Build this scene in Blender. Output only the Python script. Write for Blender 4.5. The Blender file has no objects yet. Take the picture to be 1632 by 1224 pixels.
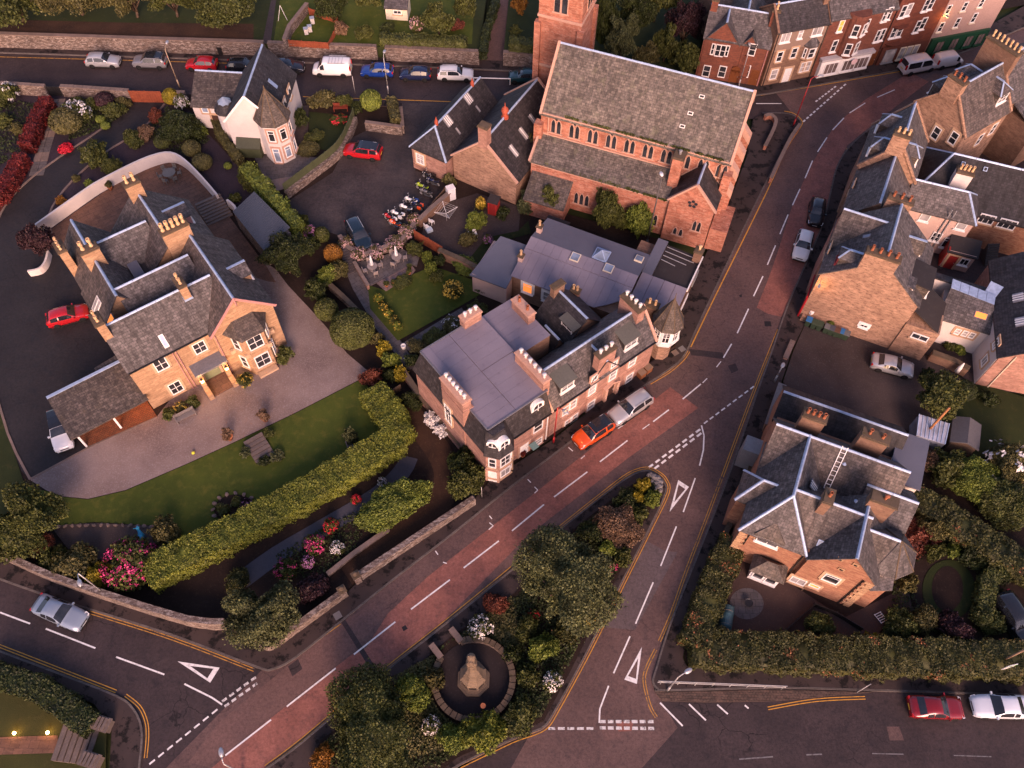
import bpy,math,random
import numpy as np
from mathutils import Vector,Matrix

# ---------------------------------------------------------------- camera, sky, sun, exposure
sc = bpy.context.scene
COL = sc.collection
FPX,CXP,CYP,CAMH = 1320.0,816.0,612.0,70.0          # drone camera, 70 m above the junction
NADX,NADY = 795.0,1430.0
_d = math.hypot(NADX - CXP,NADY - CYP)
PITCH = math.atan(FPX / _d)
ROLL = math.atan2(CXP - NADX,NADY - CYP)
FW = np.array([0,math.cos(PITCH),-math.sin(PITCH)])
_U = np.array([0,math.sin(PITCH),math.cos(PITCH)])
_R = np.array([1.0,0,0])
RT = math.cos(ROLL) * _R + math.sin(ROLL) * _U
UP = -math.sin(ROLL) * _R + math.cos(ROLL) * _U
CAM = np.array([0,0,CAMH])
cd = bpy.data.cameras.new('camera')
cam = bpy.data.objects.new('camera',cd)
COL.objects.link(cam)
cd.sensor_width = 36.0
cd.lens = 36.0 * FPX / 1632.0
cd.clip_end = 2000.0
cd.clip_start = 1.0
cam.matrix_world = Matrix(((RT[0],UP[0],-FW[0],0),(RT[1],UP[1],-FW[1],0),(RT[2],UP[2],-FW[2],CAMH),(0,0,0,1)))
sc.camera = cam

SUN_AZ = Vector((0.18,-1.0,0.0)).normalized()            # where the evening glow comes from
SUN_EL = math.radians(29)
world = bpy.data.worlds.new('World')
sc.world = world
world.use_nodes = True
wn,wl = world.node_tree.nodes,world.node_tree.links
wn.clear()
wo = wn.new('ShaderNodeOutputWorld')
wb = wn.new('ShaderNodeBackground')
sky = wn.new('ShaderNodeTexSky')
sky.sky_type = 'NISHITA'
sky.sun_disc = False
sky.sun_elevation = math.radians(14)
sky.sun_rotation = math.atan2(SUN_AZ.x,SUN_AZ.y)
sky.altitude = 60
sky.dust_density = 3.0
tint = wn.new('ShaderNodeMix')
tint.data_type = 'RGBA'
tint.blend_type = 'MULTIPLY'
tint.inputs['Factor'].default_value = 1.0
tint.inputs['B'].default_value = (1.0,0.81,0.93,1)
wl.new(sky.outputs[0],tint.inputs['A'])
wl.new(tint.outputs['Result'],wb.inputs[0])
wl.new(wb.outputs[0],wo.inputs[0])
wb.inputs[1].default_value = 0.14
sd = bpy.data.lights.new('sun','SUN')
sd.energy = 1.75
sd.angle = math.radians(24)
sd.color = (1.0,0.62,0.51)
sun = bpy.data.objects.new('sun',sd)
COL.objects.link(sun)
_sdir = -(SUN_AZ * math.cos(SUN_EL) + Vector((0,0,math.sin(SUN_EL))))
sun.rotation_euler = _sdir.to_track_quat('-Z','Y').to_euler()
sun.location = (0,0,60)
vs = sc.view_settings
sc.display_settings.display_device = 'sRGB'
vs.view_transform = 'Standard'
vs.look = 'None'
vs.exposure = 1.3
vs.gamma = 1.0
vs.use_curve_mapping = False
sc.cycles.max_bounces = 5
sc.cycles.diffuse_bounces = 3
sc.cycles.use_denoising = True

random.seed(7)
RNG = np.random.default_rng(11)

# ---------------------------------------------------------------- geometry helpers
def P(px,py,z=0.0):
 """the point at height z that the drone sees at photo position px, py"""
 q = RT * ((px - CXP) / FPX) - UP * ((py - CYP) / FPX) + FW
 return CAM + q * ((z - CAMH) / q[2])

def PV(px,py,z=0.0):
 return Vector(P(px,py,z))

class MB:
 """collects faces, then builds ONE mesh with uv in metres along each face"""
 def __init__(s):
  s.v,s.f,s.m = [],[],[]
 def face(s,pts,m=0):
  i = len(s.v)
  s.v.extend([tuple(map(float,p)) for p in pts])
  s.f.append(tuple(range(i,i + len(pts))))
  s.m.append(m)
 def mesh(s,verts,faces,m=0):
  i = len(s.v)
  s.v.extend([tuple(map(float,p)) for p in verts])
  for f in faces:
   s.f.append(tuple(i + k for k in f))
   s.m.append(m)
 def prism(s,poly,z0,z1,m=0,bottom=True):
  """poly: list of xy (or xyz); z0, z1 numbers"""
  n = len(poly)
  a = sum(poly[i][0] * poly[(i + 1) % n][1] - poly[(i + 1) % n][0] * poly[i][1] for i in range(n))
  if a < 0:
   poly = poly[::-1]
  v = [(p[0],p[1],z0) for p in poly] + [(p[0],p[1],z1) for p in poly]
  f = [tuple(range(n,2 * n))] + [(i,(i + 1) % n,n + (i + 1) % n,n + i) for i in range(n)]
  if bottom:
   f.append(tuple(range(n - 1,-1,-1)))
  s.mesh(v,f,m)
 def slab(s,poly,t,m=0):
  """a sloping polygon given a thickness t straight down"""
  n = len(poly)
  top = [Vector(p) for p in poly]
  nz = sum((top[i].x * top[(i + 1) % n].y - top[(i + 1) % n].x * top[i].y) for i in range(n))
  if nz < 0:
   top = top[::-1]
  v = top + [p - Vector((0,0,t)) for p in top]
  f = [tuple(range(n))] + [(i,n + i,n + (i + 1) % n,(i + 1) % n) for i in range(n)] + [tuple(range(2 * n - 1,n - 1,-1))]
  s.mesh(v,f,m)
 def box(s,c,d,rz=0.0,m=0):
  """box with centre-bottom c, size d, turned rz about z"""
  x,y,z = d[0] / 2,d[1] / 2,d[2]
  co,si = math.cos(rz),math.sin(rz)
  v = [(c[0] + co * a - si * b,c[1] + si * a + co * b,c[2] + k) for k in (0,z) for a,b in ((-x,-y),(x,-y),(x,y),(-x,y))]
  s.mesh(v,[(4,5,6,7),(3,2,1,0),(0,1,5,4),(1,2,6,5),(2,3,7,6),(3,0,4,7)],m)
 def bar(s,a,b,w,h=None,m=0,up=Vector((0,0,1))):
  """a straight bar of section w x h from a to b"""
  h = w if h is None else h
  a,b = Vector(a),Vector(b)
  d = (b - a).normalized()
  sx = d.cross(up)
  if sx.length < 1e-4:
   sx = d.cross(Vector((0,1,0)))
  sx.normalize()
  sy = sx.cross(d)
  v = [p + sx * (i * w / 2) + sy * (j * h / 2) for p in (a,b) for i,j in ((-1,-1),(1,-1),(1,1),(-1,1))]
  s.mesh(v,[(0,1,2,3),(7,6,5,4),(0,4,5,1),(1,5,6,2),(2,6,7,3),(3,7,4,0)],m)
 def lathe(s,prof,c=(0,0,0),n=12,m=0,a0=0.0,capb=True,capt=True):
  """prof: list of (r, z)"""
  v,f = [],[]
  for r,z in prof:
   for k in range(n):
    t = a0 + 2 * math.pi * k / n
    v.append((c[0] + r * math.cos(t),c[1] + r * math.sin(t),c[2] + z))
  for i in range(len(prof) - 1):
   for k in range(n):
    f.append((i * n + k,i * n + (k + 1) % n,(i + 1) * n + (k + 1) % n,(i + 1) * n + k))
  if capb:
   f.append(tuple(range(n - 1,-1,-1)))
  if capt:
   b = (len(prof) - 1) * n
   f.append(tuple(range(b,b + n)))
  s.mesh(v,f,m)
 def tube(s,pts,r,n=6,m=0):
  for a,b in zip(pts[:-1],pts[1:]):
   a,b = Vector(a),Vector(b)
   d = (b - a)
   q = d.normalized().to_track_quat('Z','Y')
   r0,r1 = (r,r) if not isinstance(r,tuple) else r
   v = [a + q @ Vector((r0 * math.cos(2 * math.pi * k / n),r0 * math.sin(2 * math.pi * k / n),0)) for k in range(n)]
   v += [b + q @ Vector((r1 * math.cos(2 * math.pi * k / n),r1 * math.sin(2 * math.pi * k / n),0)) for k in range(n)]
   s.mesh(v,[(k,(k + 1) % n,n + (k + 1) % n,n + k) for k in range(n)] + [tuple(range(n - 1,-1,-1)),tuple(range(n,2 * n))],m)
 def data(s,name,mats,off=(0,0,0),smooth=False,flat=0.0):
  me = bpy.data.meshes.new(name)
  off = Vector(off)
  V = np.array(s.v,dtype=np.float64).reshape(-1,3)
  me.from_pydata((V - np.array(off)).tolist(),[],s.f)
  for mt in (mats if isinstance(mats,(list,tuple)) else [mats]):
   me.materials.append(mt)
  if any(s.m):
   me.polygons.foreach_set('material_index',s.m)
  uvl = me.uv_layers.new(name='uv')
  uv = np.zeros((len(me.loops),2))
  k = 0
  cf,sf = math.cos(flat),math.sin(flat)
  for f in s.f:
   p = V[list(f)]
   q = np.roll(p,-1,0)
   nrm = np.array([np.dot(p[:,1] - q[:,1],p[:,2] + q[:,2]),np.dot(p[:,2] - q[:,2],p[:,0] + q[:,0]),np.dot(p[:,0] - q[:,0],p[:,1] + q[:,1])])
   l = np.linalg.norm(nrm)
   nrm = nrm / l if l > 1e-12 else np.array([0,0,1.0])
   if abs(nrm[2]) > 0.995:
    u = np.array([cf,sf,0.0])
   else:
    u = np.array([-nrm[1],nrm[0],0.0])
    u /= np.linalg.norm(u)
   w = np.cross(nrm,u)
   uv[k:k + len(f),0] = p @ u
   uv[k:k + len(f),1] = p @ w
   k += len(f)
  uvl.data.foreach_set('uv',uv.ravel())
  if smooth:
   me.polygons.foreach_set('use_smooth',[True] * len(me.polygons))
  me.update()
  return me

def link(o,parent=None):
 COL.objects.link(o)
 if parent is not None:
  o.parent = parent
 return o

def tag(o,label=None,cat=None,group=None,kind=None):
 if label:
  o['label'] = label
 if cat:
  o['category'] = cat
 if group:
  o['group'] = group
 if kind:
  o['kind'] = kind
 return o

def wloc(o):
 v = Vector((0,0,0))
 while o is not None:
  v += o.location
  o = o.parent
 return v

def empty(name,loc,label,cat,group=None):
 o = bpy.data.objects.new(name,None)
 o.empty_display_size = 0.3
 o.location = Vector(loc)
 return tag(link(o),label,cat,group)

def obj(name,mb,mats,parent=None,loc=None,smooth=False,flat=0.0):
 """mb holds world coordinates; the object sits at loc (or at its parent's place)"""
 if parent is not None and loc is None:
  off,l = wloc(parent),Vector((0,0,0))
 elif parent is not None:
  off = Vector(loc)
  l = Vector(loc) - wloc(parent)
 else:
  l = off = Vector(loc) if loc is not None else Vector((0,0,0))
 o = bpy.data.objects.new(name,mb.data(name,mats,off,smooth,flat))
 o.location = l
 return link(o,parent)

def inst(name,me,parent,loc,rz=0.0,scale=None):
 """an object that shares the mesh me; loc in world, or relative to a parent that is itself turned"""
 o = bpy.data.objects.new(name,me)
 o.location = Vector(loc)
 o.rotation_euler = (0,0,rz)
 if scale is not None:
  o.scale = scale
 return link(o,parent)

def copy_tree(o,parent=None):
 c = o.copy()
 link(c,parent)
 for ch in o.children:
  copy_tree(ch,c)
 return c

# ---------------------------------------------------------------- materials
def srgb(r,g,b):
 f = lambda c: (c / 255 / 12.92) if c / 255 <= 0.04045 else ((c / 255 + 0.055) / 1.055) ** 2.4
 return (f(r),f(g),f(b))

class NT:
 def __init__(s,name):
  s.m = bpy.data.materials.new(name)
  s.m.use_nodes = True
  s.n,s.l = s.m.node_tree.nodes,s.m.node_tree.links
  s.b = s.n['Principled BSDF']
  s.pos = None
 def new(s,t,**kw):
  x = s.n.new(t)
  for k,v in kw.items():
   setattr(x,k,v)
  return x
 def lk(s,a,b):
  s.l.new(a,b)
 def coord(s,how):
  if how == 'uv':
   return s.new('ShaderNodeUVMap').outputs[0]
  if how == 'obj':
   return s.new('ShaderNodeTexCoord').outputs['Object']
  return s.new('ShaderNodeNewGeometry').outputs['Position']
 def noise(s,vec,scale,detail=4.0,rough=0.6,lo=0.3,hi=0.7,dist=0.0):
  t = s.new('ShaderNodeTexNoise')
  t.inputs['Scale'].default_value = scale
  t.inputs['Detail'].default_value = detail
  t.inputs['Roughness'].default_value = rough
  t.inputs['Distortion'].default_value = dist
  s.lk(vec,t.inputs['Vector'])
  return s.ramp(t.outputs[0],lo,hi)
 def ramp(s,fac,lo,hi,a=0.0,b=1.0):
  r = s.new('ShaderNodeMapRange')
  r.inputs[1].default_value,r.inputs[2].default_value = lo,hi
  r.inputs[3].default_value,r.inputs[4].default_value = a,b
  s.lk(fac,r.inputs[0])
  return r.outputs[0]
 def mix(s,fac,a,b,mode='MIX'):
  x = s.new('ShaderNodeMix',data_type='RGBA',blend_type=mode)
  for key,val in (('Factor',fac),('A',a),('B',b)):
   if isinstance(val,(int,float)):
    x.inputs[key].default_value = val
   elif isinstance(val,tuple):
    x.inputs[key].default_value = (*val[:3],1)
   else:
    s.lk(val,x.inputs[key])
  return x.outputs['Result']
 def mul(s,a,b,op='MULTIPLY'):
  x = s.new('ShaderNodeMath',operation=op)
  for i,val in enumerate((a,b)):
   if isinstance(val,(int,float)):
    x.inputs[i].default_value = val
   else:
    s.lk(val,x.inputs[i])
  return x.outputs[0]
 def map(s,vec,scale=(1,1,1),rot=(0,0,0)):
  x = s.new('ShaderNodeMapping')
  x.inputs['Scale'].default_value = scale
  x.inputs['Rotation'].default_value = rot
  s.lk(vec,x.inputs['Vector'])
  return x.outputs[0]
 def bump(s,h,strength=0.3,dist=0.05):
  x = s.new('ShaderNodeBump')
  x.inputs['Strength'].default_value = strength
  x.inputs['Distance'].default_value = dist
  s.lk(h,x.inputs['Height'])
  s.lk(x.outputs[0],s.b.inputs['Normal'])
 def done(s,col,rough=0.85,spec=0.3,metal=0.0):
  if isinstance(col,tuple):
   s.b.inputs['Base Color'].default_value = (*col[:3],1)
  else:
   s.lk(col,s.b.inputs['Base Color'])
  if isinstance(rough,(int,float)):
   s.b.inputs['Roughness'].default_value = rough
  else:
   s.lk(rough,s.b.inputs['Roughness'])
  s.b.inputs['Specular IOR Level'].default_value = spec
  s.b.inputs['Metallic'].default_value = metal
  return s.m

MC = {}
def plain(name,c,rough=0.6,spec=0.4,metal=0.0,var=0.12,how='pos',scale=6.0):
 """one colour with slight wear"""
 if name in MC:
  return MC[name]
 t = NT(name)
 p = t.coord(how)
 n = t.noise(p,scale,3)
 n2 = t.noise(p,scale * 0.13,2)
 k = t.mix(n,tuple(x * (1 - var) for x in c),tuple(min(1,x * (1 + var)) for x in c))
 k = t.mix(t.mul(n2,var * 1.5),k,tuple(x * 0.6 for x in c))
 MC[name] = t.done(k,rough,spec,metal)
 return MC[name]

def blotch(name,c1,c2,c3,s1=0.4,s2=4.0,rough=0.9,bump=0.25,fine=30.0,how='pos',f3=(0.55,0.75)):
 """ground-like surface: two tones in patches, a third in spots, fine grain"""
 if name in MC:
  return MC[name]
 t = NT(name)
 p = t.coord(how)
 a = t.noise(p,s1,4,0.6,0.35,0.65)
 b = t.noise(p,s2,5,0.7,f3[0],f3[1])
 g = t.noise(p,fine,2,0.6,0.2,0.8)
 k = t.mix(a,c1,c2)
 k = t.mix(b,k,c3)
 k = t.mix(0.35,k,t.mix(g,(0.35,0.35,0.35),(1,1,1)),'MULTIPLY')
 t.bump(t.mul(g,b,'ADD'),bump,0.03)
 MC[name] = t.done(k,rough,0.2)
 return MC[name]

def slate(name,c1,c2,c3,w=0.38,h=0.25,moss=None,lich=0.35):
 """coursed slates in uv metres, streaks and lichen"""
 t = NT(name)
 uv = t.coord('uv')
 p = t.coord('pos')
 br = t.new('ShaderNodeTexBrick')
 br.offset = 0.5
 for k,v in (('Scale',1.0),('Mortar Size',0.018),('Mortar Smooth',0.3),('Bias',0.0),('Brick Width',w),('Row Height',h)):
  br.inputs[k].default_value = v
 br.inputs['Color1'].default_value = (0.42,0.42,0.42,1)
 br.inputs['Color2'].default_value = (1,1,1,1)
 br.inputs['Mortar'].default_value = (0.25,0.25,0.25,1)
 t.lk(uv,br.inputs['Vector'])
 st = t.noise(t.map(uv,(1.6,0.22,1)),1.4,4,0.65,0.35,0.68)
 pa = t.noise(p,0.35,3,0.6,0.35,0.65)
 li = t.noise(uv,5.5,4,0.75,0.58,0.72)
 k = t.mix(pa,c1,c2)
 k = t.mix(t.mul(st,0.7),k,tuple(x * 0.45 for x in c1))
 k = t.mix(t.mul(li,lich),k,c3)
 k = t.mix(0.9,k,br.outputs['Color'],'MULTIPLY')
 sk = t.noise(t.map(uv,(1.0,0.7,1)),3.2,3,0.8,0.42,0.62)
 k = t.mix(0.7,k,t.mix(sk,(0.5,0.5,0.5),(1.35,1.3,1.25)),'MULTIPLY')
 if moss:
  mo = t.noise(p,0.9,5,0.7,0.56,0.7)
  k = t.mix(t.mul(mo,0.8),k,moss)
 t.bump(br.outputs['Fac'],-0.5,0.03)
 MC[name] = t.done(k,t.ramp(st,0,1,0.55,0.8),0.35)
 return MC[name]

def stone(name,c1,c2,c3,mortar,w=0.55,h=0.28,grime=0.5,rough_edge=0.03,spot=0.5):
 """coursed rubble / ashlar in uv metres"""
 t = NT(name)
 uv = t.coord('uv')
 p = t.coord('pos')
 wob = t.new('ShaderNodeTexNoise')
 wob.inputs['Scale'].default_value = 3.0
 t.lk(uv,wob.inputs['Vector'])
 off = t.mix(rough_edge * 2,uv,wob.outputs['Color'],'ADD')
 br = t.new('ShaderNodeTexBrick')
 br.offset = 0.45
 for k,v in (('Scale',1.0),('Mortar Size',0.016),('Mortar Smooth',0.2),('Bias',-0.1),('Brick Width',w),('Row Height',h)):
  br.inputs[k].default_value = v
 br.inputs['Color1'].default_value = (*c1,1)
 br.inputs['Color2'].default_value = (*c2,1)
 br.inputs['Mortar'].default_value = (*mortar,1)
 t.lk(off,br.inputs['Vector'])
 sp = t.noise(t.map(uv,(1.0,2.2,1)),1.9,5,0.85,0.50,0.57)
 k = t.mix(t.mul(sp,spot),br.outputs['Color'],c3)
 lp = t.noise(t.map(uv,(0.8,1.6,1)),1.1,4,0.75,0.52,0.62)
 k = t.mix(t.mul(lp,0.45),k,tuple(min(1,x * 1.35) for x in c1))
 gr = t.noise(p,0.5,4,0.65,0.45,0.75)
 k = t.mix(t.mul(gr,grime),k,tuple(x * 0.55 for x in c2))
 fi = t.noise(p,14,2,0.6,0.2,0.8)
 k = t.mix(0.3,k,t.mix(fi,(0.5,0.5,0.5),(1,1,1)),'MULTIPLY')
 t.bump(t.mul(br.outputs['Fac'],t.mul(sp,0.5),'ADD'),-0.5,0.03)
 MC[name] = t.done(k,0.9,0.2)
 return MC[name]

def leafmat(name,c1,c2,c3=None,f3=0.0,rough=0.6):
 t = NT(name)
 g = t.new('ShaderNodeNewGeometry')
 r = g.outputs['Random Per Island']
 k = t.mix(r,tuple(x * 0.62 for x in c1),tuple(x * 1.12 for x in c2))
 n = t.noise(g.outputs['Position'],0.9,4,0.7,0.36,0.62)
 k = t.mix(0.7,k,t.mix(n,(0.42,0.42,0.42),(1.1,1.1,1.0)),'MULTIPLY')
 if c3:
  w = t.new('ShaderNodeTexWhiteNoise')
  w.noise_dimensions = '1D'
  t.lk(r,w.inputs['W'])
  cl = t.noise(g.outputs['Position'],0.55,3,0.6,0.5,0.68)
  k = t.mix(t.ramp(t.mul(w.outputs['Value'],t.ramp(cl,0,1,0.35,1.0)),1 - f3 - 0.01,1 - f3),k,c3)
 MC[name] = t.done(k,rough,0.25)
 return MC[name]

def emit(name,c,s):
 if name in MC:
  return MC[name]
 t = NT(name)
 t.b.inputs['Emission Color'].default_value = (*c,1)
 t.b.inputs['Emission Strength'].default_value = s
 MC[name] = t.done(c,0.5)
 return MC[name]

def glass(name,c=(0.015,0.016,0.02),rough=0.06):
 if name in MC:
  return MC[name]
 t = NT(name)
 p = t.coord('pos')
 n = t.noise(p,0.8,2,0.5,0.3,0.7)
 k = t.mix(n,c,tuple(x * 2.2 for x in c))
 MC[name] = t.done(k,rough,0.8)
 return MC[name]
# ---------------------------------------------------------------- palette
def asphalt(name,c1,c2,c3,patch=0.22,crack=0.6):
 t = NT(name)
 p = t.coord('pos')
 a = t.noise(p,patch,5,0.62,0.35,0.65)
 b = t.noise(p,1.3,5,0.7,0.5,0.72)
 g = t.noise(p,4.2,7,0.88,0.38,0.62)
 k = t.mix(a,c1,c2)
 k = t.mix(t.mul(b,0.75),k,c3)
 k = t.mix(0.75,k,t.mix(g,(0.5,0.5,0.5),(1.25,1.25,1.25)),'MULTIPLY')
 v = t.new('ShaderNodeTexVoronoi',feature='DISTANCE_TO_EDGE')
 v.inputs['Scale'].default_value = 0.33
 wv = t.new('ShaderNodeTexNoise')
 wv.inputs['Scale'].default_value = 1.1
 wv.inputs['Detail'].default_value = 5
 t.lk(p,wv.inputs['Vector'])
 t.lk(t.mix(0.9,p,wv.outputs['Color'],'ADD'),v.inputs['Vector'])
 cr = t.ramp(v.outputs['Distance'],0.0,0.014,1.0,0.0)
 where = t.noise(p,0.12,2,0.5,0.5,0.62)
 k = t.mix(t.mul(t.mul(cr,where),crack),k,tuple(x * 0.3 for x in c3))
 t.bump(g,0.2,0.01)
 MC[name] = t.done(k,t.ramp(b,0,1,0.75,0.6),0.3)
 return MC[name]

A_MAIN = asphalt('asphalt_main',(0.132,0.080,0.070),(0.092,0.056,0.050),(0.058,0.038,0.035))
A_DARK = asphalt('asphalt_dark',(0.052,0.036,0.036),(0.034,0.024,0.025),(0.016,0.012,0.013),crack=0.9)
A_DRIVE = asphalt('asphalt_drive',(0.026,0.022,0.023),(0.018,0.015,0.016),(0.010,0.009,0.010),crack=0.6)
A_YARD = asphalt('asphalt_yard',(0.062,0.048,0.046),(0.030,0.023,0.023),(0.014,0.011,0.012),patch=0.22)
A_RED = asphalt('asphalt_red',(0.285,0.115,0.086),(0.20,0.080,0.061),(0.115,0.055,0.045),patch=0.5,crack=0.4)
A_PATCH = asphalt('asphalt_patch',(0.150,0.086,0.074),(0.120,0.070,0.060),(0.088,0.054,0.048),crack=0.1)
PAVE = blotch('pavement',(0.058,0.041,0.038),(0.038,0.028,0.027),(0.010,0.008,0.008),0.3,0.85,0.85,0.2,25,f3=(0.52,0.60))
KERB = stone('kerb_stone',(0.13,0.11,0.10),(0.10,0.085,0.08),(0.08,0.07,0.06),(0.05,0.045,0.04),0.9,0.5)
def paint(name,c,wear=0.5):
 t = NT(name)
 p = t.coord('pos')
 n = t.noise(p,3.0,5,0.75,0.50,0.62)
 n2 = t.noise(p,22.0,2,0.6,0.45,0.75)
 k = t.mix(t.mul(n,wear),c,(0.06,0.05,0.048))
 k = t.mix(t.mul(n2,0.35),k,tuple(x * 0.5 for x in c))
 MC[name] = t.done(k,0.7,0.3)
 return MC[name]
WPAINT = paint('white_road_paint',(0.74,0.72,0.70),0.35)
WPAINT_OLD = paint('worn_white_road_paint',(0.60,0.58,0.56),0.95)
WPAINT_FAINT = paint('faint_white_road_paint',(0.16,0.15,0.15),0.95)
YPAINT = paint('yellow_road_paint',(0.55,0.27,0.035),0.45)
YPAINT_OLD = paint('worn_yellow_road_paint',(0.45,0.23,0.04),0.95)
SOIL = blotch('soil',(0.028,0.017,0.013),(0.018,0.011,0.009),(0.045,0.030,0.021),0.4,3.0,0.95,0.5,12)
BARK = blotch('bark_mulch',(0.055,0.028,0.017),(0.033,0.018,0.012),(0.090,0.054,0.028),0.5,5.0,0.95,0.5,14)
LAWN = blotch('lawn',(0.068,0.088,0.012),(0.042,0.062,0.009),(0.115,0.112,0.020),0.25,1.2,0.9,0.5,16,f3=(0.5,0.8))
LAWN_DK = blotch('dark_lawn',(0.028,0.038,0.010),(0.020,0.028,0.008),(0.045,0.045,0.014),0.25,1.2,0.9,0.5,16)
GRAVEL = blotch('gravel',(0.27,0.205,0.185),(0.165,0.120,0.108),(0.38,0.32,0.30),0.16,9.0,0.95,0.5,22,f3=(0.5,0.8))
GRAVEL_DK = blotch('dark_gravel',(0.075,0.056,0.052),(0.046,0.034,0.032),(0.12,0.10,0.09),0.2,8.0,0.95,0.4,24)
PURPLE_GRAVEL = blotch('plum_slate_chippings',(0.040,0.028,0.038),(0.028,0.020,0.027),(0.070,0.055,0.066),0.4,9.0,0.9,0.5,18)
FLAG = stone('flagstones',(0.16,0.085,0.058),(0.11,0.062,0.045),(0.19,0.11,0.08),(0.045,0.03,0.025),0.75,0.6,0.4,0.0)
FLAG_GREY = stone('grey_flagstones',(0.115,0.10,0.10),(0.085,0.075,0.075),(0.14,0.12,0.11),(0.03,0.025,0.025),0.6,0.6,0.5,0.0)
CHECK = stone('pink_paving_tiles',(0.22,0.15,0.135),(0.17,0.12,0.11),(0.2,0.15,0.14),(0.06,0.05,0.045),0.5,0.5,0.4,0.0)
BLOCKS = stone('red_block_paving',(0.22,0.075,0.035),(0.15,0.055,0.03),(0.18,0.08,0.04),(0.05,0.03,0.02),0.32,0.2,0.3,0.0)
COBBLE = stone('cobbles',(0.11,0.07,0.055),(0.06,0.045,0.038),(0.14,0.10,0.08),(0.02,0.017,0.015),0.26,0.2,0.5,0.05)
# slates
SL_GREY = slate('grey_slate',(0.150,0.136,0.140),(0.108,0.098,0.103),(0.30,0.27,0.255))
SL_BROWN = slate('brown_grey_slate',(0.150,0.124,0.116),(0.100,0.082,0.080),(0.31,0.25,0.22),lich=0.55)
SL_DARK = slate('dark_slate',(0.062,0.055,0.061),(0.044,0.039,0.044),(0.13,0.12,0.12),lich=0.25)
SL_BLACK = slate('black_slate',(0.036,0.031,0.036),(0.027,0.023,0.027),(0.07,0.063,0.065),lich=0.2)
SL_CHURCH = slate('church_slate',(0.205,0.178,0.155),(0.140,0.122,0.112),(0.36,0.31,0.245),w=0.42,h=0.26,lich=0.6,moss=(0.13,0.125,0.085))
SL_LICH = slate('lichened_slate',(0.150,0.124,0.108),(0.100,0.082,0.075),(0.30,0.25,0.20),lich=0.7,moss=(0.085,0.065,0.045))
# masonry
ST_GOLD = stone('golden_sandstone',(0.40,0.255,0.155),(0.31,0.19,0.115),(0.21,0.125,0.075),(0.26,0.175,0.11),0.8,0.28,0.3)
ST_GABLE = stone('weathered_sandstone',(0.36,0.225,0.155),(0.27,0.16,0.112),(0.13,0.075,0.055),(0.30,0.21,0.15),0.6,0.26,0.55,spot=0.8)
ST_PINK = stone('pink_sandstone',(0.36,0.205,0.16),(0.27,0.14,0.11),(0.17,0.095,0.075),(0.27,0.18,0.145),0.7,0.28,0.4,spot=0.6)
ST_RED = stone('red_sandstone',(0.40,0.165,0.11),(0.24,0.082,0.052),(0.46,0.27,0.20),(0.22,0.11,0.08),0.95,0.36,0.6,spot=0.7)
ST_DKRED = stone('dark_red_sandstone',(0.20,0.070,0.045),(0.15,0.055,0.038),(0.10,0.045,0.035),(0.12,0.06,0.045),0.6,0.28,0.4)
ST_BROWN = stone('brown_rubble',(0.21,0.125,0.085),(0.15,0.085,0.060),(0.24,0.16,0.11),(0.14,0.09,0.07),0.5,0.28,0.4)
ST_WALL = stone('boundary_rubble',(0.150,0.110,0.092),(0.070,0.050,0.044),(0.36,0.31,0.28),(0.04,0.032,0.028),0.5,0.28,0.5,0.06,spot=0.75)
ST_TRIM = plain('pale_dressed_stone',(0.46,0.31,0.20),0.85,0.2)
ST_TRIMP = plain('pink_dressed_stone',(0.42,0.26,0.20),0.85,0.2)
ST_CAP = blotch('mossy_cap_stone',(0.13,0.095,0.065),(0.09,0.065,0.045),(0.07,0.06,0.02),1.0,4.0)
COPE = blotch('coping_stone',(0.22,0.16,0.135),(0.16,0.12,0.10),(0.09,0.075,0.06),0.8,4.0)
ST_ORANGE = stone('orange_brown_rubble',(0.28,0.135,0.085),(0.20,0.085,0.055),(0.38,0.23,0.14),(0.18,0.10,0.07),0.9,0.22,0.3,spot=0.6)  # orange-brown rubble of the dark-roofed hall and corner villa walls
HARL = blotch('white_harling',(0.66,0.60,0.57),(0.56,0.51,0.49),(0.44,0.38,0.35),0.4,2.0,0.95,0.3,18,f3=(0.6,0.85))
HARL_PINK = blotch('pink_harling',(0.55,0.39,0.33),(0.49,0.34,0.29),(0.40,0.28,0.24),0.4,2.0,0.95,0.3,18,f3=(0.6,0.85))
HARL_GREY = blotch('grey_harling',(0.26,0.185,0.145),(0.21,0.15,0.12),(0.16,0.12,0.10),0.4,2.0,0.95,0.3,18)
LEAD = plain('lead_flashing',(0.31,0.40,0.56),0.45,0.5,0.15,0.2,scale=3)
LEAD_DK = plain('dark_lead',(0.14,0.14,0.16),0.5,0.5,0.1,0.2)
FELT = blotch('mauve_roof_felt',(0.225,0.202,0.245),(0.185,0.166,0.205),(0.125,0.112,0.138),0.3,1.1,0.75,0.15,25,f3=(0.6,0.8))
FELT_BLUE = blotch('blue_grey_roof_membrane',(0.125,0.130,0.165),(0.105,0.110,0.142),(0.08,0.085,0.11),0.25,1.5,0.6,0.1,25,f3=(0.6,0.85))
FELT_DK = blotch('black_roof_felt',(0.036,0.030,0.030),(0.028,0.024,0.025),(0.05,0.045,0.043),0.3,2.0,0.7,0.15,20)
SEAM = plain('dark_seam',(0.10,0.085,0.095),0.8)
WHITE = plain('white_paint',(0.74,0.72,0.70),0.45,0.4)
PINKTRIM = plain('dusky_pink_paint',(0.40,0.20,0.19),0.5)
CREAM = plain('cream_paint',(0.62,0.55,0.42),0.5)
BLACKP = plain('black_paint',(0.015,0.014,0.015),0.4)
GREYP = plain('grey_paint',(0.20,0.20,0.21),0.45)
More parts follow.
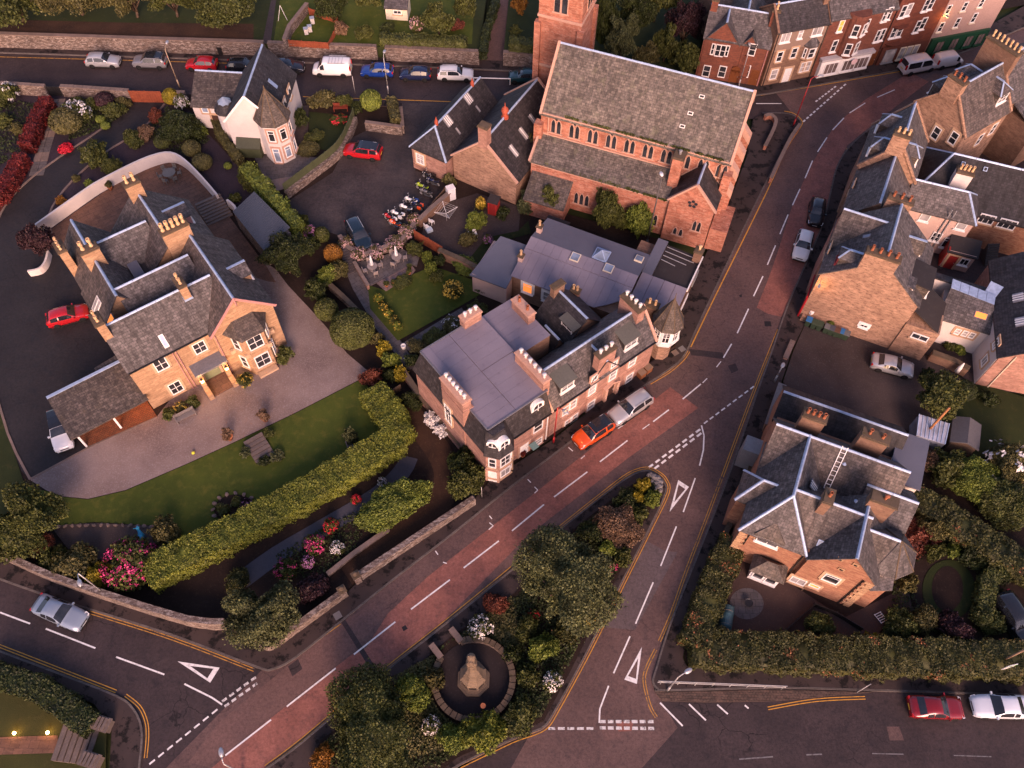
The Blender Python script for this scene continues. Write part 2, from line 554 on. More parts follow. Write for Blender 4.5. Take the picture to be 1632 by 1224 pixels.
GALV = plain('galvanised_steel',(0.42,0.42,0.43),0.4,0.5,0.5)
REDP = plain('red_paint',(0.30,0.012,0.018),0.4)
REDW = plain('red_cladding',(0.26,0.018,0.016),0.6)
GREENP = plain('dark_green_paint',(0.012,0.06,0.03),0.4)
SAGE = plain('sage_green_paint',(0.20,0.22,0.13),0.5)
WOOD = stone('weathered_timber',(0.16,0.105,0.07),(0.12,0.08,0.055),(0.2,0.14,0.1),(0.05,0.035,0.025),2.4,0.14,0.4,0.0)
WOOD_RED = stone('red_brown_timber',(0.25,0.065,0.03),(0.20,0.05,0.025),(0.28,0.08,0.04),(0.06,0.02,0.015),3.0,0.15,0.3,0.0)
WOOD_GREEN = plain('green_stained_timber',(0.055,0.065,0.030),0.7)
WOOD_PLAIN = plain('bare_timber',(0.22,0.15,0.10),0.8,0.2)
POT_CREAM = plain('buff_chimney_pot',(0.55,0.36,0.20),0.8,0.2,var=0.25,how='pos',scale=5)
POT_RED = plain('orange_chimney_pot',(0.27,0.095,0.05),0.8,0.2,var=0.25,scale=5)
POT_WHITE = plain('white_chimney_cowl',(0.58,0.55,0.54),0.6,0.3,var=0.2,scale=5)
TERRA = plain('terracotta',(0.42,0.15,0.07),0.8,0.2)
GLASS = glass('window_glass')
GLASS_PALE = glass('window_glass_with_blind',(0.20,0.19,0.19),0.25)
GLASS_BLUE = glass('sky_reflecting_glass',(0.12,0.15,0.20),0.1)
GLASS_WARM = emit('lit_window_and_warm_glint',(0.85,0.24,0.045),0.42)  # lit rooms; on the villa rooflight an orange reflection made to glow
LAMPGLOW = emit('lamp_glow',(1.0,0.55,0.18),14.0)
STREETGLOW = plain('street_lamp_lens',(0.55,0.58,0.66),0.2,0.6)
# foliage
L_MID = leafmat('leaf_mid_green',(0.050,0.062,0.014),(0.085,0.095,0.024))
L_DARK = leafmat('leaf_dark_green',(0.020,0.030,0.008),(0.042,0.055,0.014))
L_BRIGHT = leafmat('leaf_bright_green',(0.10,0.14,0.022),(0.165,0.20,0.035))
L_OLIVE = leafmat('leaf_olive',(0.070,0.066,0.022),(0.12,0.11,0.04))
L_GOLD = leafmat('leaf_golden',(0.19,0.16,0.012),(0.28,0.22,0.02))
L_HEDGE = leafmat('leaf_hedge',(0.100,0.128,0.014),(0.175,0.190,0.026),(0.22,0.185,0.03),0.12)
L_RUSSET = leafmat('leaf_russet_hedge',(0.036,0.042,0.011),(0.068,0.068,0.018),(0.22,0.085,0.035),0.36)
L_COPPER = leafmat('leaf_copper',(0.11,0.030,0.020),(0.17,0.05,0.03))
L_RED = leafmat('leaf_red',(0.085,0.010,0.010),(0.15,0.019,0.017))
L_PURPLE = leafmat('leaf_dark_purple',(0.030,0.012,0.018),(0.05,0.022,0.028))
L_BRONZE = leafmat('leaf_bronze',(0.13,0.075,0.045),(0.20,0.125,0.08))
L_ORANGE = leafmat('leaf_orange',(0.17,0.07,0.012),(0.26,0.12,0.02))
L_SAGE = leafmat('leaf_sage',(0.060,0.074,0.030),(0.110,0.122,0.052))
L_WHITE = leafmat('petal_white',(0.62,0.58,0.60),(0.78,0.75,0.76))
L_PINK = leafmat('petal_pink',(0.40,0.020,0.11),(0.60,0.06,0.22))
L_SCARLET = leafmat('petal_scarlet',(0.55,0.012,0.03),(0.70,0.03,0.06))
L_PALEPINK = leafmat('petal_pale_pink',(0.50,0.28,0.30),(0.62,0.42,0.42))
L_MAUVE = leafmat('petal_mauve',(0.42,0.15,0.36),(0.55,0.25,0.46))
L_YELLOW = leafmat('petal_yellow',(0.55,0.36,0.04),(0.70,0.50,0.10))
TRUNK = blotch('tree_bark',(0.12,0.08,0.055),(0.08,0.055,0.04),(0.05,0.035,0.03),2.0,6.0)
# ---------------------------------------------------------------- ground, roads, pavements
def poly(pts,z=0.0):
 return [P(x,y,z) for x,y in pts]

def sheet(name,pts,z,mat,kind='structure',parent=None,thick=0.0,label=None,cat=None,flat=0.0):
 mb = MB()
 q = poly(pts,z)
 if thick:
  mb.prism([(p[0],p[1]) for p in q],z - thick,z)
 else:
  n = len(q)
  a = sum(q[i][0] * q[(i + 1) % n][1] - q[(i + 1) % n][0] * q[i][1] for i in range(n))
  mb.face(q if a > 0 else q[::-1])
 o = obj(name,mb,mat,parent,flat=flat)
 return tag(o,label,cat,None,None if parent is not None else kind)

def strip_pts(pts,w,z,off=0.0):
 """left and right offset lines of a world-xy polyline"""
 L,R = [],[]
 n = len(pts)
 for i in range(n):
  a,b = Vector(pts[max(i - 1,0)][:2]),Vector(pts[min(i + 1,n - 1)][:2])
  d = (b - a).normalized()
  nn = Vector((-d.y,d.x))
  c = Vector(pts[i][:2]) + nn * off
  k = 1.0
  if 0 < i < n - 1:
   d0 = (Vector(pts[i][:2]) - a).normalized()
   k = 1.0 / max(0.5,abs(d0.dot(d)))
  L.append(((c + nn * w / 2 * k).x,(c + nn * w / 2 * k).y,z))
  R.append(((c - nn * w / 2 * k).x,(c - nn * w / 2 * k).y,z))
 return L,R

def strip(name,pxs,w,z,mat,parent=None,off=0.0,thick=0.0):
 pts = [P(x,y,z) for x,y in pxs]
 L,R = strip_pts(pts,w,z,off)
 mb = MB()
 for i in range(len(pts) - 1):
  if thick:
   mb.slab([R[i],R[i + 1],L[i + 1],L[i]],thick)
  else:
   mb.face([R[i],R[i + 1],L[i + 1],L[i]])
 return obj(name,mb,mat,parent)

def smooth_px(pts,n=4):
 """Catmull-Rom through photo points"""
 out = []
 p = [np.array(q,float) for q in pts]
 for i in range(len(p) - 1):
  a,b,c,d = p[max(i - 1,0)],p[i],p[i + 1],p[min(i + 2,len(p) - 1)]
  for k in range(n):
   t = k / n
   out.append(tuple(0.5 * ((2 * b) + (c - a) * t + (2 * a - 5 * b + 4 * c - d) * t * t + (3 * b - a - 3 * c + d) * t ** 3)))
 out.append(tuple(p[-1]))
 return out

mb = MB()
mb.face([(-400,-300,-0.3),(400,-300,-0.3),(400,500,-0.3),(-400,500,-0.3)])
tag(obj('ground',mb,LAWN_DK),kind='structure')

main_road = sheet('main_road',[(190,1300),(425,1060),(630,905),(820,765),(1000,600),(1085,545),(1130,460),(1210,300),(1250,225),(1270,190),(1250,165),(1230,140),(1440,105),(1640,20),(1700,40),(1440,170),(1410,200),(1370,260),(1330,360),(1280,500),(1245,590),(1190,690),(1075,800),(1040,765),(990,790),(886,870),(708,1020),(603,1105),(483,1210),(370,1330)],0.0,A_MAIN)
side_road = sheet('side_road',[(1250,560),(1200,690),(1115,905),(1060,1070),(1050,1110),(1080,1160),(1000,1250),(800,1250),(850,1160),(925,1045),(985,925),(1040,790),(1000,740),(1150,600)],-0.005,A_MAIN)
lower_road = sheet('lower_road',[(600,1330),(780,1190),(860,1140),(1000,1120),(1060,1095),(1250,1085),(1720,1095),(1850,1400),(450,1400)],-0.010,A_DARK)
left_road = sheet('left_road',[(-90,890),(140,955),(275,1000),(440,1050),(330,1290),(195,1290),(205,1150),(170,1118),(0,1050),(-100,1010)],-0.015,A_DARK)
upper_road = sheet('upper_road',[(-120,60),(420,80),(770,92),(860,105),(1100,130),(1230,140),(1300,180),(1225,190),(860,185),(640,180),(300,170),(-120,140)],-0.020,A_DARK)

# red chip surfacing and smoother patches
sheet('red_surfacing',[(816,814),(936,720),(1068,617),(1113,650),(1001,730),(841,854),(712,985),(604,1070),(440,1210),(340,1300),(240,1310),(340,1222),(408,1163),(562,1042),(583,1033),(618,978),(683,918)],0.004,A_RED,parent=main_road)
sheet('red_surfacing',[(1224,446),(1206,490),(1224,500),(1246,505),(1264,466),(1309,363),(1324,306),(1335,262),(1350,232),(1395,195),(1480,130),(1450,115),(1380,158),(1330,200),(1290,268),(1262,330),(1240,400)],0.004,A_RED,parent=main_road)
sheet('resurfaced_lane',[(470,1052),(543,993),(598,958),(612,982),(560,1040),(408,1162),(330,1222),(300,1215),(350,1150)],0.005,A_PATCH,parent=main_road)
sheet('trench_patch',[(543,991),(549,986),(604,1072),(597,1078)],0.007,A_DARK,parent=main_road)
sheet('trench_patch',[(1098,556),(1152,562),(1153,572),(1102,566)],0.006,A_DARK,parent=main_road)
for q in ([(459,1062),(475,1050),(482,1066),(466,1078)],[(1160,583),(1172,579),(1177,590),(1166,595)]):
 sheet('drain_patch',q,0.008,A_DARK,parent=main_road)
sheet('drain_patch',[(1066,942),(1076,936),(1078,957),(1064,953)],0.002,A_MAIN,parent=side_road)
sheet('tarmac_patch',[(959,1163),(985,1160),(990,1178),(965,1180)],0.000,A_PATCH,parent=side_road)
sheet('tarmac_patch',[(981,1150),(1010,1150),(1006,1165),(986,1166)],0.001,A_RED,parent=side_road)
sheet('tarmac_patch',[(1413,1158),(1433,1158),(1441,1180),(1418,1180)],-0.004,A_MAIN,parent=lower_road)
sheet('tarmac_patch',[(864,1203),(885,1205),(882,1221),(862,1219)],-0.004,A_MAIN,parent=lower_road)

sheet('parking_lane',[(600,958),(633,922),(720,855),(816,778),(911,706),(986,645),(1030,618),(1062,622),(936,720),(816,813),(683,917),(618,976)],0.0045,A_MAIN,parent=main_road)
sheet('lane_patch',[(1060,878),(1080,880),(1012,1004),(964,1000),(1004,918),(1030,862)],0.0,asphalt('asphalt_lane_patch',(0.125,0.094,0.092),(0.095,0.071,0.070),(0.06,0.046,0.046),crack=0.3),parent=side_road)
for q in ([(1218,512),(1228,512),(1230,520),(1219,520)],[(1178,470),(1182,469),(1183,473),(1179,474)],[(905,865),(911,862),(914,867),(907,870)],[(640,1000),(646,996),(650,1002),(643,1006)]):
 sheet('drain_cover',q,0.009,A_DRIVE,parent=main_road)
# painted markings ---------------------------------------------------------------
def dash(road,a,b,w=0.13,z=0.012,mat=WPAINT):
 p,q = P(*a,z),P(*b,z)
 L,R = strip_pts([p,q],w,z)
 mb = MB()
 mb.face([R[0],R[1],L[1],L[0]])
 return obj('painted_dash',mb,mat,road)

for a,b in [((359,1204),(432,1147)),((457,1126),(535,1065)),((564,1043),(630,991)),((655,971),(717,924)),((739,905),(795,862)),((816,846),(867,804)),
  ((883,792),(936,752)),((956,736),(1000,702)),((1041,672),(1066,653)),((1024,684),(1035,676)),((1088,636),(1117,612)),((1120,610),(1127,603)),((1142,585),(1149,576)),
  ((1153,570),(1166,548)),((1175,531),(1193,492)),((1201,472),(1216,440)),((1223,422),(1236,391)),((1243,373),(1256,342)),((1263,327),(1275,301)),
  ((1283,284),(1295,256)),((1303,242),(1318,219)),((1327,207),(1345,188)),((1354,180),(1379,164)),((1398,155),(1426,143)),
  ((841,764),(846,769)),((852,776),(857,781)),((857,781),(852,786)),((906,713),(913,719)),((926,731),(932,726)),((972,664),(979,669)),((985,683),(996,676)),((1036,637),(1041,641)),((1041,641),(1035,646)),
  ((780,822),(784,827)),((780,833),(786,838)),((786,838),(779,844)),((694,878),(698,884)),((706,896),(712,898))]:
 dash(main_road,a,b,0.13 if abs(a[0] - b[0]) > 11 else 0.09)
for a,b in [((1108,762),(1089,816)),((1078,839),(1053,902)),((1041,928),(1013,994)),((1004,1014),(978,1073)),((970,1093),(956,1130)),((956,1130),(955,1152))]:
 dash(side_road,a,b,0.12,0.004)
for a,b in zip([(1118,678),(1122,694),(1121,717)],[(1122,694),(1121,717),(1115,742)]):
 dash(main_road,a,b,0.13)
for a,b in [((0,976),(48,994)),((73,1002),(152,1033)),((185,1047),(262,1075)),((294,1090),(338,1112)),((338,1112),(354,1123))]:
 dash(left_road,a,b,0.13,-0.004)
def dashes(road,a,b,n,w,z,duty=0.62,mat=WPAINT):
 a,b = np.array(a,float),np.array(b,float)
 for k in range(n):
  dash(road,tuple(a + (b - a) * (k / n)),tuple(a + (b - a) * ((k + duty) / n)),w,z,mat)
dashes(main_road,(1034,745),(1120,681),8,0.20,0.012)
dashes(main_road,(1043,747),(1122,687),7,0.20,0.012)
dashes(main_road,(1122,675),(1205,613),9,0.14,0.012)
dashes(main_road,(354,1118),(412,1076),5,0.20,0.012,0.62,WPAINT_OLD)
dashes(main_road,(358,1126),(414,1086),5,0.20,0.012,0.62,WPAINT_OLD)
dashes(main_road,(238,1218),(352,1126),8,0.14,0.012)
dashes(main_road,(1300,162),(1334,136),7,0.20,0.012)
dashes(main_road,(1280,194),(1350,132),13,0.20,0.012)
dashes(side_road,(956,1150),(1045,1150),7,0.24,0.004,0.72,WPAINT_OLD)
dashes(side_road,(874,1161),(950,1161),5,0.20,0.004,0.72,WPAINT_OLD)
dashes(side_road,(956,1160),(1046,1161),7,0.24,0.004,0.72,WPAINT_OLD)
dashes(upper_road,(1205,165),(1300,165),2,0.12,-0.008,0.85)
dash(lower_road,(1285,1203),(1310,1202),0.10,0.0,WPAINT_FAINT)
dash(lower_road,(1178,1210),(1232,1206),0.10,0.0,WPAINT_FAINT)
dash(lower_road,(1390,1201),(1440,1202),0.08,0.0,WPAINT_FAINT)
dash(lower_road,(1520,1204),(1580,1206),0.08,0.0,WPAINT_FAINT)
for a,b in [((1052,1120),(1088,1157)),((1098,1122),(1125,1148)),((1143,1123),(1160,1138)),((1187,1124),(1193,1129))]:
 dash(lower_road,a,b,0.13,0.0)
def giveway(road,tri,z):
 p = [Vector(P(x,y,z)) for x,y in tri]
 c = (p[0] + p[1] + p[2]) / 3
 q = [x + (c - x) * k for x,k in zip(p,(0.36,0.36,0.50))]
 mb = MB()
 for i in range(3):
  j = (i + 1) % 3
  mb.face([p[i],p[j],q[j],q[i]])
 m2 = MB()
 for f in mb.f:
  pts = [mb.v[i] for i in f]
  n = (Vector(pts[1]) - Vector(pts[0])).cross(Vector(pts[2]) - Vector(pts[0])).z
  m2.face(pts if n > 0 else pts[::-1])
 obj('give_way_triangle',m2,WPAINT,road)
giveway(side_road,[(1081,765),(1098,776),(1067,816)],0.004)
giveway(side_road,[(1015,1090),(995,1083),(1023,1031)],0.004)
giveway(left_road,[(350,1064),(335,1088),(283,1054)],-0.004)
giveway(upper_road,[(1283,151),(1286,159),(1249,155.5)],-0.008)
def yellow(road,pxs,z,mat=YPAINT,double=True,n=4,w=0.07):
 q = smooth_px(pxs,n)
 for off in ((-0.10,0.10) if double else (0.0,)):
  o = strip('yellow_line',q,w if double else 0.12,z,mat,road,off)
yellow(main_road,[(423,1222),(483,1177),(603,1075),(708,992),(816,904),(886,845),(970,778),(1000,756),(1018,748),(1034,746),(1050,753),(1062,765),(1065,785),(1040,838),(1000,918),(940,1038),(890,1130),(872,1158),(850,1170),(816,1182),(733,1222)],0.014)
yellow(left_road,[(140,975),(275,1018),(405,1068)],-0.004,YPAINT_OLD)
yellow(left_road,[(-20,1022),(60,1053),(185,1102)],-0.004)
yellow(left_road,[(200,1108),(222,1126),(233,1150),(235,1175),(232,1208)],-0.004)
yellow(main_road,[(470,1044),(542,993)],0.012)
yellow(main_road,[(1036,611),(1066,593),(1088,574),(1098,560)],0.012)
yellow(main_road,[(1101,553),(1138,476),(1220,310),(1252,240),(1276,202),(1278,192),(1266,181),(1250,177)],0.012,double=False)
yellow(main_road,[(1241,525),(1206,612),(1151,760)],0.012)
yellow(side_road,[(1150,762),(1123,834),(1093,912),(1071,975),(1051,1022)],0.004,YPAINT_OLD)
yellow(side_road,[(1045,1035),(1030,1066),(1027,1088),(1036,1125),(1046,1143)],0.004,YPAINT_OLD)
yellow(main_road,[(1351,236),(1344,255),(1326,297)],0.012,YPAINT_OLD)
yellow(upper_road,[(483,154),(633,159),(720,162)],-0.008,double=False)
yellow(upper_road,[(-20,90),(200,96),(410,102)],-0.008,YPAINT_OLD,double=False)
yellow(upper_road,[(1212,152),(1330,132),(1434,114)],0.014,double=False)
yellow(lower_road,[(1224,1129),(1300,1116),(1379,1112)],0.0,double=True)

# pavements with kerbs -----------------------------------------------------------
PZ = 0.12
def pavement(name,kerb,inner,mat=PAVE,kz=PZ + 0.01,sm=3):
 k = smooth_px(kerb,sm)
 o = sheet(name,k + inner[::-1],PZ,mat,thick=0.4)
 strip('kerb',k,0.16,kz,KERB,o,thick=0.25)
 return o
pavement('pavement',[(-30,912),(60,944),(140,970),(275,1012),(408,1062),(434,1066),(470,1048),(543,990),(633,918),(720,851),(816,774),(911,702),(986,641),(1040,606),(1080,578),(1095,558),(1107,530),(1136,468),(1213,306),(1251,235),(1273,203),(1276,193),(1266,184),(1250,180),(1215,180)],
 [(-30,868),(92,920),(180,950),(310,990),(365,992),(415,1023),(433,1030),(552,945),(583,915),(753,799),(782,765),(882,700),(1033,580),(1075,555),(1093,470),(1118,420),(1160,330),(1190,250),(1200,190)])
pavement('pavement',[(-30,1026),(0,1038),(90,1072),(185,1109),(212,1130),(225,1160),(224,1200),(215,1270)],[(-30,1056),(0,1064),(60,1082),(150,1122),(178,1160),(172,1270)])
island = pavement('traffic_island',[(423,1226),(483,1182),(603,1079),(708,996),(816,908),(886,849),(972,781),(1002,760),(1019,752),(1033,750),(1048,757),(1058,768),(1061,785),(1037,838),(996,918),(936,1038),(886,1130),(868,1157),(846,1167),(816,1178),(733,1218),(700,1240)],[(400,1240)])
pavement('pavement',[(1420,190),(1384,207),(1352,236),(1334,266),(1324,306),(1309,363),(1264,466),(1246,513),(1224,578),(1208,622),(1169,737),(1132,834),(1101,912),(1069,993),(1046,1066),(1041,1086),(1048,1097),(1060,1100),(1239,1096),(1400,1100),(1680,1109)],
 [(1432,192),(1400,222),(1372,300),(1340,400),(1285,510),(1262,560),(1245,610),(1215,700),(1180,830),(1150,880),(1112,960),(1088,1048),(1095,1062),(1240,1069),(1400,1072),(1680,1078)])
sheet('cobbled_verge',[(1044,1096),(1046,1106),(1056,1117),(1130,1119),(1240,1117),(1330,1108),(1390,1103),(1239,1099),(1060,1103)],0.09,COBBLE,thick=0.2)
pavement('pavement',[(-120,76),(0,83),(408,96),(770,110),(860,116)],[(-120,60),(0,66),(408,78),(770,92),(860,98)])
pavement('pavement',[(1090,152),(1190,153),(1300,135),(1434,111),(1510,92),(1640,40)],[(1080,135),(1190,130),(1290,114),(1420,92),(1560,50),(1640,5)])
sheet('pavement',[(480,158),(640,162),(640,170),(480,166)],PZ,PAVE,thick=0.4)
# ---------------------------------------------------------------- plots: gardens, drives, lawns
sheet('garden_soil',[(-80,142),(300,150),(480,160),(860,190),(880,340),(1062,386),(1093,470),(1075,550),(1033,577),(882,697),(782,763),(753,797),(583,913),(552,943),(433,1028),(415,1021),(365,990),(310,988),(180,948),(92,918),(-80,845)],0.03,SOIL)
sheet('slate_chippings',[(-80,145),(290,160),(320,200),(380,265),(430,312),(400,325),(350,330),(300,250),(240,255),(75,380),(-80,420)],0.045,PURPLE_GRAVEL)
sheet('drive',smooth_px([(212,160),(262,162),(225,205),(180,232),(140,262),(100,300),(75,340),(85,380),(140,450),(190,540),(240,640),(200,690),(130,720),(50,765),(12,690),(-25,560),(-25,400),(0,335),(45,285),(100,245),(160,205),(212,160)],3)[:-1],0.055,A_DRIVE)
for pts in ([(208,164),(160,206),(100,246),(45,287),(6,330),(-20,390)],[(262,165),(225,207),(180,234),(140,264),(102,302),(78,342),(84,378)],[(-24,560),(12,690),(48,764)]):
 tag(strip('drive_edging',smooth_px(pts,3),0.22,0.13,COPE,None,0,0.12),kind='structure')
sheet('rear_patio',smooth_px([(75,370),(180,296),(230,270),(275,258),(310,275),(350,325),(400,392),(440,450),(400,440),(330,440),(250,420),(160,440),(90,400)],2),0.08,FLAG,flat=math.radians(37))
sheet('gravel_drive',[(48,765),(75,782),(100,791),(140,795),(200,781),(300,738),(370,706),(470,658),(575,604),(585,590),(553,563),(520,521),(493,491),(460,456),(440,430),(400,400),(380,420),(400,480),(300,600),(250,664),(142,712)],0.065,GRAVEL)
sheet('carport_floor',[(110,690),(142,711),(250,663),(225,625),(120,670)],0.09,BLOCKS,flat=math.radians(37))
strip('edging_kerb',[(48,763),(142,712),(251,664)],0.15,0.12,COPE,None,0,0.1)['kind'] = 'structure'
sheet('front_lawn',[(40,775),(75,783),(100,792),(140,796),(200,782),(300,739),(370,707),(470,659),(575,605),(610,640),(640,700),(560,770),(450,830),(340,890),(290,890),(240,837),(150,832),(90,838),(30,830)],0.10,LAWN)
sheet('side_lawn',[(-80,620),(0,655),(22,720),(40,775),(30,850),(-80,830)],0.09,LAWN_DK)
sheet('stony_bed',[(80,838),(150,833),(240,838),(262,870),(230,895),(120,890)],0.115,GRAVEL_DK)
strip('slate_path',smooth_px([(385,925),(440,885),(520,838),(600,790),(640,752),(652,728)],3),1.7,0.06,plain('blue_grey_slate_path',(0.045,0.045,0.060),0.7),None)['kind'] = 'structure'
strip('bark_path',smooth_px([(635,640),(670,680),(705,730),(712,770),(690,815),(630,860),(550,915)],3),2.4,0.07,BARK,None)['kind'] = 'structure'
# walled garden behind the flat-roofed house
sheet('garden_lawn',[(586,454),(612,462),(656,438),(690,424),(786,457),(733,488),(634,543),(590,492)],0.10,LAWN)
sheet('garden_path',[(546,390),(566,425),(590,470),(596,492),(640,545),(665,585),(650,590),(600,525),(562,460),(538,400)],0.08,FLAG_GREY,flat=math.radians(39))
sheet('garden_path',[(638,549),(736,490),(742,500),(652,560)],0.09,FLAG_GREY,flat=math.radians(39))
sheet('tiled_terrace',[(600,451),(655,421),(662,430),(654,440),(615,464)],0.14,CHECK,thick=0.15,flat=math.radians(36))
sheet('gravel_terrace',[(574,432),(568,418),(600,412),(640,396),(668,410),(664,424),(655,421),(590,455)],0.17,FLAG_GREY,thick=0.2,flat=math.radians(36))
sheet('car_park',[(640,165),(722,163),(720,185),(662,236),(662,272),(722,290),(704,325),(668,352),(640,380),(585,405),(558,398),(540,375),(470,352),(457,322),(530,275),(560,220),(590,205),(640,208)],0.05,A_YARD)
sheet('cottage_patio',[(404,248),(470,246),(512,252),(470,282),(425,292)],0.06,FLAG_GREY)
sheet('pale_gravel_patch',[(425,288),(470,280),(455,300),(432,308)],0.08,GRAVEL)
sheet('cottage_lawn',[(492,178),(556,184),(560,205),(528,240),(494,236)],0.08,LAWN_DK)
sheet('cottage_path',[(478,168),(492,168),(490,235),(470,246),(462,232)],0.075,GRAVEL_DK)
sheet('drying_yard',[(690,330),(760,308),(830,330),(826,372),(780,380),(740,420),(700,402),(672,372)],0.07,GRAVEL_DK)
sheet('back_garden_grass',[(738,424),(776,378),(826,368),(842,352),(846,372),(800,384),(772,408),(768,440)],0.085,LAWN_DK)
sheet('church_yard',[(865,330),(1062,384),(1050,400),(880,350)],0.08,SOIL)
# right-hand side
sheet('back_court',[(1296,505),(1400,228),(1432,196),(1640,80),(1720,60),(1720,640),(1560,618),(1480,566)],0.03,A_DARK)
sheet('gravel_car_park',[(1285,512),(1330,528),(1476,566),(1560,620),(1540,700),(1460,690),(1260,625),(1248,608),(1264,560)],0.05,GRAVEL_DK)
sheet('villa_garden_soil',[(1250,604),(1450,640),(1720,640),(1720,1076),(1400,1070),(1240,1067),(1097,1060),(1090,1047),(1114,960),(1152,880),(1182,830),(1217,700)],0.025,SOIL)
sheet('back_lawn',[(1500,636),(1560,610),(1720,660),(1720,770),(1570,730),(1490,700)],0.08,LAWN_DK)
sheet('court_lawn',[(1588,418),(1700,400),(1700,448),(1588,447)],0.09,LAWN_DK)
sheet('gravel_yard',[(1118,1000),(1172,880),(1260,930),(1344,985),(1424,945),(1440,960),(1400,1010),(1300,1035),(1110,1042)],0.06,blotch('brown_gravel',(0.080,0.050,0.042),(0.055,0.034,0.029),(0.12,0.08,0.066),0.2,8.0,0.95,0.4,24))
def oval(cx,cy,rx,ry,n=28):
 return [(cx + rx * math.cos(2 * math.pi * k / n),cy + ry * math.sin(2 * math.pi * k / n)) for k in range(n)]
sheet('paved_circle',oval(1190,962,27,25),0.075,FLAG_GREY)
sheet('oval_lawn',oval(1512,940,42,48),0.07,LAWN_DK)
sheet('oval_flower_bed',oval(1510,938,25,36),0.09,SOIL)
sheet('garden_path',[(1418,895),(1440,890),(1452,960),(1470,1010),(1440,1005)],0.065,GRAVEL_DK)
# planted bed of the island
sheet('island_bed',[(1036,753),(1052,760),(1057,776),(1026,832),(985,918),(968,950),(910,1068),(866,1150),(812,1170),(728,1208),(690,1240),(490,1240),(510,1180),(622,1100),(700,1030),(728,1008),(820,945),(920,838),(978,793)],0.15,SOIL,thick=0.1)
# lower left garden with steps
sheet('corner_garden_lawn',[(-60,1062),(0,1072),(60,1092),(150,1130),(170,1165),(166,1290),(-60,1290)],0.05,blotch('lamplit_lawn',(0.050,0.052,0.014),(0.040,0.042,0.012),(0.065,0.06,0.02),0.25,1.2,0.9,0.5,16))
# raised land above the long retaining wall
TZ = 1.7
sheet('raised_land',[(-260,42),(0,51),(212,59),(408,65),(420,69),(603,75),(764,80),(790,-120),(-260,-160)],TZ,LAWN_DK,thick=2.2)
sheet('raised_land',[(803,80),(862,84),(880,-120),(822,-120)],TZ,LAWN_DK,thick=2.2)
sheet('earth_bank',[(-260,24),(0,31),(200,36),(404,38),(404,64),(212,58),(0,50),(-260,41)],TZ + 0.03,BARK)
sheet('narrow_path',[(418,69),(431,70),(440,0),(432,0)],TZ + 0.02,A_DARK)
sheet('plot_lawn',[(436,66),(448,-10),(640,-60),(760,-60),(752,70),(605,73)],TZ + 0.025,LAWN)
mb = MB()
mb.slab([P(765,104,0.01),P(802,105,0.01),P(824,-40,TZ + 0.4),P(800,-40,TZ + 0.4)],0.5)
tag(obj('lane',mb,A_MAIN),kind='structure')
sheet('churchyard_grass',[(866,112),(1112,128),(1130,-120),(870,-120)],0.04,LAWN_DK)
sheet('back_land',[(1130,110),(1720,-10),(1720,-220),(1100,-220)],0.02,SOIL)

# ---------------------------------------------------------------- boundary walls, fences, gates
def wall_line(name,pxs,h,thick,mat,label,cope=COPE,cope_h=0.10,z0=0.0,ch_over=0.06,stones=0.0,cat='wall',group=None):
 pts = [P(x,y,z0) for x,y in pxs]
 base = Vector(pts[0])
 L,R = strip_pts(pts,thick,0.0)
 mb = MB()
 n = len(pts)
 ring = R + L[::-1]
 for i in range(n - 1):
  q = [R[i],R[i + 1],L[i + 1],L[i]]
  v = [(p[0],p[1],z0 - 0.05) for p in q] + [(p[0],p[1],z0 + h) for p in q]
  f = [(0,1,5,4),(2,3,7,6),(4,5,6,7)]
  if i == 0:
   f.append((3,0,4,7))
  if i == n - 2:
   f.append((1,2,6,5))
  mb.mesh(v,f)
 o = obj(name,mb,mat,None,loc=base)
 tag(o,label,cat,group)
 if cope and not stones:
  L2,R2 = strip_pts(pts,thick + 2 * ch_over,0.0)
  mb = MB()
  for i in range(n - 1):
   mb.slab([(R2[i][0],R2[i][1],z0 + h + cope_h),(R2[i + 1][0],R2[i + 1][1],z0 + h + cope_h),(L2[i + 1][0],L2[i + 1][1],z0 + h + cope_h),(L2[i][0],L2[i][1],z0 + h + cope_h)],cope_h + 0.01)
  obj('coping',mb,cope,o)
 elif cope:
  for i in range(n - 1):
   a,b = Vector(pts[i]),Vector(pts[i + 1])
   ln = (b - a).length
   m = max(1,int(ln / stones))
   rz = math.atan2(b.y - a.y,b.x - a.x)
   sb = MB()
   sb.box((0,0,0),(ln / m - 0.03,thick + 2 * ch_over,cope_h))
   me = sb.data('coping_stone',cope)
   for k in range(m):
    c = a + (b - a) * ((k + 0.5) / m) - base
    s = inst('coping_stone',me,o,(c.x,c.y,h + random.uniform(-0.01,0.02)),rz + random.uniform(-0.015,0.015))
 return o

def pillar(pxy,label,w=0.55,h=1.6,mat=ST_WALL,ball=True,rz=0.6):
 p = P(*pxy,0.1)
 mb = MB()
 mb.box((p[0],p[1],0.0),(w,w,h),rz)
 o = obj('gate_pillar',mb,mat,None,loc=(p[0],p[1],0))
 tag(o,label,'gate pillar')
 mb = MB()
 mb.box((p[0],p[1],h),(w + 0.16,w + 0.16,0.12),rz)
 if ball:
  mb.lathe([(0.05,0.12),(0.12,0.16),(0.2,0.24),(0.24,0.36),(0.2,0.5),(0.08,0.58)],(p[0],p[1],h),10)
 else:
  mb.lathe([(0.40,0.12),(0.30,0.22),(0.05,0.34)],(p[0],p[1],h),4,a0=rz + math.pi / 4)
 obj('pillar_cap',mb,ST_CAP,o)
 return o

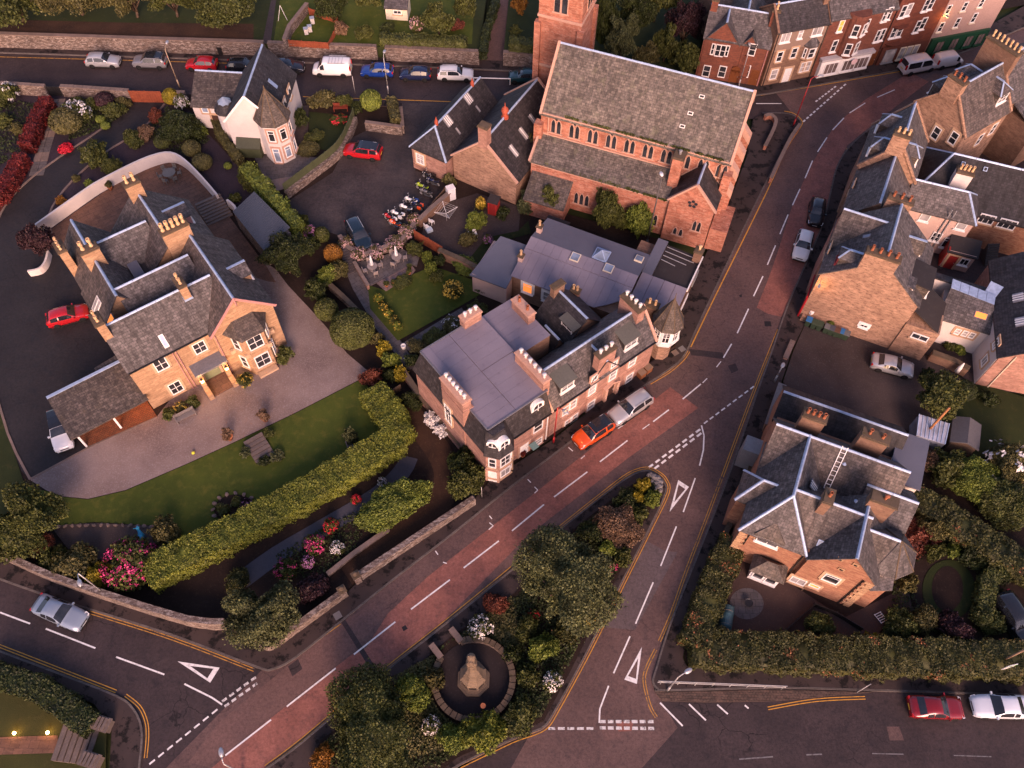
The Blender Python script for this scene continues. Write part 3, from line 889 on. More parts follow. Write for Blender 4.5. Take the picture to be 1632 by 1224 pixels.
wall_line('retaining_wall',[(-200,67),(0,75),(212,82),(408,88),(426,89)],TZ + 0.35,0.5,ST_WALL,'long stone retaining wall behind the row of parked cars on the upper road',cope_h=0.08)
wall_line('retaining_wall',[(432,89),(603,95)],TZ + 0.3,0.5,ST_WALL,'stone retaining wall behind the white van, below the timber-fenced plot',stones=0.6)
wall_line('retaining_wall',[(616,96),(764,103)],TZ + 0.3,0.5,ST_WALL,'stone retaining wall below the clipped hedge beside the lane mouth',stones=0.6)
wall_line('retaining_wall',[(802,104),(862,108)],TZ + 0.3,0.5,ST_WALL,'short stone retaining wall between the lane and the church tower')
wall_line('garden_wall',[(10,148),(80,153)],1.5,0.45,ST_WALL,'short stone garden wall left of the black iron gate',stones=0.55)
wall_line('garden_wall',[(104,153),(212,160)],1.5,0.45,ST_WALL,'stone garden wall with pale coping between iron gate and red timber gate',stones=0.55)
wall_line('garden_wall',[(268,161),(300,162)],1.4,0.4,ST_WALL,'stub of stone wall between red timber gate and white cottage')
wall_line('white_terrace_wall',smooth_px([(66,374),(140,321),(168,303),(218,277),(252,263),(278,259),(300,270),(328,298),(352,326)],3),1.6,0.22,HARL,'curved white rendered wall round the villa rear patio',cope=None)
wall_line('white_terrace_wall',smooth_px([(366,330),(378,340),(386,358)],2),1.2,0.25,HARL,'short white curved wall beside the blue-roofed shed',cope=None)
wall_line('white_terrace_wall',smooth_px([(50,440),(68,436),(78,424),(82,408)],3),0.9,0.22,HARL,'short curved white wall beside the dark purple tree',cope=None)
wall_line('roadside_wall',smooth_px([(-40,868),(30,898),(92,926),(180,956),(310,996),(366,1000)],2),1.9,0.5,ST_WALL,'rubble roadside wall below the pink rhododendron',cope=None)
wall_line('roadside_wall',smooth_px([(412,1022),(424,1032),(436,1032),(462,1014)],3)+[(548,951)],1.35,0.45,ST_WALL,'stone roadside wall between the corner tree and the gate pillars',cope=None)
wall_line('roadside_wall',[(576,922),(660,866),(756,802)],1.3,0.5,ST_WALL,'long stone roadside wall with pale weathered top below the bright green bush',cope=None)
wall_line('low_bed_wall',[(523,918),(566,884),(620,846)],0.45,0.3,ST_WALL,'low stone edging wall under the bright green bush')
pillar((549,949),'stone gate pillar with ball cap, left of the garden gateway',rz=0.6)
pillar((571,926),'stone gate pillar with ball cap, right of the garden gateway',rz=0.6)
wall_line('boundary_wall',[(640,592),(668,634),(714,690),(770,758)],0.8,0.45,ST_PINK,'long pink stone boundary wall beside the flat-roofed house',cope=ST_CAP)
wall_line('car_park_wall',smooth_px([(568,196),(556,226),(540,252),(505,280),(458,316)],3),1.0,0.45,ST_WALL,'low rubble wall along the edge of the motorcycle car park',cope=None)
wall_line('raised_bed_wall',[(584,207),(642,215)],1.2,0.4,ST_WALL,'stone front wall of the raised bed behind the red car')
wall_line('raised_bed_wall',[(643,214),(640,182)],1.1,0.35,ST_WALL,'stone end wall of the raised bed beside the car park mouth')
wall_line('path_wall',[(528,462),(548,480),(570,502)],0.9,0.4,ST_WALL,'short stone wall between the garden path and the round bushes',cope=ST_CAP)
wall_line('garden_wall',[(700,410),(735,425),(772,444)],1.3,0.4,ST_BROWN,'brown stone wall between the two lawns',cope=ST_CAP)
wall_line('car_park_wall',[(669,362),(690,342),(718,318)],1.2,0.4,ST_BROWN,'stone wall behind the row of motorcycles')
wall_line('blossom_wall',[(543,384),(556,402),(580,416)],0.9,0.35,ST_WALL,'low wall under blossom beside the garden steps')
wall_line('blossom_wall',[(582,414),(615,402),(640,392),(662,364)],0.9,0.35,ST_WALL,'low wall under blossom behind the garden tables')
wall_line('terrace_side_wall',[(566,424),(588,462)],0.7,0.25,ST_PINK,'thin wall with pale coping beside the garden steps')
wall_line('street_wall',[(1240,625),(1228,660),(1218,690)],1.5,0.55,ST_BROWN,'stone street wall with wide grey coping by the corner house',cope=plain('grey_coping',(0.16,0.145,0.14),0.85),ch_over=0.12)
wall_line('street_wall',[(1206,712),(1190,760),(1168,822),(1150,862)],0.9,0.35,ST_BROWN,'low stone wall along the pavement beside the corner house',cope=ST_CAP)
wall_line('car_park_edge',[(1262,546),(1250,574)],0.35,0.4,ST_PINK,'low pink stone edge at the mouth of the gravel car park')
wall_line('court_wall',[(1478,572),(1510,584),(1536,598)],1.2,0.5,ST_BROWN,'ruined stone wall behind the silver coupe',cope=ST_CAP)
wall_line('churchyard_wall',smooth_px([(1272,206),(1258,226),(1240,262),(1226,292)],2),0.8,0.3,ST_RED,'low red stone wall between the church end and the pavement')
wall_line('churchyard_wall',smooth_px([(1217,192),(1226,190),(1234,198),(1230,214),(1217,240)],3),0.7,0.3,ST_RED,'small curved red stone wall at the church corner')

def fence(name,pxs,h,mat,label,z0=0.0,pw=1.8,cat='fence',thick=0.06):
 """close-boarded fence: each panel and post a part"""
 pts = [Vector(P(x,y,z0)) for x,y in pxs]
 o = empty(name,pts[0],label,cat)
 for i in range(len(pts) - 1):
  a,b = pts[i],pts[i + 1]
  ln = (b - a).length
  m = max(1,round(ln / pw))
  for k in range(m):
   p,q = a + (b - a) * (k / m),a + (b - a) * ((k + 1) / m)
   mb = MB()
   nb = max(3,int((q - p).length / 0.16))
   for j in range(nb):
    s,e = p + (q - p) * (j / nb),p + (q - p) * ((j + 0.93) / nb)
    c = (s + e) / 2
    mb.box((c.x,c.y,z0 + 0.04),((e - s).length,thick * (0.6 if j % 2 else 1.0),h + random.uniform(-0.015,0.015)),math.atan2(b.y - a.y,b.x - a.x))
   obj('fence_panel',mb,mat,o)
   mb = MB()
   mb.box((p.x,p.y,z0),(0.11,0.11,h + 0.12),math.atan2(b.y - a.y,b.x - a.x))
   obj('fence_post',mb,mat,o)
 return o
fence('boarded_fence',smooth_px([(566,194),(554,224),(538,250),(503,278),(456,314)],2),2.0,WOOD_GREEN,'curving green boarded fence between cottage garden and car park')
fence('timber_gate',[(213,163),(263,164)],1.7,WOOD_RED,'wide red-brown timber gate at the head of the dark drive',pw=1.6,cat='gate')
fence('iron_gate',[(82,153),(103,153)],1.4,BLACKP,'black iron garden gate between two stone walls',pw=1.5,cat='gate')
fence('timber_fence',[(662,382),(706,408)],1.5,WOOD_RED,'orange-brown panel fence beside the blossom wall')
fence('timber_fence',[(462,74),(524,78)],0.9,WOOD_RED,'red timber fence along the front of the beehive plot',z0=TZ + 0.02,pw=2.0)
fence('timber_fence',[(524,78),(542,42)],0.8,WOOD_RED,'dark timber fence on the right side of the beehive plot',z0=TZ + 0.02,pw=2.0)
fence('timber_fence',[(494,24),(540,38)],1.0,WOOD_RED,'red timber fence at the back of the beehive plot',z0=TZ + 0.02,pw=2.0)
wall_line('plot_wall',[(456,76),(464,54),(492,18)],1.2,0.4,ST_WALL,'stone wall on the left side of the beehive plot',z0=TZ)
fence('boarded_fence',[(670,356),(722,296)],1.0,WOOD,'brown timber fence behind the motorcycles',z0=0.05)
# ---------------------------------------------------------------- building kit
class Fr:
 """a building's own frame: u along its front, v into its depth"""
 def __init__(s,o,ang):
  s.o = Vector((o[0],o[1]))
  s.a = ang
  s.c,s.s = math.cos(ang),math.sin(ang)
 def w(s,u,v,z=0.0):
  return Vector((s.o.x + s.c * u - s.s * v,s.o.y + s.s * u + s.c * v,z))
 def l(s,px,py,z):
  q = P(px,py,z)
  x,y = q[0] - s.o.x,q[1] - s.o.y
  return (s.c * x + s.s * y,-s.s * x + s.c * y)
 def hit(s,side,c,px,py):
  """where the view through a photo point meets the wall u=c or v=c: (position along wall, z)"""
  q = RT * ((px - CXP) / FPX) - UP * ((py - CYP) / FPX) + FW
  lx = lambda v: (s.c * v[0] + s.s * v[1],-s.s * v[0] + s.c * v[1])
  o = lx((CAM[0] - s.o.x,CAM[1] - s.o.y))
  d = lx(q)
  k = 1 if side in 'fb' else 0
  t = (c - o[k]) / d[k]
  return (o[1 - k] + t * d[1 - k],CAM[2] + t * q[2])

def frame_px(a,b,z,deg=None):
 A,B = P(*a,z),P(*b,z)
 return Fr(A,math.radians(deg) if deg is not None else math.atan2(B[1] - A[1],B[0] - A[0]))

def house(name,fr,u,v,label,cat='house',group=None):
 return empty(name,fr.w(u,v,0),label,cat,group)

def caps(roof,a,b,w=0.27,seg=1.7,mat=None,name='ridge_cap',lift=0.03):
 """lead roll laid along a ridge or hip in separate lengths"""
 mat = mat or LEAD
 a,b = Vector(a),Vector(b)
 ln = (b - a).length
 n = max(1,round(ln / seg))
 d = (b - a) / n
 hd = Vector((d.x,d.y,0)).normalized()
 sx = Vector((-hd.y,hd.x,0))
 base = wloc(roof)
 me = None
 for k in range(n):
  if me is None:
   mb = MB()
   e = d * 0.985
   pr = [(-w / 2,-0.09),(-w * 0.22,0.02),(0,0.05),(w * 0.22,0.02),(w / 2,-0.09)]
   v = [sx * y + Vector((0,0,z + lift)) + q for q in (Vector((0,0,0)),e) for y,z in pr]
   f = [(i,i + 1,6 + i,5 + i) for i in range(4)] + [(0,5,9,4),(4,3,2,1,0),(5,6,7,8,9)]
   mb.mesh(v,f)
   me = mb.data(name,mat)
  p = a + d * k - base
  o = inst(name,me,roof,p)
  o.location.z += random.uniform(-0.008,0.008)

def gable(h,fr,u0,u1,v0,v1,ze,zr,axis='u',hip=(0,0),wall=None,roof=None,z0=0.0,over=0.22,cap=True,mid=0.5,skew=None,walls=True,vc=0.0,ov_end=0.12,zb=None,capm=None,seg=1.7):
 """a pitched block. axis: direction of the ridge; hip: how far the ridge stops short of each end;
    mid: where the ridge lies across the block; zb: eave height of the far slope if different"""
 T = (lambda a,b,z: fr.w(a,b,z)) if axis == 'u' else (lambda a,b,z: fr.w(b,a,z))
 a0,a1,b0,b1 = (u0,u1,v0,v1) if axis == 'u' else (v0,v1,u0,u1)
 zb = ze if zb is None else zb
 bm_ = b0 + (b1 - b0) * mid
 if walls:
  mb = MB()
  def quad(p):
   mb.face(p)
  g = 0.10
  flip = axis != 'u'
  def F(p):
   mb.face(p[::-1] if flip else p)
  F([T(a0,b0,z0),T(a1,b0,z0),T(a1,b0,ze),T(a0,b0,ze)])
  F([T(a1,b1,z0),T(a0,b1,z0),T(a0,b1,zb),T(a1,b1,zb)])
  for a,hp,sg in ((a0,hip[0],1),(a1,hip[1],-1)):
   ring = [T(a,b1,z0),T(a,b0,z0),T(a,b0,ze)] + ([T(a,bm_,zr - g)] if hp == 0 else []) + [T(a,b1,zb)]
   F(ring if sg > 0 else ring[::-1])
  obj('wall',mb,wall,h)
 t = 0.16
 s0 = (zr - ze) / (bm_ - b0)
 s1 = (zr - zb) / (b1 - bm_)
 e0,e1 = (ov_end if hip[0] == 0 else over),(ov_end if hip[1] == 0 else over)
 h0,h1 = hip
 fb0,fb1 = b0 - over,b1 + over
 fz0,fz1 = ze - over * s0 + 0.06,zb - over * s1 + 0.06
 zr2 = zr + 0.06
 ra,rb = a0 + (h0 if h0 else -e0),a1 - (h1 if h1 else -e1)
 mb = MB()
 mb.slab([T(a0 - e0,fb0,fz0),T(a1 + e1,fb0,fz0),T(rb,bm_,zr2),T(ra,bm_,zr2)],t)
 mb.slab([T(a0 - e0,fb1,fz1),T(ra,bm_,zr2),T(rb,bm_,zr2),T(a1 + e1,fb1,fz1)],t)
 if h0:
  mb.slab([T(a0 - e0,fb0,fz0),T(ra,bm_,zr2),T(a0 - e0,fb1,fz1)],t)
 if h1:
  mb.slab([T(a1 + e1,fb0,fz0),T(a1 + e1,fb1,fz1),T(rb,bm_,zr2)],t)
 r = obj('roof',mb,roof,h)
 if cap:
  caps(r,T(ra,bm_,zr2),T(rb,bm_,zr2),mat=capm,seg=seg)
  if h0:
   for q in (T(a0 - e0,fb0,fz0),T(a0 - e0,fb1,fz1)):
    caps(r,q,T(ra,bm_,zr2),0.26,mat=capm,name='hip_cap',seg=seg)
  if h1:
   for q in (T(a1 + e1,fb0,fz0),T(a1 + e1,fb1,fz1)):
    caps(r,q,T(rb,bm_,zr2),0.26,mat=capm,name='hip_cap',seg=seg)
 if skew is not None:
  for a,hp in ((a0 - e0 + 0.1,h0),(a1 + e1 - 0.1,h1)):
   if hp == 0:
    mb = MB()
    for q,zq in ((fb0,fz0),(fb1,fz1)):
     mb.bar(T(a,q,zq + 0.04),T(a,bm_,zr2 + 0.04),0.28,0.2)
    obj('skew_coping',mb,skew,r)
 return r

def block(h,fr,u0,u1,v0,v1,z1,wall,z0=0.0,name='wall'):
 mb = MB()
 q = [fr.w(u0,v0),fr.w(u1,v0),fr.w(u1,v1),fr.w(u0,v1)]
 mb.prism([(p.x,p.y) for p in q],z0,z1)
 return obj(name,mb,wall,h,flat=fr.a)

def slabroof(h,fr,pts,mat,t=0.15,name='roof'):
 """a single roof plane from local (u, v, z) corners"""
 mb = MB()
 mb.slab([fr.w(*p) for p in pts],t)
 return obj(name,mb,mat,h,flat=fr.a)

_WM = {}
def win_mesh(w,h,style,mats):
 key = (round(w,2),round(h,2),style,mats)
 if key in _WM:
  return _WM[key]
 fm,gm,sm = mats
 f = MB()
 t = 0.09
 d = 0.10
 def bx(x0,x1,z0,z1,y0=-d,y1=0.02):
  f.mesh([(x,y,z) for z in (z0,z1) for x,y in ((x0,y0),(x1,y0),(x1,y1),(x0,y1))],[(4,5,6,7),(3,2,1,0),(0,1,5,4),(1,2,6,5),(2,3,7,6),(3,0,4,7)])
 bx(-w / 2,-w / 2 + t,0,h)
 bx(w / 2 - t,w / 2,0,h)
 bx(-w / 2 + t,w / 2 - t,0,t * 1.3)
 bx(-w / 2 + t,w / 2 - t,h - t,h)
 q = 0.025
 if style in ('sash','four','multi'):
  bx(-w / 2 + t,w / 2 - t,h / 2 - q,h / 2 + q,-d + 0.02)
 if style in ('four','pair','multi'):
  bx(-q,q,t,h - t,-d + 0.03)
 if style == 'multi':
  for zz in (0.70,0.84):
   bx(-w / 2 + t,w / 2 - t,h * zz - 0.015,h * zz + 0.015,-d + 0.03)
 if style == 'top':
  bx(-w / 2 + t,w / 2 - t,h * 0.72 - q,h * 0.72 + q,-d + 0.02)
 if style == 'triple':
  for x in (-w / 6,w / 6):
   bx(x - q,x + q,t,h - t,-d + 0.03)
 g = MB()
 g.mesh([(-w / 2 + t,-0.045,t),(w / 2 - t,-0.045,t),(w / 2 - t,-0.045,h - t),(-w / 2 + t,-0.045,h - t)],[(0,1,2,3)])
 s = MB()
 s.box((0,-0.10,-0.12),(w + 0.24,0.24,0.12))
 lint = MB()
 for x in (-w / 2 - 0.11,w / 2 + 0.11):
  lint.box((x,-0.01,0),(0.2,0.10,h))
 lint.box((0,-0.01,h),(w + 0.42,0.10,0.24))
 _WM[key] = (f.data('window',fm),g.data('pane',gm),s.data('sill',sm),lint.data('window_surround',sm))
 return _WM[key]

ROT = {'f': 0.0,'r': math.pi / 2,'b': math.pi,'l': -math.pi / 2}
def window(h,fr,side,c,pos,z,w=1.05,ht=1.7,style='sash',frame=None,pane=None,sill=None,surround=True,proud=0.0,name='window'):
 me = win_mesh(w,ht,style,(frame or WHITE,pane or GLASS,sill or ST_TRIM))
 sg = {'f': -1,'b': 1,'r': 1,'l': -1}[side]
 p = fr.w(pos,c + sg * proud,z) if side in 'fb' else fr.w(c + sg * proud,pos,z)
 o = inst(name,me[0],h,p - wloc(h),fr.a + ROT[side])
 inst('pane',me[1],o,(0,0,0))
 inst('sill',me[2],o,(0,0,0))
 if surround:
  inst('window_surround',me[3],o,(0,0,0))
 return o

def wins(h,fr,side,c,lst,w=1.05,ht=1.7,**kw):
 """windows by the photo point of their centre: (px, py[, w, h[, style]])"""
 for q in lst:
  ww,hh = (q[2],q[3]) if len(q) >= 4 else (w,ht)
  k = dict(kw)
  if len(q) >= 5:
   k['style'] = q[4]
  if len(q) >= 6:
   k['pane'] = q[5]
  pos,z = fr.hit(side,c,q[0],q[1])
  window(h,fr,side,c,pos,z - hh / 2,ww,hh,**k)

def door(h,fr,side,c,pos,w=1.0,ht=2.1,mat=None,z=0.0,arch=False,surround=ST_TRIM):
 sg = {'f': -1,'b': 1,'r': 1,'l': -1}[side]
 p = fr.w(pos,c,z) if side in 'fb' else fr.w(c,pos,z)
 mb = MB()
 mb.box((0,-0.03,0),(w,0.08,ht))
 for x in (-w * 0.22,w * 0.22):
  for zz in (0.15,ht * 0.52):
   mb.box((x,-0.08,zz),(w * 0.3,0.03,ht * 0.36))
 if arch:
  mb.lathe([(w / 2,0.0),(w / 2,0.08)],(0,0,0),16)
  n = len(mb.v)
  for i in range(n - 32,n):
   x,y,zz = mb.v[i]
   mb.v[i] = (x,-0.07 + zz,ht + y)
 o = bpy.data.objects.new('door',mb.data('door',mat or WHITE))
 o.location = p - wloc(h)
 o.rotation_euler = (0,0,fr.a + ROT[side])
 link(o,h)
 s = MB()
 for x in (-w / 2 - 0.12,w / 2 + 0.12):
  s.box((x,-0.02,0),(0.22,0.14,ht))
 s.box((0,-0.02,ht),(w + 0.5,0.14,0.25))
 if not arch:
  inst('door_surround',s.data('door_surround',surround),o,(0,0,0))
 k = MB()
 k.lathe([(0.02,0),(0.045,0.02),(0.045,0.05),(0.02,0.07)],(w * 0.36,-0.12,1.0),8)
 inst('door_handle',k.data('door_handle',GALV),o,(0,0,0))
 return o

_PM = {}
def pot_mesh(mat,kind):
 if (mat,kind) not in _PM:
  mb = MB()
  if kind == 'tall':
   mb.lathe([(0.17,0),(0.17,0.08),(0.12,0.14),(0.115,0.40),(0.15,0.46),(0.18,0.56),(0.14,0.66),(0.16,0.70),(0.16,0.80),(0.10,0.80),(0.10,0.60)],n=10,capt=False)
  elif kind == 'cowl':
   mb.lathe([(0.15,0),(0.14,0.45),(0.10,0.46),(0.10,0.52),(0.24,0.52),(0.22,0.60),(0.10,0.66),(0.02,0.67)],n=10)
  else:
   mb.lathe([(0.18,0),(0.15,0.06),(0.14,0.55),(0.17,0.58),(0.17,0.66),(0.12,0.66),(0.12,0.4)],n=10,capt=False)
  _PM[(mat,kind)] = mb.data('chimney_pot',mat,smooth=True)
 return _PM[(mat,kind)]

def chimney(h,fr,u,v,z0,z1,du,dv,n,mat,pot=None,kind='tall',cap=ST_CAP,scale=0.88,flash=False):
 mb = MB()
 c = fr.w(u,v,z0)
 mb.box(c,(du,dv,z1 - z0 - 0.22),fr.a)
 o = obj('chimney',mb,mat,h)
 mb = MB()
 mb.box((c.x,c.y,z1 - 0.22),(du + 0.18,dv + 0.18,0.14),fr.a)
 mb.box((c.x,c.y,z1 - 0.08),(du + 0.04,dv + 0.04,0.08),fr.a)
 obj('chimney_cap',mb,cap,o)
 if flash:
  fl = MB()
  fl.box((c.x,c.y,z0 + 0.001),(du + 0.1,dv + 0.1,max(0.2,(z1 - z0) * 0.12)),fr.a)
  obj('flashing',fl,LEAD,o)
 me = pot_mesh(pot or POT_CREAM,kind)
 for k in range(n):
  t = (k + 0.5) / n - 0.5
  a = (t * (du - 0.1),0) if du >= dv else (0,t * (dv - 0.1))
  q = fr.w(u + a[0],v + a[1],z1) - wloc(o)
  p = inst('chimney_pot',me,o,q,random.uniform(0,3))
  s = scale * random.uniform(0.92,1.08)
  p.scale = (scale,scale,s)
 return o

def on_roof(h,fr,cu,cv,z,w,l,slope,up='v',mat=None,frame=None,name='roof_window',bars=0,t=0.07):
 """rooflight lying in a slope; slope = rise per metre toward +v or +u (sign allowed)"""
 ang = math.atan(slope)
 base = Vector(fr.w(cu,cv,z))
 R = Matrix.Rotation(fr.a + (0 if up == 'v' else -math.pi / 2),3,'Z') @ Matrix.Rotation(ang,3,'X')
 def bx(mb,x0,x1,y0,y1,z0,z1):
  v = [base + R @ Vector((x,y,zz)) for zz in (z0,z1) for x,y in ((x0,y0),(x1,y0),(x1,y1),(x0,y1))]
  mb.mesh(v,[(4,5,6,7),(3,2,1,0),(0,1,5,4),(1,2,6,5),(2,3,7,6),(3,0,4,7)])
 mb = MB()
 bx(mb,-w / 2,w / 2,-l / 2,l / 2,0.02,t)
 o = obj(name,mb,frame or LEAD_DK,h)
 mb = MB()
 bx(mb,-w / 2 + 0.07,w / 2 - 0.07,-l / 2 + 0.07,l / 2 - 0.07,t - 0.02,t + 0.012)
 obj('pane',mb,mat or GLASS_BLUE,o)
 if bars:
  mb = MB()
  for k in range(bars):
   x = -w / 2 + w * (k + 1) / (bars + 1)
   bx(mb,x - 0.035,x + 0.035,-l / 2,l / 2,t,t + 0.04)
  obj('glazing_bars',mb,WHITE,o)
 return o

def pipe(h,fr,side,c,pos,z0,z1,mat=None,r=0.055,name='downpipe'):
 sg = {'f': -1,'b': 1,'r': 1,'l': -1}[side]
 a = fr.w(pos,c + sg * 0.09,z0) if side in 'fb' else fr.w(c + sg * 0.09,pos,z0)
 mb = MB()
 mb.tube([a,a + Vector((0,0,z1 - z0))],r,6)
 return obj(name,mb,mat or BLACKP,h)

def gutter(h,fr,a,b,mat=None,r=0.07):
 mb = MB()
 mb.bar(fr.w(*a),fr.w(*b),r * 2,r * 1.6)
 return obj('gutter',mb,mat or BLACKP,h)

def dormer(h,fr,side,pos,c,z0,z1,w,depth,zr=None,hipped=False,roof=None,cheek=None,style='four',frame=None,ww=None,flat=False,pane=None,cap=True):
 """a dormer whose face stands in the plane c on the given side and runs back 'depth' into the roof"""
 sub = Fr(fr.w(pos,c) if side in 'fb' else fr.w(c,pos),fr.a + ROT[side])
 mb = MB()
 q = [sub.w(-w / 2,0),sub.w(w / 2,0),sub.w(w / 2,depth),sub.w(-w / 2,depth)]
 mb.prism([(p.x,p.y) for p in q],z0,z1)
 d = obj('dormer',mb,cheek or SL_DARK,h)
 zr = zr or z1 + w * 0.4
 t = 0.1
 mb = MB()
 o = 0.15
 if flat:
  mb.slab([sub.w(-w / 2 - o,-o * 1.4,z1 + 0.06),sub.w(w / 2 + o,-o * 1.4,z1 + 0.06),sub.w(w / 2 + o,depth,zr),sub.w(-w / 2 - o,depth,zr)],t)
 else:
  hp = w * 0.45 if hipped else -o
  A,B = sub.w(-w / 2 - o,-o,z1),sub.w(w / 2 + o,-o,z1)
  C,D = sub.w(w / 2 + o,depth,z1),sub.w(-w / 2 - o,depth,z1)
  R0,R1 = sub.w(0,hp,zr),sub.w(0,depth + w * 0.3,zr)
  mb.slab([B,C,R1,R0],t)
  mb.slab([D,A,R0,R1],t)
  if hipped:
   mb.slab([A,B,R0],t)
  else:
   g = MB()
   g.face([sub.w(-w / 2,-0.01,z1 - 0.01),sub.w(w / 2,-0.01,z1 - 0.01),sub.w(0,-0.01,zr - 0.12)])
   obj('dormer_gable',g,cheek or WHITE,d)
 r = obj('dormer_roof',mb,roof or SL_DARK,d)
 if not flat and cap:
  mbc = MB()
  mbc.bar(R0 + Vector((0,0,0.04)),R1 + Vector((0,0,0.04)),0.24,0.07)
  if hipped:
   for q in (A,B):
    mbc.bar(q + Vector((0,0,0.03)),R0 + Vector((0,0,0.04)),0.16,0.06)
  obj('dormer_lead',mbc,LEAD,d)
 window(d,sub,'f',0.0,0.0,z0 + (z1 - z0) * 0.08,ww or w * 0.86,(z1 - z0) * 0.84,style,frame or WHITE,pane,frame or WHITE,surround=False,proud=0.01)
 return d

def flat_sheets(h,fr,u0,u1,v0,v1,z,mat,n,axis='u',slope=0.0,name='roof_sheet',gap=0.014,seam=SEAM):
 """a flat roof laid in separate sheets"""
 for k in range(n):
  if axis == 'u':
   a,b = u0 + (u1 - u0) * k / n,u0 + (u1 - u0) * (k + 1) / n
   pts = [(a + gap / 2,v0),(b - gap / 2,v0),(b - gap / 2,v1),(a + gap / 2,v1)]
   zf = lambda u,v: z + slope * (v - v0)
  else:
   a,b = v0 + (v1 - v0) * k / n,v0 + (v1 - v0) * (k + 1) / n
   pts = [(u0,a + gap / 2),(u1,a + gap / 2),(u1,b - gap / 2),(u0,b - gap / 2)]
   zf = lambda u,v: z + slope * (u - u0)
  mb = MB()
  dz = random.uniform(0,0.012)
  mb.slab([fr.w(u,v,zf(u,v) + dz) for u,v in pts],0.05)
  obj(name,mb,mat,h,flat=fr.a)
# ---------------------------------------------------------------- sandstone villa (left)
def canted(h,fr,u0,u1,v0,v1,cut,z0,z1,mat,name='bay_wall'):
 """a canted bay standing out from v0 to v1 (v1 < v0)"""
 mb = MB()
 q = [fr.w(u0,v0 + 0.05),fr.w(u0,v0),fr.w(u0 + cut,v1),fr.w(u1 - cut,v1),fr.w(u1,v0),fr.w(u1,v0 + 0.05)]
 mb.prism([(p.x,p.y) for p in q],z0,z1)
 return obj(name,mb,mat,h)

def bay_windows(h,fr,u0,u1,v0,v1,cut,levels,wf,ht,style='four',sill=None,pane=None):
 for z in levels:
  window(h,fr,'f',v1,(u0 + u1) / 2,z,wf,ht,style,sill=sill,surround=False,pane=pane)
  for (a,b) in (((u0,v0),(u0 + cut,v1)),((u1 - cut,v1),(u1,v0))):
   A,B = fr.w(*a),fr.w(*b)
   sub = Fr(A,math.atan2(B.y - A.y,B.x - A.x))
   ln = (B - A).length
   window(h,sub,'f',0.0,ln / 2,z,min(0.8,ln * 0.6),ht,'sash',sill=sill,surround=False,pane=pane)

V = frame_px((197,599),(328,532),6.8)
h = house('stone_villa',V,4,3,'large golden sandstone villa with many slate roof ridges and lit porch','villa')
ZE,ZR = 6.8,10.0
gable(h,V,0.45,10.8,0.3,6.25,ZE,ZR,'u',wall=ST_GOLD,roof=SL_GREY)
gable(h,V,8.3,14.55,-0.4,9.1,ZE,ZR + 0.2,'v',wall=ST_GOLD,roof=SL_BROWN,ov_end=0.3)
gable(h,V,5.5,13.7,9.15,17.6,6.0,ZR,'v',wall=ST_GOLD,roof=SL_BROWN)
gable(h,V,0.5,5.5,6.0,11.3,ZE,ZR,'v',wall=ST_GOLD,roof=SL_BROWN)
gable(h,V,0.7,5.3,11.35,17.2,ZE,ZR - 0.1,'v',wall=ST_GOLD,roof=SL_BROWN)
gable(h,V,3.2,10.2,4.7,8.9,7.6,ZR - 0.12,'u',wall=ST_GOLD,roof=SL_GREY,walls=False)
gable(h,V,3.2,8.7,10.9,15.4,7.2,ZR - 0.2,'u',wall=ST_GOLD,roof=SL_GREY,walls=False)
block(h,V,5.0,8.6,8.2,11.6,7.25,FELT_DK,5.0,'lead_well')
block(h,V,3.4,9.2,14.8,19.0,4.2,ST_GOLD)
slabroof(h,V,[(3.2,14.6,5.0),(9.4,14.6,5.0),(9.4,19.2,4.35),(3.2,19.2,4.35)],FELT_BLUE)
gable(h,V,0.6,3.6,17.3,20.1,3.2,4.7,'u',wall=ST_GOLD,roof=SL_BROWN)
gable(h,V,10.2,13.9,17.7,20.3,3.4,4.9,'v',wall=ST_GOLD,roof=SL_GREY)
# small gabled dormers on the right slopes
dormer(h,V,'r',4.0,14.3,7.0,8.1,1.9,2.6,8.9,roof=SL_GREY,cheek=ST_GOLD)
dormer(h,V,'r',14.2,12.8,6.8,8.2,2.0,2.8,9.0,roof=SL_GREY,cheek=PINKTRIM)
# barge boards on the front gable
mb = MB()
for a,b in (((8.05,-0.74,6.72),(11.42,-0.74,10.2)),((14.8,-0.74,6.72),(11.42,-0.74,10.2))):
 mb.bar(V.w(*a),V.w(*b),0.06,0.26)
mb.bar(V.w(11.42,-0.76,9.3),V.w(11.42,-0.76,10.4),0.12,0.1)
obj('barge_board',mb,PINKTRIM,h)
# canted two-storey bay
canted(h,V,9.5,13.4,-0.4,-2.0,0.85,0,6.1,ST_GOLD)
bay_windows(h,V,9.5,13.4,-0.4,-2.0,0.85,(0.95,4.0),1.5,1.85)
mb = MB()
A_,B_,C_,D_ = (9.2,-0.40,6.15),(10.25,-2.28,6.15),(12.65,-2.28,6.15),(13.7,-0.40,6.15)
E_,F_ = (10.4,-0.42,7.15),(12.5,-0.42,7.15)
for f in ((A_,B_,E_),(B_,C_,F_,E_),(C_,D_,F_)):
 mb.slab([V.w(*p) for p in f],0.12)
obj('bay_roof',mb,SL_LICH,h)
mb = MB()
for q in ((9.4,-0.9),(10.3,-2.2),(12.6,-2.2),(13.5,-0.9)):
 mb.box(V.w(q[0],q[1] + 0.25,3.2),(0.5,0.3,0.5),V.a)
obj('string_course',mb,ST_TRIM,h)
mb = MB()
mb.box(V.w(11.45,-2.35,0),(2.0,0.6,0.35),V.a)
obj('bay_step',mb,ST_TRIM,h)
wins(h,V,'f',0.3,[(256,580,1.2,1.75),(318,553,1.2,1.6),(280,617,1.2,1.75)],style='four')
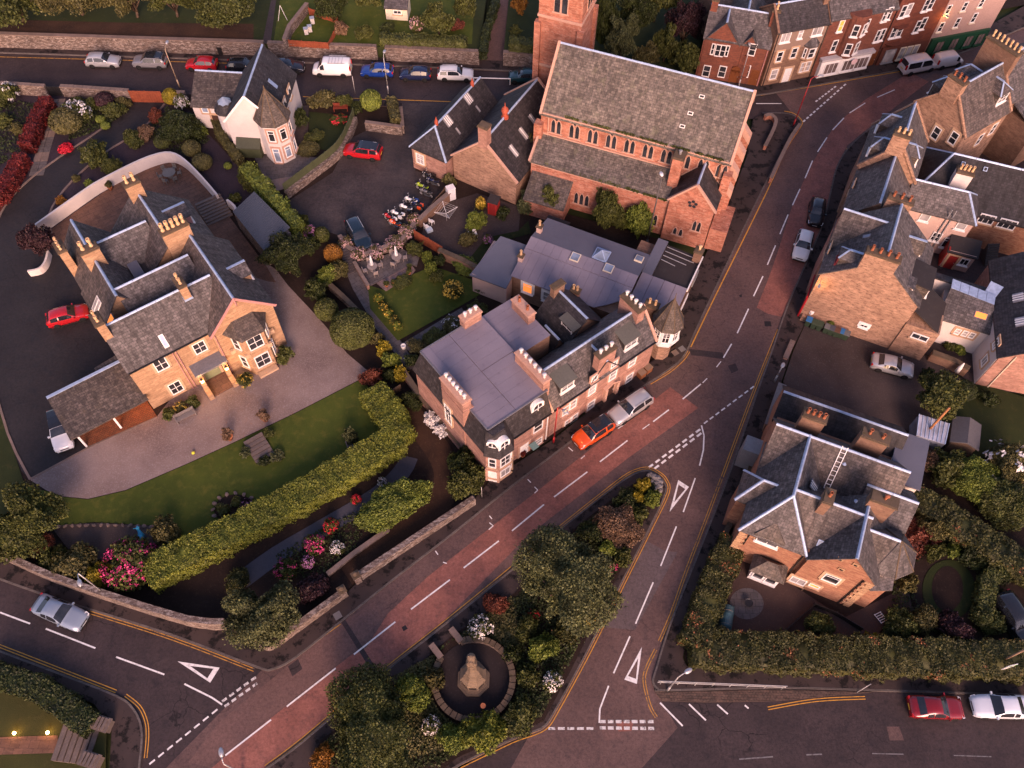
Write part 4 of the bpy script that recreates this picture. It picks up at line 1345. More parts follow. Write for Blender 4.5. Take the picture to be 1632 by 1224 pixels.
# porch
slabroof(h,V,[(5.2,-1.05,3.15),(8.5,-1.05,3.15),(8.5,0.32,3.35),(5.2,0.32,3.35)],LEAD_DK,0.22,'porch_roof')
for u in (5.55,8.1):
 block(h,V,u - 0.22,u + 0.22,-1.0,0.3,3.0,ST_GOLD,0,'porch_pier')
 block(h,V,u - 0.25,u + 0.25,-2.1,-1.0,0.8,ST_GOLD,0,'porch_cheek')
block(h,V,5.8,7.85,-1.9,0.28,0.16,FLAG,0,'porch_step')
door(h,V,'f',0.3,6.82,1.6,2.1,SAGE,z=0.16)
for u in (5.55,8.1):
 mb = MB()
 c = V.w(u,-1.12,2.05)
 mb.box(c,(0.24,0.2,0.36),V.a)
 lo = obj('porch_lamp',mb,LAMPGLOW,h)
 mb = MB()
 mb.lathe([(0.22,0.0),(0.05,0.16)],V.w(u,-1.12,2.42),4,a0=V.a)
 obj('lamp_cap',mb,BLACKP,lo)
 ld = bpy.data.lights.new('porch_light','POINT')
 ld.energy = 40
 ld.color = (1.0,0.50,0.17)
 ld.shadow_soft_size = 0.12
 lt = bpy.data.objects.new('porch_light',ld)
 lt.location = V.w(u,-1.45,2.3)
 COL.objects.link(lt)
pipe(h,V,'f',0.3,4.55,0,6.6,PINKTRIM)
pipe(h,V,'f',0.3,4.85,0,6.6,PINKTRIM)
pipe(h,V,'f',-0.4,8.5,0,6.5,PINKTRIM)
gutter(h,V,(0.4,0.02,6.62),(8.2,0.02,6.62),BLACKP)
on_roof(h,V,4.45,0.9,7.48,0.45,1.3,1.07,'v',LEAD,WHITE,'stair_vent')
on_roof(h,V,6.3,8.0,8.55,0.9,0.9,-1.05,'v',GLASS_PALE)
on_roof(h,V,5.7,10.4,7.45,1.0,1.9,0.15,'v',FELT_BLUE,LEAD_DK,'lead_hatch')
on_roof(h,V,1.5,5.2,8.2,0.8,1.2,1.2,'u',GLASS_WARM)  # orange reflection put in as a glowing pane, no lamp behind
on_roof(h,V,1.05,8.2,7.55,1.1,1.6,1.2,'u',GLASS_PALE,WHITE,bars=1)
chimney(h,V,0.65,3.2,9.0,11.4,0.75,1.5,2,ST_GOLD,POT_CREAM)
chimney(h,V,8.2,3.0,9.3,11.3,0.7,1.4,2,ST_GOLD,POT_CREAM,flash=True)
chimney(h,V,10.45,9.0,8.2,11.7,2.6,0.85,5,ST_GOLD,POT_CREAM,scale=1.15)
chimney(h,V,3.0,11.3,8.6,11.5,1.7,0.85,2,ST_GOLD,POT_CREAM,scale=1.15)
chimney(h,V,0.9,14.4,6.6,10.2,0.75,1.5,3,ST_GOLD,POT_CREAM)
chimney(h,V,9.5,16.9,9.0,11.6,1.5,0.8,2,ST_GOLD,POT_CREAM,scale=1.1)
# carport wing
block(h,V,-6.6,0.5,4.05,4.3,3.3,ST_GOLD)
slabroof(h,V,[(-6.9,-0.35,2.62),(0.6,-0.35,2.62),(0.4,4.4,3.62),(-6.9,4.4,3.62)],SL_LICH,0.16,'carport_roof')
mb = MB()
mb.bar(V.w(-6.9,4.4,3.66),V.w(0.4,4.4,3.66),0.3,0.08)
obj('carport_flashing',mb,LEAD,h)
for u in (-6.3,-2.9):
 mb = MB()
 mb.box(V.w(u,0.1,0),(0.18,0.18,2.6),V.a)
 obj('carport_post',mb,WHITE,h)
ld = bpy.data.lights.new('carport_light','POINT')
ld.energy = 55
ld.color = (1.0,0.36,0.07)
ld.shadow_soft_size = 0.15
lt = bpy.data.objects.new('carport_light',ld)
lt.location = V.w(-0.3,0.6,2.2)
COL.objects.link(lt)
mb = MB()
mb.box(V.w(-0.3,0.6,2.36),(0.2,0.2,0.12),V.a)
obj('carport_lamp',mb,LAMPGLOW,h)
# side extension behind the red car
block(h,V,-1.9,0.45,3.4,5.4,3.0,ST_GOLD)
slabroof(h,V,[(-2.2,3.1,3.0),(0.45,3.1,3.3),(0.45,5.6,3.3),(-2.2,5.6,3.0)],SL_LICH)

# ---------------------------------------------------------------- white cottage with turret
Cq = Fr(P(387,158,8.5),math.radians(87.3))
h = house('white_cottage',Cq,3,0,'white harled cottage with steep slate gable and octagonal bay turret','cottage')
gable(h,Cq,0.6,9.3,-3.05,3.1,4.9,8.5,'u',wall=HARL,roof=SL_DARK,ov_end=0.22)
mb = MB()
for s in (-1,1):
 mb.bar(Cq.w(0.36,s * 3.3,4.72),Cq.w(0.36,0,8.52),0.06,0.24)
obj('barge_board',mb,WHITE,h)
tc = Cq.w(0.95,-2.35,0)
mb = MB()
mb.lathe([(1.85,0),(1.85,5.6)],tc,8,a0=Cq.a + math.pi / 8)
obj('turret_wall',mb,HARL,h)
mb = MB()
mb.lathe([(2.15,5.5),(2.1,5.62),(0.03,9.3)],tc,8,a0=Cq.a + math.pi / 8)
tr = obj('turret_roof',mb,SL_LICH,h)
mb = MB()
for k in range(8):
 a = Cq.a + math.pi / 8 + k * math.pi / 4
 mb.bar(tc + Vector((2.12 * math.cos(a),2.12 * math.sin(a),5.64)),tc + Vector((0,0,9.36)),0.1,0.06)
mb.lathe([(0.12,9.2),(0.08,9.5),(0.02,9.8)],tc,6)
obj('hip_lead',mb,ST_CAP,tr)
for k,st in ((3,'multi'),(4,'multi'),(2,'multi')):
 a = Cq.a + k * math.pi / 4 + math.pi / 4 * 0
 sub = Fr(tc + Vector((1.71 * math.cos(a),1.71 * math.sin(a),0)),a + math.pi / 2)
for k in range(3,7):
 a = Cq.a + k * math.pi / 4
 sub = Fr(tc + Vector((1.71 * math.cos(a),1.71 * math.sin(a),0)),a + math.pi / 2)
 if k in (4,5,6):
  window(h,sub,'f',0,0,3.3,0.8,1.6,'top',sill=ST_TRIMP)
  window(h,sub,'f',0,0,0.2 if k == 4 else 0.7,0.8,2.1 if k == 4 else 1.6,'top',pane=GLASS_BLUE,sill=ST_TRIMP)
wins(h,Cq,'f',-3.05,[(461,148,0.9,1.4),(454,168,0.9,1.4)],style='sash')
on_roof(h,Cq,5.2,-1.7,6.55,0.5,1.3,1.18,'v',LEAD,LEAD,'roof_flue')
# low wing and stair turret
gable(h,Cq,4.5,9.2,3.1,8.6,3.4,5.2,'v',mid=0.85,wall=HARL,roof=SL_LICH)
mb = MB()
st = Cq.w(3.6,4.0,0)
mb.lathe([(1.25,0),(1.25,4.0)],st,16)
obj('stair_turret',mb,HARL,h)
mb = MB()
mb.lathe([(1.45,3.95),(1.4,4.1),(0.75,5.0)],st,16)
sr = obj('stair_turret_roof',mb,SL_DARK,h)
mb = MB()
mb.lathe([(0.82,4.9),(0.80,5.02),(0.05,5.6)],st,8)
obj('glass_lantern',mb,GLASS_BLUE,sr)
wins(h,Cq,'l',4.5,[(327,175,0.8,0.8)],style='plain',pane=GLASS_BLUE)
door(h,Cq,'l',4.5,6.1,1.0,2.1,plain('brown_door',(0.06,0.03,0.02)))
# green shed beside the cottage
o = empty('garden_shed',P(398,246,0),'small dark green shed against the white cottage gable','shed')
sub = Fr(P(384,252,0),math.radians(-2))
gable(o,sub,0,2.6,0.1,1.9,1.8,2.5,'u',wall=WOOD_GREEN,roof=plain('green_felt',(0.05,0.055,0.035),0.8),cap=False)

# ---------------------------------------------------------------- shed with blue-grey roof
o = empty('garden_outbuilding',P(418,360,0),'stone outbuilding with blue-grey ribbed metal roof behind the villa','outbuilding')
q = [P(371,337,2.6),P(405,305,3.4),P(462,362,3.4),P(421,400,2.6)]
mb = MB()
mb.slab(q,0.1)
obj('wall',(lambda m: (m.prism([(p[0] * 0.97 + q[0][0] * 0.005 + sum(x[0] for x in q) / 4 * 0.025,p[1] * 0.97 + q[0][1] * 0.005 + sum(x[1] for x in q) / 4 * 0.025) for p in q],0,2.5),m)[1])(MB()),ST_WALL,o)
rf = obj('roof',mb,plain('blue_grey_metal',(0.060,0.068,0.088),0.45,0.5),o)
for k in range(26):
 t = (k + 0.5) / 26
 a,b = Vector(q[0]).lerp(Vector(q[3]),t),Vector(q[1]).lerp(Vector(q[2]),t)
 mb = MB()
 mb.bar(a + Vector((0,0,0.015)),b + Vector((0,0,0.015)),0.07,0.06)
 obj('roof_rib',mb,MC['blue_grey_metal'],rf)
# ---------------------------------------------------------------- church halls
Hq = Fr(P(775,215,7.5),math.radians(61.1))
h = house('church_hall',Hq,3,6.6,'low stone hall with hipped dark slate roof beside the motorcycles','hall')
gable(h,Hq,-2.0,9.4,4.25,8.9,3.5,6.0,'u',hip=(1.7,0),wall=ST_PINK,roof=SL_DARK,seg=1.3)
wins(h,Hq,'l',-2.0,[(670,253,1.1,1.5)],style='multi',pane=GLASS_PALE)
for u in (1.6,6.0):
 on_roof(h,Hq,u,6.1,5.55,1.1,1.2,1.08,'v',GLASS_PALE,LEAD_DK,bars=3)
 on_roof(h,Hq,u + 0.3,5.0,4.35,0.3,0.9,1.08,'v',GLASS_PALE)
for u in (0.0,7.7):
 mb = MB()
 mb.lathe([(0.22,6.0),(0.20,6.35),(0.26,6.38),(0.12,6.7),(0.02,7.1)],Hq.w(u,6.57,0),8)
 obj('roof_finial',mb,plain('red_ridge_terracotta',(0.30,0.06,0.03),0.7),h)
h = house('church_hall',Hq,4,-0.3,'tall gabled stone hall with chimney on its near gable beside the church','hall')
gable(h,Hq,-1.0,11.0,-4.4,3.9,3.6,7.5,'u',wall=ST_GABLE,roof=SL_DARK,skew=ST_TRIMP)
chimney(h,Hq,-0.75,-0.25,6.6,9.6,0.9,1.1,0,ST_PINK)
for u,v in ((1.5,-2.6),(4.2,-2.3),(6.6,-2.2),(9.0,-2.4)):
 on_roof(h,Hq,u,v,5.55 + (v + 2.3) * 0.95,0.7,1.5,0.95,'v',GLASS_PALE,LEAD_DK,bars=1)
vc = Hq.w(3.6,-0.25,7.3)
mb = MB()
mb.lathe([(0.42,0),(0.42,0.25),(0.30,0.3),(0.30,0.95),(0.44,1.0),(0.34,1.35),(0.06,1.6),(0.03,2.1)],vc,10)
obj('roof_ventilator',mb,MC['red_ridge_terracotta'],h)

# ---------------------------------------------------------------- church
K = frame_px((872,180),(1165,259),10.0)
h = house('parish_church',K,9,4,'large red sandstone church with long slate nave roof and square tower','church')
gable(h,K,-0.7,20.1,0.15,10.1,10.0,15.0,'u',wall=ST_RED,roof=SL_CHURCH,skew=ST_TRIMP,over=0.3,seg=1.25)
# aisle lean-to
block(h,K,-0.6,15.2,-2.85,0.14,5.5,ST_RED)
ar = slabroof(h,K,[(-0.8,-3.05,5.55),(15.0,-3.05,5.55),(15.0,0.14,7.05),(-0.8,0.14,7.05)],SL_CHURCH,0.16,'aisle_roof')
mb = MB()
mb.bar(K.w(-0.8,0.10,7.1),K.w(15.0,0.10,7.1),0.16,0.14)
obj('aisle_flashing',mb,ST_TRIMP,h)
mb = MB()
mb.bar(K.w(-0.75,-3.1,5.65),K.w(-0.75,0.1,7.2),0.25,0.25)
obj('aisle_skew',mb,ST_TRIMP,h)
mb = MB()
mb.bar(K.w(-0.5,0.0,9.85),K.w(20.0,0.0,9.85),0.16,0.22)
mb.bar(K.w(-0.5,-2.92,5.35),K.w(15.1,-2.92,5.35),0.14,0.22)
obj('eaves_course',mb,ST_TRIMP,h)
_LM = {}
def lancet(h,fr,side,c,pos,z,w=0.42,ht=1.7,n=2,tre=True,name='lancet_window'):
 """grouped pointed lights in a dressed surround"""
 key = (w,ht,n,tre)
 if key not in _LM:
  s,g = MB(),MB()
  for k in range(n):
   x = (k - (n - 1) / 2) * (w + 0.22)
   def arch(r,y):
    return [(x - r,y,0),(x + r,y,0),(x + r,y,ht - 0.45),(x + r * 0.6,y,ht - 0.15),(x,y,ht + (r - w / 2)),(x - r * 0.6,y,ht - 0.15),(x - r,y,ht - 0.45)]
   a = arch(w / 2 + 0.1,-0.06)
   s.face(a)
   b = arch(w / 2 + 0.1,0.05)
   for i in range(7):
    j = (i + 1) % 7
    s.face([a[j],a[i],b[i],b[j]])
   g.face(arch(w / 2,-0.075))
  if tre:
   s.lathe([(0.24,0.0),(0.24,0.1)],(0,0,0),10)
   for i in range(len(s.v) - 20,len(s.v)):
    X,Y,Z = s.v[i]
    s.v[i] = (X,-0.07 + Z,ht + 0.12 + Y)
   g.face([(0.16 * math.cos(t * math.pi / 5),-0.08,ht + 0.12 + 0.16 * math.sin(t * math.pi / 5)) for t in range(10)])
  s.box((0,-0.05,-0.14),(n * (w + 0.24) + 0.2,0.2,0.14))
  _LM[key] = (s.data(name,ST_TRIMP),g.data('leaded_glass',GLASS))
 sg = {'f': -1,'b': 1,'r': 1,'l': -1}[side]
 p = fr.w(pos,c) if side in 'fb' else fr.w(c,pos)
 o = inst(name,_LM[key][0],h,Vector((p.x,p.y,z)) - wloc(h),fr.a + ROT[side])
 inst('leaded_glass',_LM[key][1],o,(0,0,0))
 return o
for k in range(10):
 px,py = 886.5 + k * 29.3,201.5 + k * 7.85
 pos,z = K.hit('f',0.15,px,py)
 lancet(h,K,'f',0.15,pos,z - 0.85)
pos,z = K.hit('f',-2.85,927,317)
lancet(h,K,'f',-2.85,pos,z - 0.8,0.4,1.6,3,False)
for px,py in ((986,336),(1040,349)):
 pos,z = K.hit('f',-2.85,px,py)
 lancet(h,K,'f',-2.85,pos,z - 0.8,0.4,1.6,2,False)
# transept porch with rose window
gable(h,K,15.2,20.0,-3.3,0.2,6.1,8.9,'v',wall=ST_RED,roof=SL_DARK,skew=ST_TRIMP)
pos,z = K.hit('f',-3.3,1104,325)
mb = MB()
for k in range(5):
 a = k * 2 * math.pi / 5 + 0.3
 for t in range(1):
  cx,cz = 0.36 * math.cos(a),0.36 * math.sin(a)
  mb.face([K.w(pos + cx + 0.2 * math.cos(q * math.pi / 5),-3.345,z + cz + 0.2 * math.sin(q * math.pi / 5)) for q in range(10)])
obj('rose_window',mb,GLASS,h)
for px,py in ((1107,359),(1114,361)):
 pos,z = K.hit('f',-3.3,px,py)
 lancet(h,K,'f',-3.3,pos,z - 0.7,0.35,1.4,1,False)
for px,py in ((1076,367),(1085,370)):
 pos,z = K.hit('f',-3.3,px,py)
 lancet(h,K,'f',-3.3,pos,z - 0.5,0.35,1.0,1,False)
# boiler chimney, buttresses, end wall details
chimney(h,K,14.9,-1.0,4.0,10.2,1.1,1.3,1,ST_RED,GREYP,'cowl')
for u in (-0.8,20.15):
 block(h,K,u - 0.45,u + 0.45,-0.55,0.4,8.6,ST_RED,0,'buttress')
for v in (0.6,3.4,6.6,9.6):
 block(h,K,20.1,21.1,v - 0.4,v + 0.4,6.0,ST_RED,0,'buttress')
 slabroof(h,K,[(20.1,v - 0.45,7.2),(21.15,v - 0.45,6.0),(21.15,v + 0.45,6.0),(20.1,v + 0.45,7.2)],ST_TRIMP,1.0,'buttress_cap')
block(h,K,20.1,22.0,-3.0,1.0,3.2,ST_RED,0,'stair_base')
for v in (2.0,5.0,8.2):
 lancet(h,K,'r',20.1,v,4.5,0.6,4.0,1,False)
pipe(h,K,'f',0.15,0.2,5.6,9.8,ST_TRIMP,0.07)
pipe(h,K,'f',0.15,19.2,5.6,9.8,plain('rust_brown_pipe',(0.16,0.06,0.03)),0.07)
for u,v in ((15.2,3.9),(14.6,2.6),(14.2,1.6)):
 on_roof(h,K,u,v,10 + (v - 0.15) * 1.005 + 0.05,0.55,0.35,1.0,'v',BLACKP,WHITE,'roof_vent')
# low lean-to below the aisle
block(h,K,-0.3,4.3,-5.6,-2.86,2.6,ST_RED)
slabroof(h,K,[(-0.4,-5.8,2.5),(4.4,-5.8,2.5),(4.4,-2.86,4.2),(-0.4,-2.86,4.2)],SL_LICH)
# gutter weeds
# tower
block(h,K,-4.7,0.25,9.7,14.6,30.0,ST_RED,0,'tower_wall')
for z in (8.0,14.2,20.5,30.0):
 block(h,K,-4.8,0.35,9.6,14.7,z + 0.3,ST_TRIMP,z,'tower_string_course')
mb = MB()
tcn = K.w(-2.2,12.15,0)
mb.lathe([(3.5,30.3),(3.3,30.5),(0.05,40.0)],tcn,4,a0=K.a + math.pi / 4)
obj('spire',mb,SL_CHURCH,h)
for side,c,pos in (('f',9.7,-2.2),('r',0.25,12.15),('l',-4.7,12.15),('b',14.6,-2.2)):
 lancet(h,K,side,c,pos,15.2,0.62,4.2,2,False,'belfry_window')
for a in ((-4.7,9.7),(0.25,9.7),(-4.7,14.6),(0.25,14.6)):
 block(h,K,a[0] - 0.35,a[0] + 0.35,a[1] - 0.35,a[1] + 0.35,13.6,ST_RED,0,'tower_buttress')
# ---------------------------------------------------------------- low roofed inn between church and terrace
U = frame_px((816,438.5),(963.5,495),3.6)
h = house('corner_inn',U,7,4,'long low stone inn with mauve and blue-grey sheet roofs below the church','inn')
block(h,U,0.0,11.9,0.05,8.2,3.45,ST_BROWN)
block(h,U,10.2,16.8,1.2,10.6,3.35,ST_BROWN)
n = 13
for k in range(n):
 a,b = -0.1 + 12.0 * k / n,-0.1 + 12.0 * (k + 1) / n
 cut = lambda u: 0.0 if u < 9.3 else (u - 9.3) * 0.85
 for (v0,z0,v1,z1) in ((None,3.62,3.3,4.35),(3.34,4.38,4.8,4.66)):
  va,vb = (v0,v0) if v0 is not None else (cut(a) - 0.1,cut(b) - 0.1)
  mb = MB()
  mb.slab([U.w(a + 0.008,va,z0 if v0 else 3.6 + (va + 0.1) * 0.22),U.w(b - 0.008,vb,z0 if v0 else 3.6 + (vb + 0.1) * 0.22),U.w(b - 0.008,v1,z1),U.w(a + 0.008,v1,z1)],0.1)
  obj('roof_sheet',mb,FELT,h,flat=U.a)
slabroof(h,U,[(-0.1,4.82,4.62),(11.9,4.82,4.62),(11.9,8.4,4.1),(0.2,8.4,4.1)],FELT_BLUE,0.12)
for k in range(4):
 a,b = 11.95 + 4.9 * k / 4,11.95 + 4.9 * (k + 1) / 4
 mb = MB()
 mb.slab([U.w(a + 0.02,1.4,3.5),U.w(b - 0.02,1.4,3.5),U.w(b - 0.02,5.9,4.1),U.w(a + 0.02,5.9,4.1)],0.1)
 obj('roof_sheet',mb,FELT,h,flat=U.a)
slabroof(h,U,[(11.9,5.9,4.12),(13.0,5.9,4.12),(13.0,10.8,4.3),(11.9,10.8,4.3)],FELT_BLUE,0.3)
slabroof(h,U,[(13.05,5.95,3.9),(16.85,5.95,3.75),(16.85,10.7,3.75),(13.05,10.7,3.9)],FELT_DK,0.12)
for k,l in enumerate((3.4,3.2,2.6,1.6)):
 mb = MB()
 v = 10.3 - k * 0.62
 mb.bar(U.w(13.1,v,4.02),U.w(13.1 + l,v - 0.12,3.9),0.06,0.06)
 obj('roof_rod',mb,GALV,h)
mb = MB()
mb.bar(U.w(16.9,5.8,3.9),U.w(16.9,10.7,3.9),0.12,0.3)
obj('parapet_trim',mb,WHITE,h)
mb = MB()
mb.box(U.w(17.05,4.4,2.5),(0.08,3.4,0.75),U.a)
obj('fascia_sign',mb,WHITE,h)
mb = MB()
mb.box(U.w(17.02,8.6,2.3),(0.1,1.6,1.1),U.a)
obj('hanging_sign',mb,GREYP,h)
for px,py,w_ in ((917,410,0.95),(970,428,0.95),(1019,411,0.85)):
 u,v = U.l(px,py,4.6)
 sl = 0.2 if v < 4.8 else -0.14
 on_roof(h,U,u,v,4.62 - abs(v - 4.8) * (0.2 if v < 4.8 else 0.14),w_,w_,sl,'v',GLASS_BLUE,CREAM,'rooflight',t=0.22)
u,v = U.l(959,404,4.8)
mb = MB()
mb.lathe([(1.05,0),(1.05,0.3),(0.03,1.0)],U.w(u,v,4.3),4,a0=U.a + math.pi / 4)
pl = obj('pyramid_rooflight',mb,GLASS_BLUE,h)
mb = MB()
for k in range(4):
 a = U.a + math.pi / 4 + k * math.pi / 2
 c = U.w(u,v,4.3)
 mb.bar(c + Vector((1.06 * math.cos(a),1.06 * math.sin(a),0.3)),c + Vector((0,0,1.02)),0.08,0.06)
 b2 = a + math.pi / 2
 mb.bar(c + Vector((1.06 * math.cos(a),1.06 * math.sin(a),0.3)),c + Vector((1.06 * math.cos(b2),1.06 * math.sin(b2),0.3)),0.1,0.1)
obj('glazing_bars',mb,LEAD,pl)
chimney(h,U,0.35,5.9,4.0,5.5,0.5,0.5,1,HARL_PINK,POT_CREAM,'plain')
chimney(h,U,0.1,1.9,3.6,4.9,0.5,0.5,1,HARL_PINK,POT_CREAM,'plain')
chimney(h,U,7.0,-0.1,3.0,5.3,0.9,0.6,2,ST_PINK,POT_CREAM,'plain')
chimney(h,U,14.6,0.9,2.8,6.2,1.3,0.7,2,ST_BROWN,POT_CREAM,'plain')
chimney(h,U,16.4,10.2,3.2,5.4,0.8,0.8,1,ST_BROWN,POT_CREAM,'cowl')
wins(h,U,'f',0.05,[(841,459,1.15,1.5,'top',GLASS_WARM),(871,472,0.8,1.5,'sash',GLASS_PALE)],frame=WHITE,sill=WHITE)
# end block with pale wall, red back porch
block(h,U,-4.0,-0.05,-1.2,3.9,2.95,HARL_PINK)
slabroof(h,U,[(-4.2,-1.4,2.9),(0.0,-1.4,3.0),(-0.05,4.1,3.9),(-3.3,4.1,3.8)],FELT_BLUE)
block(h,U,-0.2,2.1,8.3,10.0,2.6,REDW)
slabroof(h,U,[(-0.4,8.1,2.9),(2.2,8.1,2.9),(2.2,10.2,2.6),(-0.4,10.2,2.6)],FELT_DK)
window(h,U,'l',-0.2,9.1,1.0,0.8,0.9,'plain',surround=False)
# corner turret
T = frame_px((899,643),(1047.5,542),5.2)
tc = T.w(13.75,0.85,0)
mb = MB()
mb.lathe([(0.95,0),(0.95,2.6),(1.3,2.85)],tc,8,a0=T.a + math.pi / 8)
obj('turret_base',mb,ST_GABLE,h)
mb = MB()
mb.lathe([(1.33,2.85),(1.38,3.3),(1.3,3.35),(1.3,5.55)],tc,8,a0=T.a + math.pi / 8)
obj('turret_wall',mb,plain('pale_blue_white_paint',(0.58,0.66,0.68),0.5),h)
mb = MB()
mb.lathe([(1.62,5.5),(1.58,5.6),(0.9,7.1),(0.04,9.0)],tc,8,a0=T.a + math.pi / 8)
tr = obj('turret_roof',mb,SL_LICH,h)
mb = MB()
for k in range(8):
 a = T.a + math.pi / 8 + k * math.pi / 4
 d = Vector((math.cos(a),math.sin(a),0))
 mb.bar(tc + d * 1.58 + Vector((0,0,5.63)),tc + d * 0.9 + Vector((0,0,7.13)),0.08,0.05)
 mb.bar(tc + d * 0.9 + Vector((0,0,7.13)),tc + Vector((0,0,9.03)),0.08,0.05)
mb.lathe([(0.12,8.9),(0.05,9.2),(0.02,9.9)],tc,6)
obj('hip_lead',mb,ST_CAP,tr)
for k in range(4,8):
 a = T.a + k * math.pi / 4
 sub = Fr(tc + Vector((1.2 * math.cos(a),1.2 * math.sin(a),0)),a + math.pi / 2)
 window(h,sub,'f',0,0,3.55,0.78,1.75,'multi',sill=WHITE,surround=False)

# ---------------------------------------------------------------- two-storey terrace house
h = house('terrace_house',T,5,2.6,'pink sandstone terrace house with slate roof, two box dormers and wallhead chimney','house')
gable(h,T,-1.35,11.5,0.2,5.0,5.2,8.0,'u',wall=ST_PINK,roof=SL_GREY,skew=ST_TRIMP)
gable(h,T,3.2,6.7,0.16,2.5,5.25,7.55,'v',wall=ST_PINK,roof=SL_DARK)
chimney(h,T,4.95,0.5,6.6,8.9,2.0,0.75,3,ST_PINK,POT_WHITE,'cowl')
for px,py in ((903,621),(1004,553)):
 pos,z = T.hit('f',0.75,px,py)
 dormer(h,T,'f',pos,0.75,5.8,7.1,1.75,1.6,7.6,flat=True,roof=plain('green_grey_felt',(0.085,0.085,0.075),0.85),cheek=SL_DARK,style='multi')
wins(h,T,'f',0.2,[(943,621),(1007,576),(976,598),(902,653,0.95,1.5),(912,644,0.95,1.5),(941,645),(1002,602),(905,673,0.95,1.4),(914,666,0.95,1.4)],w=0.95,ht=1.5,style='sash',pane=GLASS_PALE,sill=ST_TRIMP)
wins(h,T,'f',0.16,[(947,602,0.75,0.9),(978,580,0.75,1.0)],style='multi',sill=ST_TRIMP)
pos,z = T.hit('f',0.2,970,626)
door(h,T,'f',0.2,pos,1.0,2.1,plain('dark_brown_door',(0.05,0.025,0.02)),surround=ST_TRIMP)
mb = MB()
for s in (-1,1):
 mb.box(T.w(pos + s * 0.75,0.0,0),(0.3,0.4,2.2),T.a)
mb.bar(T.w(pos - 0.95,0.0,2.3),T.w(pos,-0.02,2.85),0.4,0.18)
mb.bar(T.w(pos + 0.95,0.0,2.3),T.w(pos,-0.02,2.85),0.4,0.18)
obj('door_pediment',mb,ST_TRIMP,h)
gutter(h,T,(6.8,-0.05,5.05),(11.6,-0.05,5.05))
gutter(h,T,(-1.3,-0.05,5.05),(3.1,-0.05,5.05))
# rear wings
gable(h,T,4.3,9.2,5.0,9.6,4.6,7.3,'v',wall=ST_BROWN,roof=SL_DARK)
gable(h,T,2.9,4.4,5.3,7.2,4.8,6.2,'v',wall=ST_BROWN,roof=SL_DARK)
chimney(h,T,6.7,9.3,6.0,8.2,1.3,0.6,0,ST_BROWN)
dormer(h,T,'l',6.0,5.3,5.3,6.4,1.8,1.6,6.8,flat=True,roof=MC['green_grey_felt'],cheek=SL_DARK)
chimney(h,T,10.5,3.0,5.5,9.0,0.9,2.5,4,ST_PINK,POT_WHITE,'cowl')

# ---------------------------------------------------------------- mansard house with flat roof
h = house('mansard_house',T,-5,5,'sandstone house with big mauve flat roof, slate mansard and arched white dormers','house')
block(h,T,-8.65,-1.45,0.2,11.2,5.2,ST_PINK)
ZT = 7.8
top = [(-7.95,0.9),(-1.5,0.9),(-1.5,5.6),(-1.2,5.6),(-1.2,10.9),(-7.95,10.9)]
mb = MB()
for f in ([(-8.85,0.0,5.2),(-1.45,0.0,5.2),(-1.5,0.95,ZT),(-7.95,0.95,ZT)],
 [(-8.85,0.0,5.2),(-7.95,0.95,ZT),(-7.95,10.9,ZT),(-8.85,11.4,5.2)],
 [(-8.85,11.4,5.2),(-7.95,10.9,ZT),(-1.3,10.9,ZT),(-1.3,11.4,5.2)]):
 mb.slab([T.w(*p) for p in f],0.1)
obj('mansard_roof',mb,SL_DARK,h)
block(h,T,-7.9,-1.45,1.0,10.85,ZT - 0.06,ST_PINK,5.2,'upper_wall')
flat_sheets(h,T,-8.0,-4.9,0.85,10.95,ZT + 0.05,FELT,10,'v')
flat_sheets(h,T,-4.86,-1.4,0.85,5.9,ZT + 0.05,FELT,5,'v')
flat_sheets(h,T,-4.86,-1.2,5.94,10.95,ZT + 0.05,FELT,5,'v')
mb = MB()
for a,b in (((-8.0,0.85),(-1.4,0.85)),((-8.0,0.85),(-8.0,10.95)),((-8.0,10.95),(-1.2,10.95))):
 mb.bar(T.w(*a,ZT + 0.06),T.w(*b,ZT + 0.06),0.14,0.12)
obj('roof_edge',mb,LEAD_DK,h)
mb = MB()
mb.slab([T.w(-7.9,6.6,ZT + 0.14),T.w(-7.1,6.6,ZT + 0.10),T.w(-7.1,10.9,ZT + 0.10),T.w(-7.9,10.9,ZT + 0.14)],0.12)
obj('gutter_upstand',mb,FELT,h,flat=T.a)
block(h,T,-1.15,2.7,5.55,11.0,7.35,ST_BROWN)
flat_sheets(h,T,-1.15,2.75,5.5,11.05,7.4,FELT,7,'v')
# side gable with big chimney, second chimneys
block(h,T,-8.75,-7.6,3.4,6.6,8.0,ST_PINK,0,'side_gable')
chimney(h,T,-8.25,5.1,7.6,9.5,0.85,3.3,6,ST_PINK,POT_WHITE,'cowl',cap=ST_TRIMP)
chimney(h,T,-1.45,3.0,6.5,9.3,0.75,4.0,6,ST_PINK,POT_WHITE,'cowl',cap=ST_TRIMP)
chimney(h,T,-2.4,10.9,6.0,9.2,1.9,0.8,3,ST_PINK,POT_WHITE,'cowl',cap=ST_TRIMP)
chimney(h,T,2.2,8.9,6.0,8.8,0.8,2.5,2,ST_PINK,POT_RED,'plain',cap=ST_TRIMP)
wins(h,T,'l',-8.75,[(715,660,1.0,3.0,'multi')],sill=ST_TRIM)
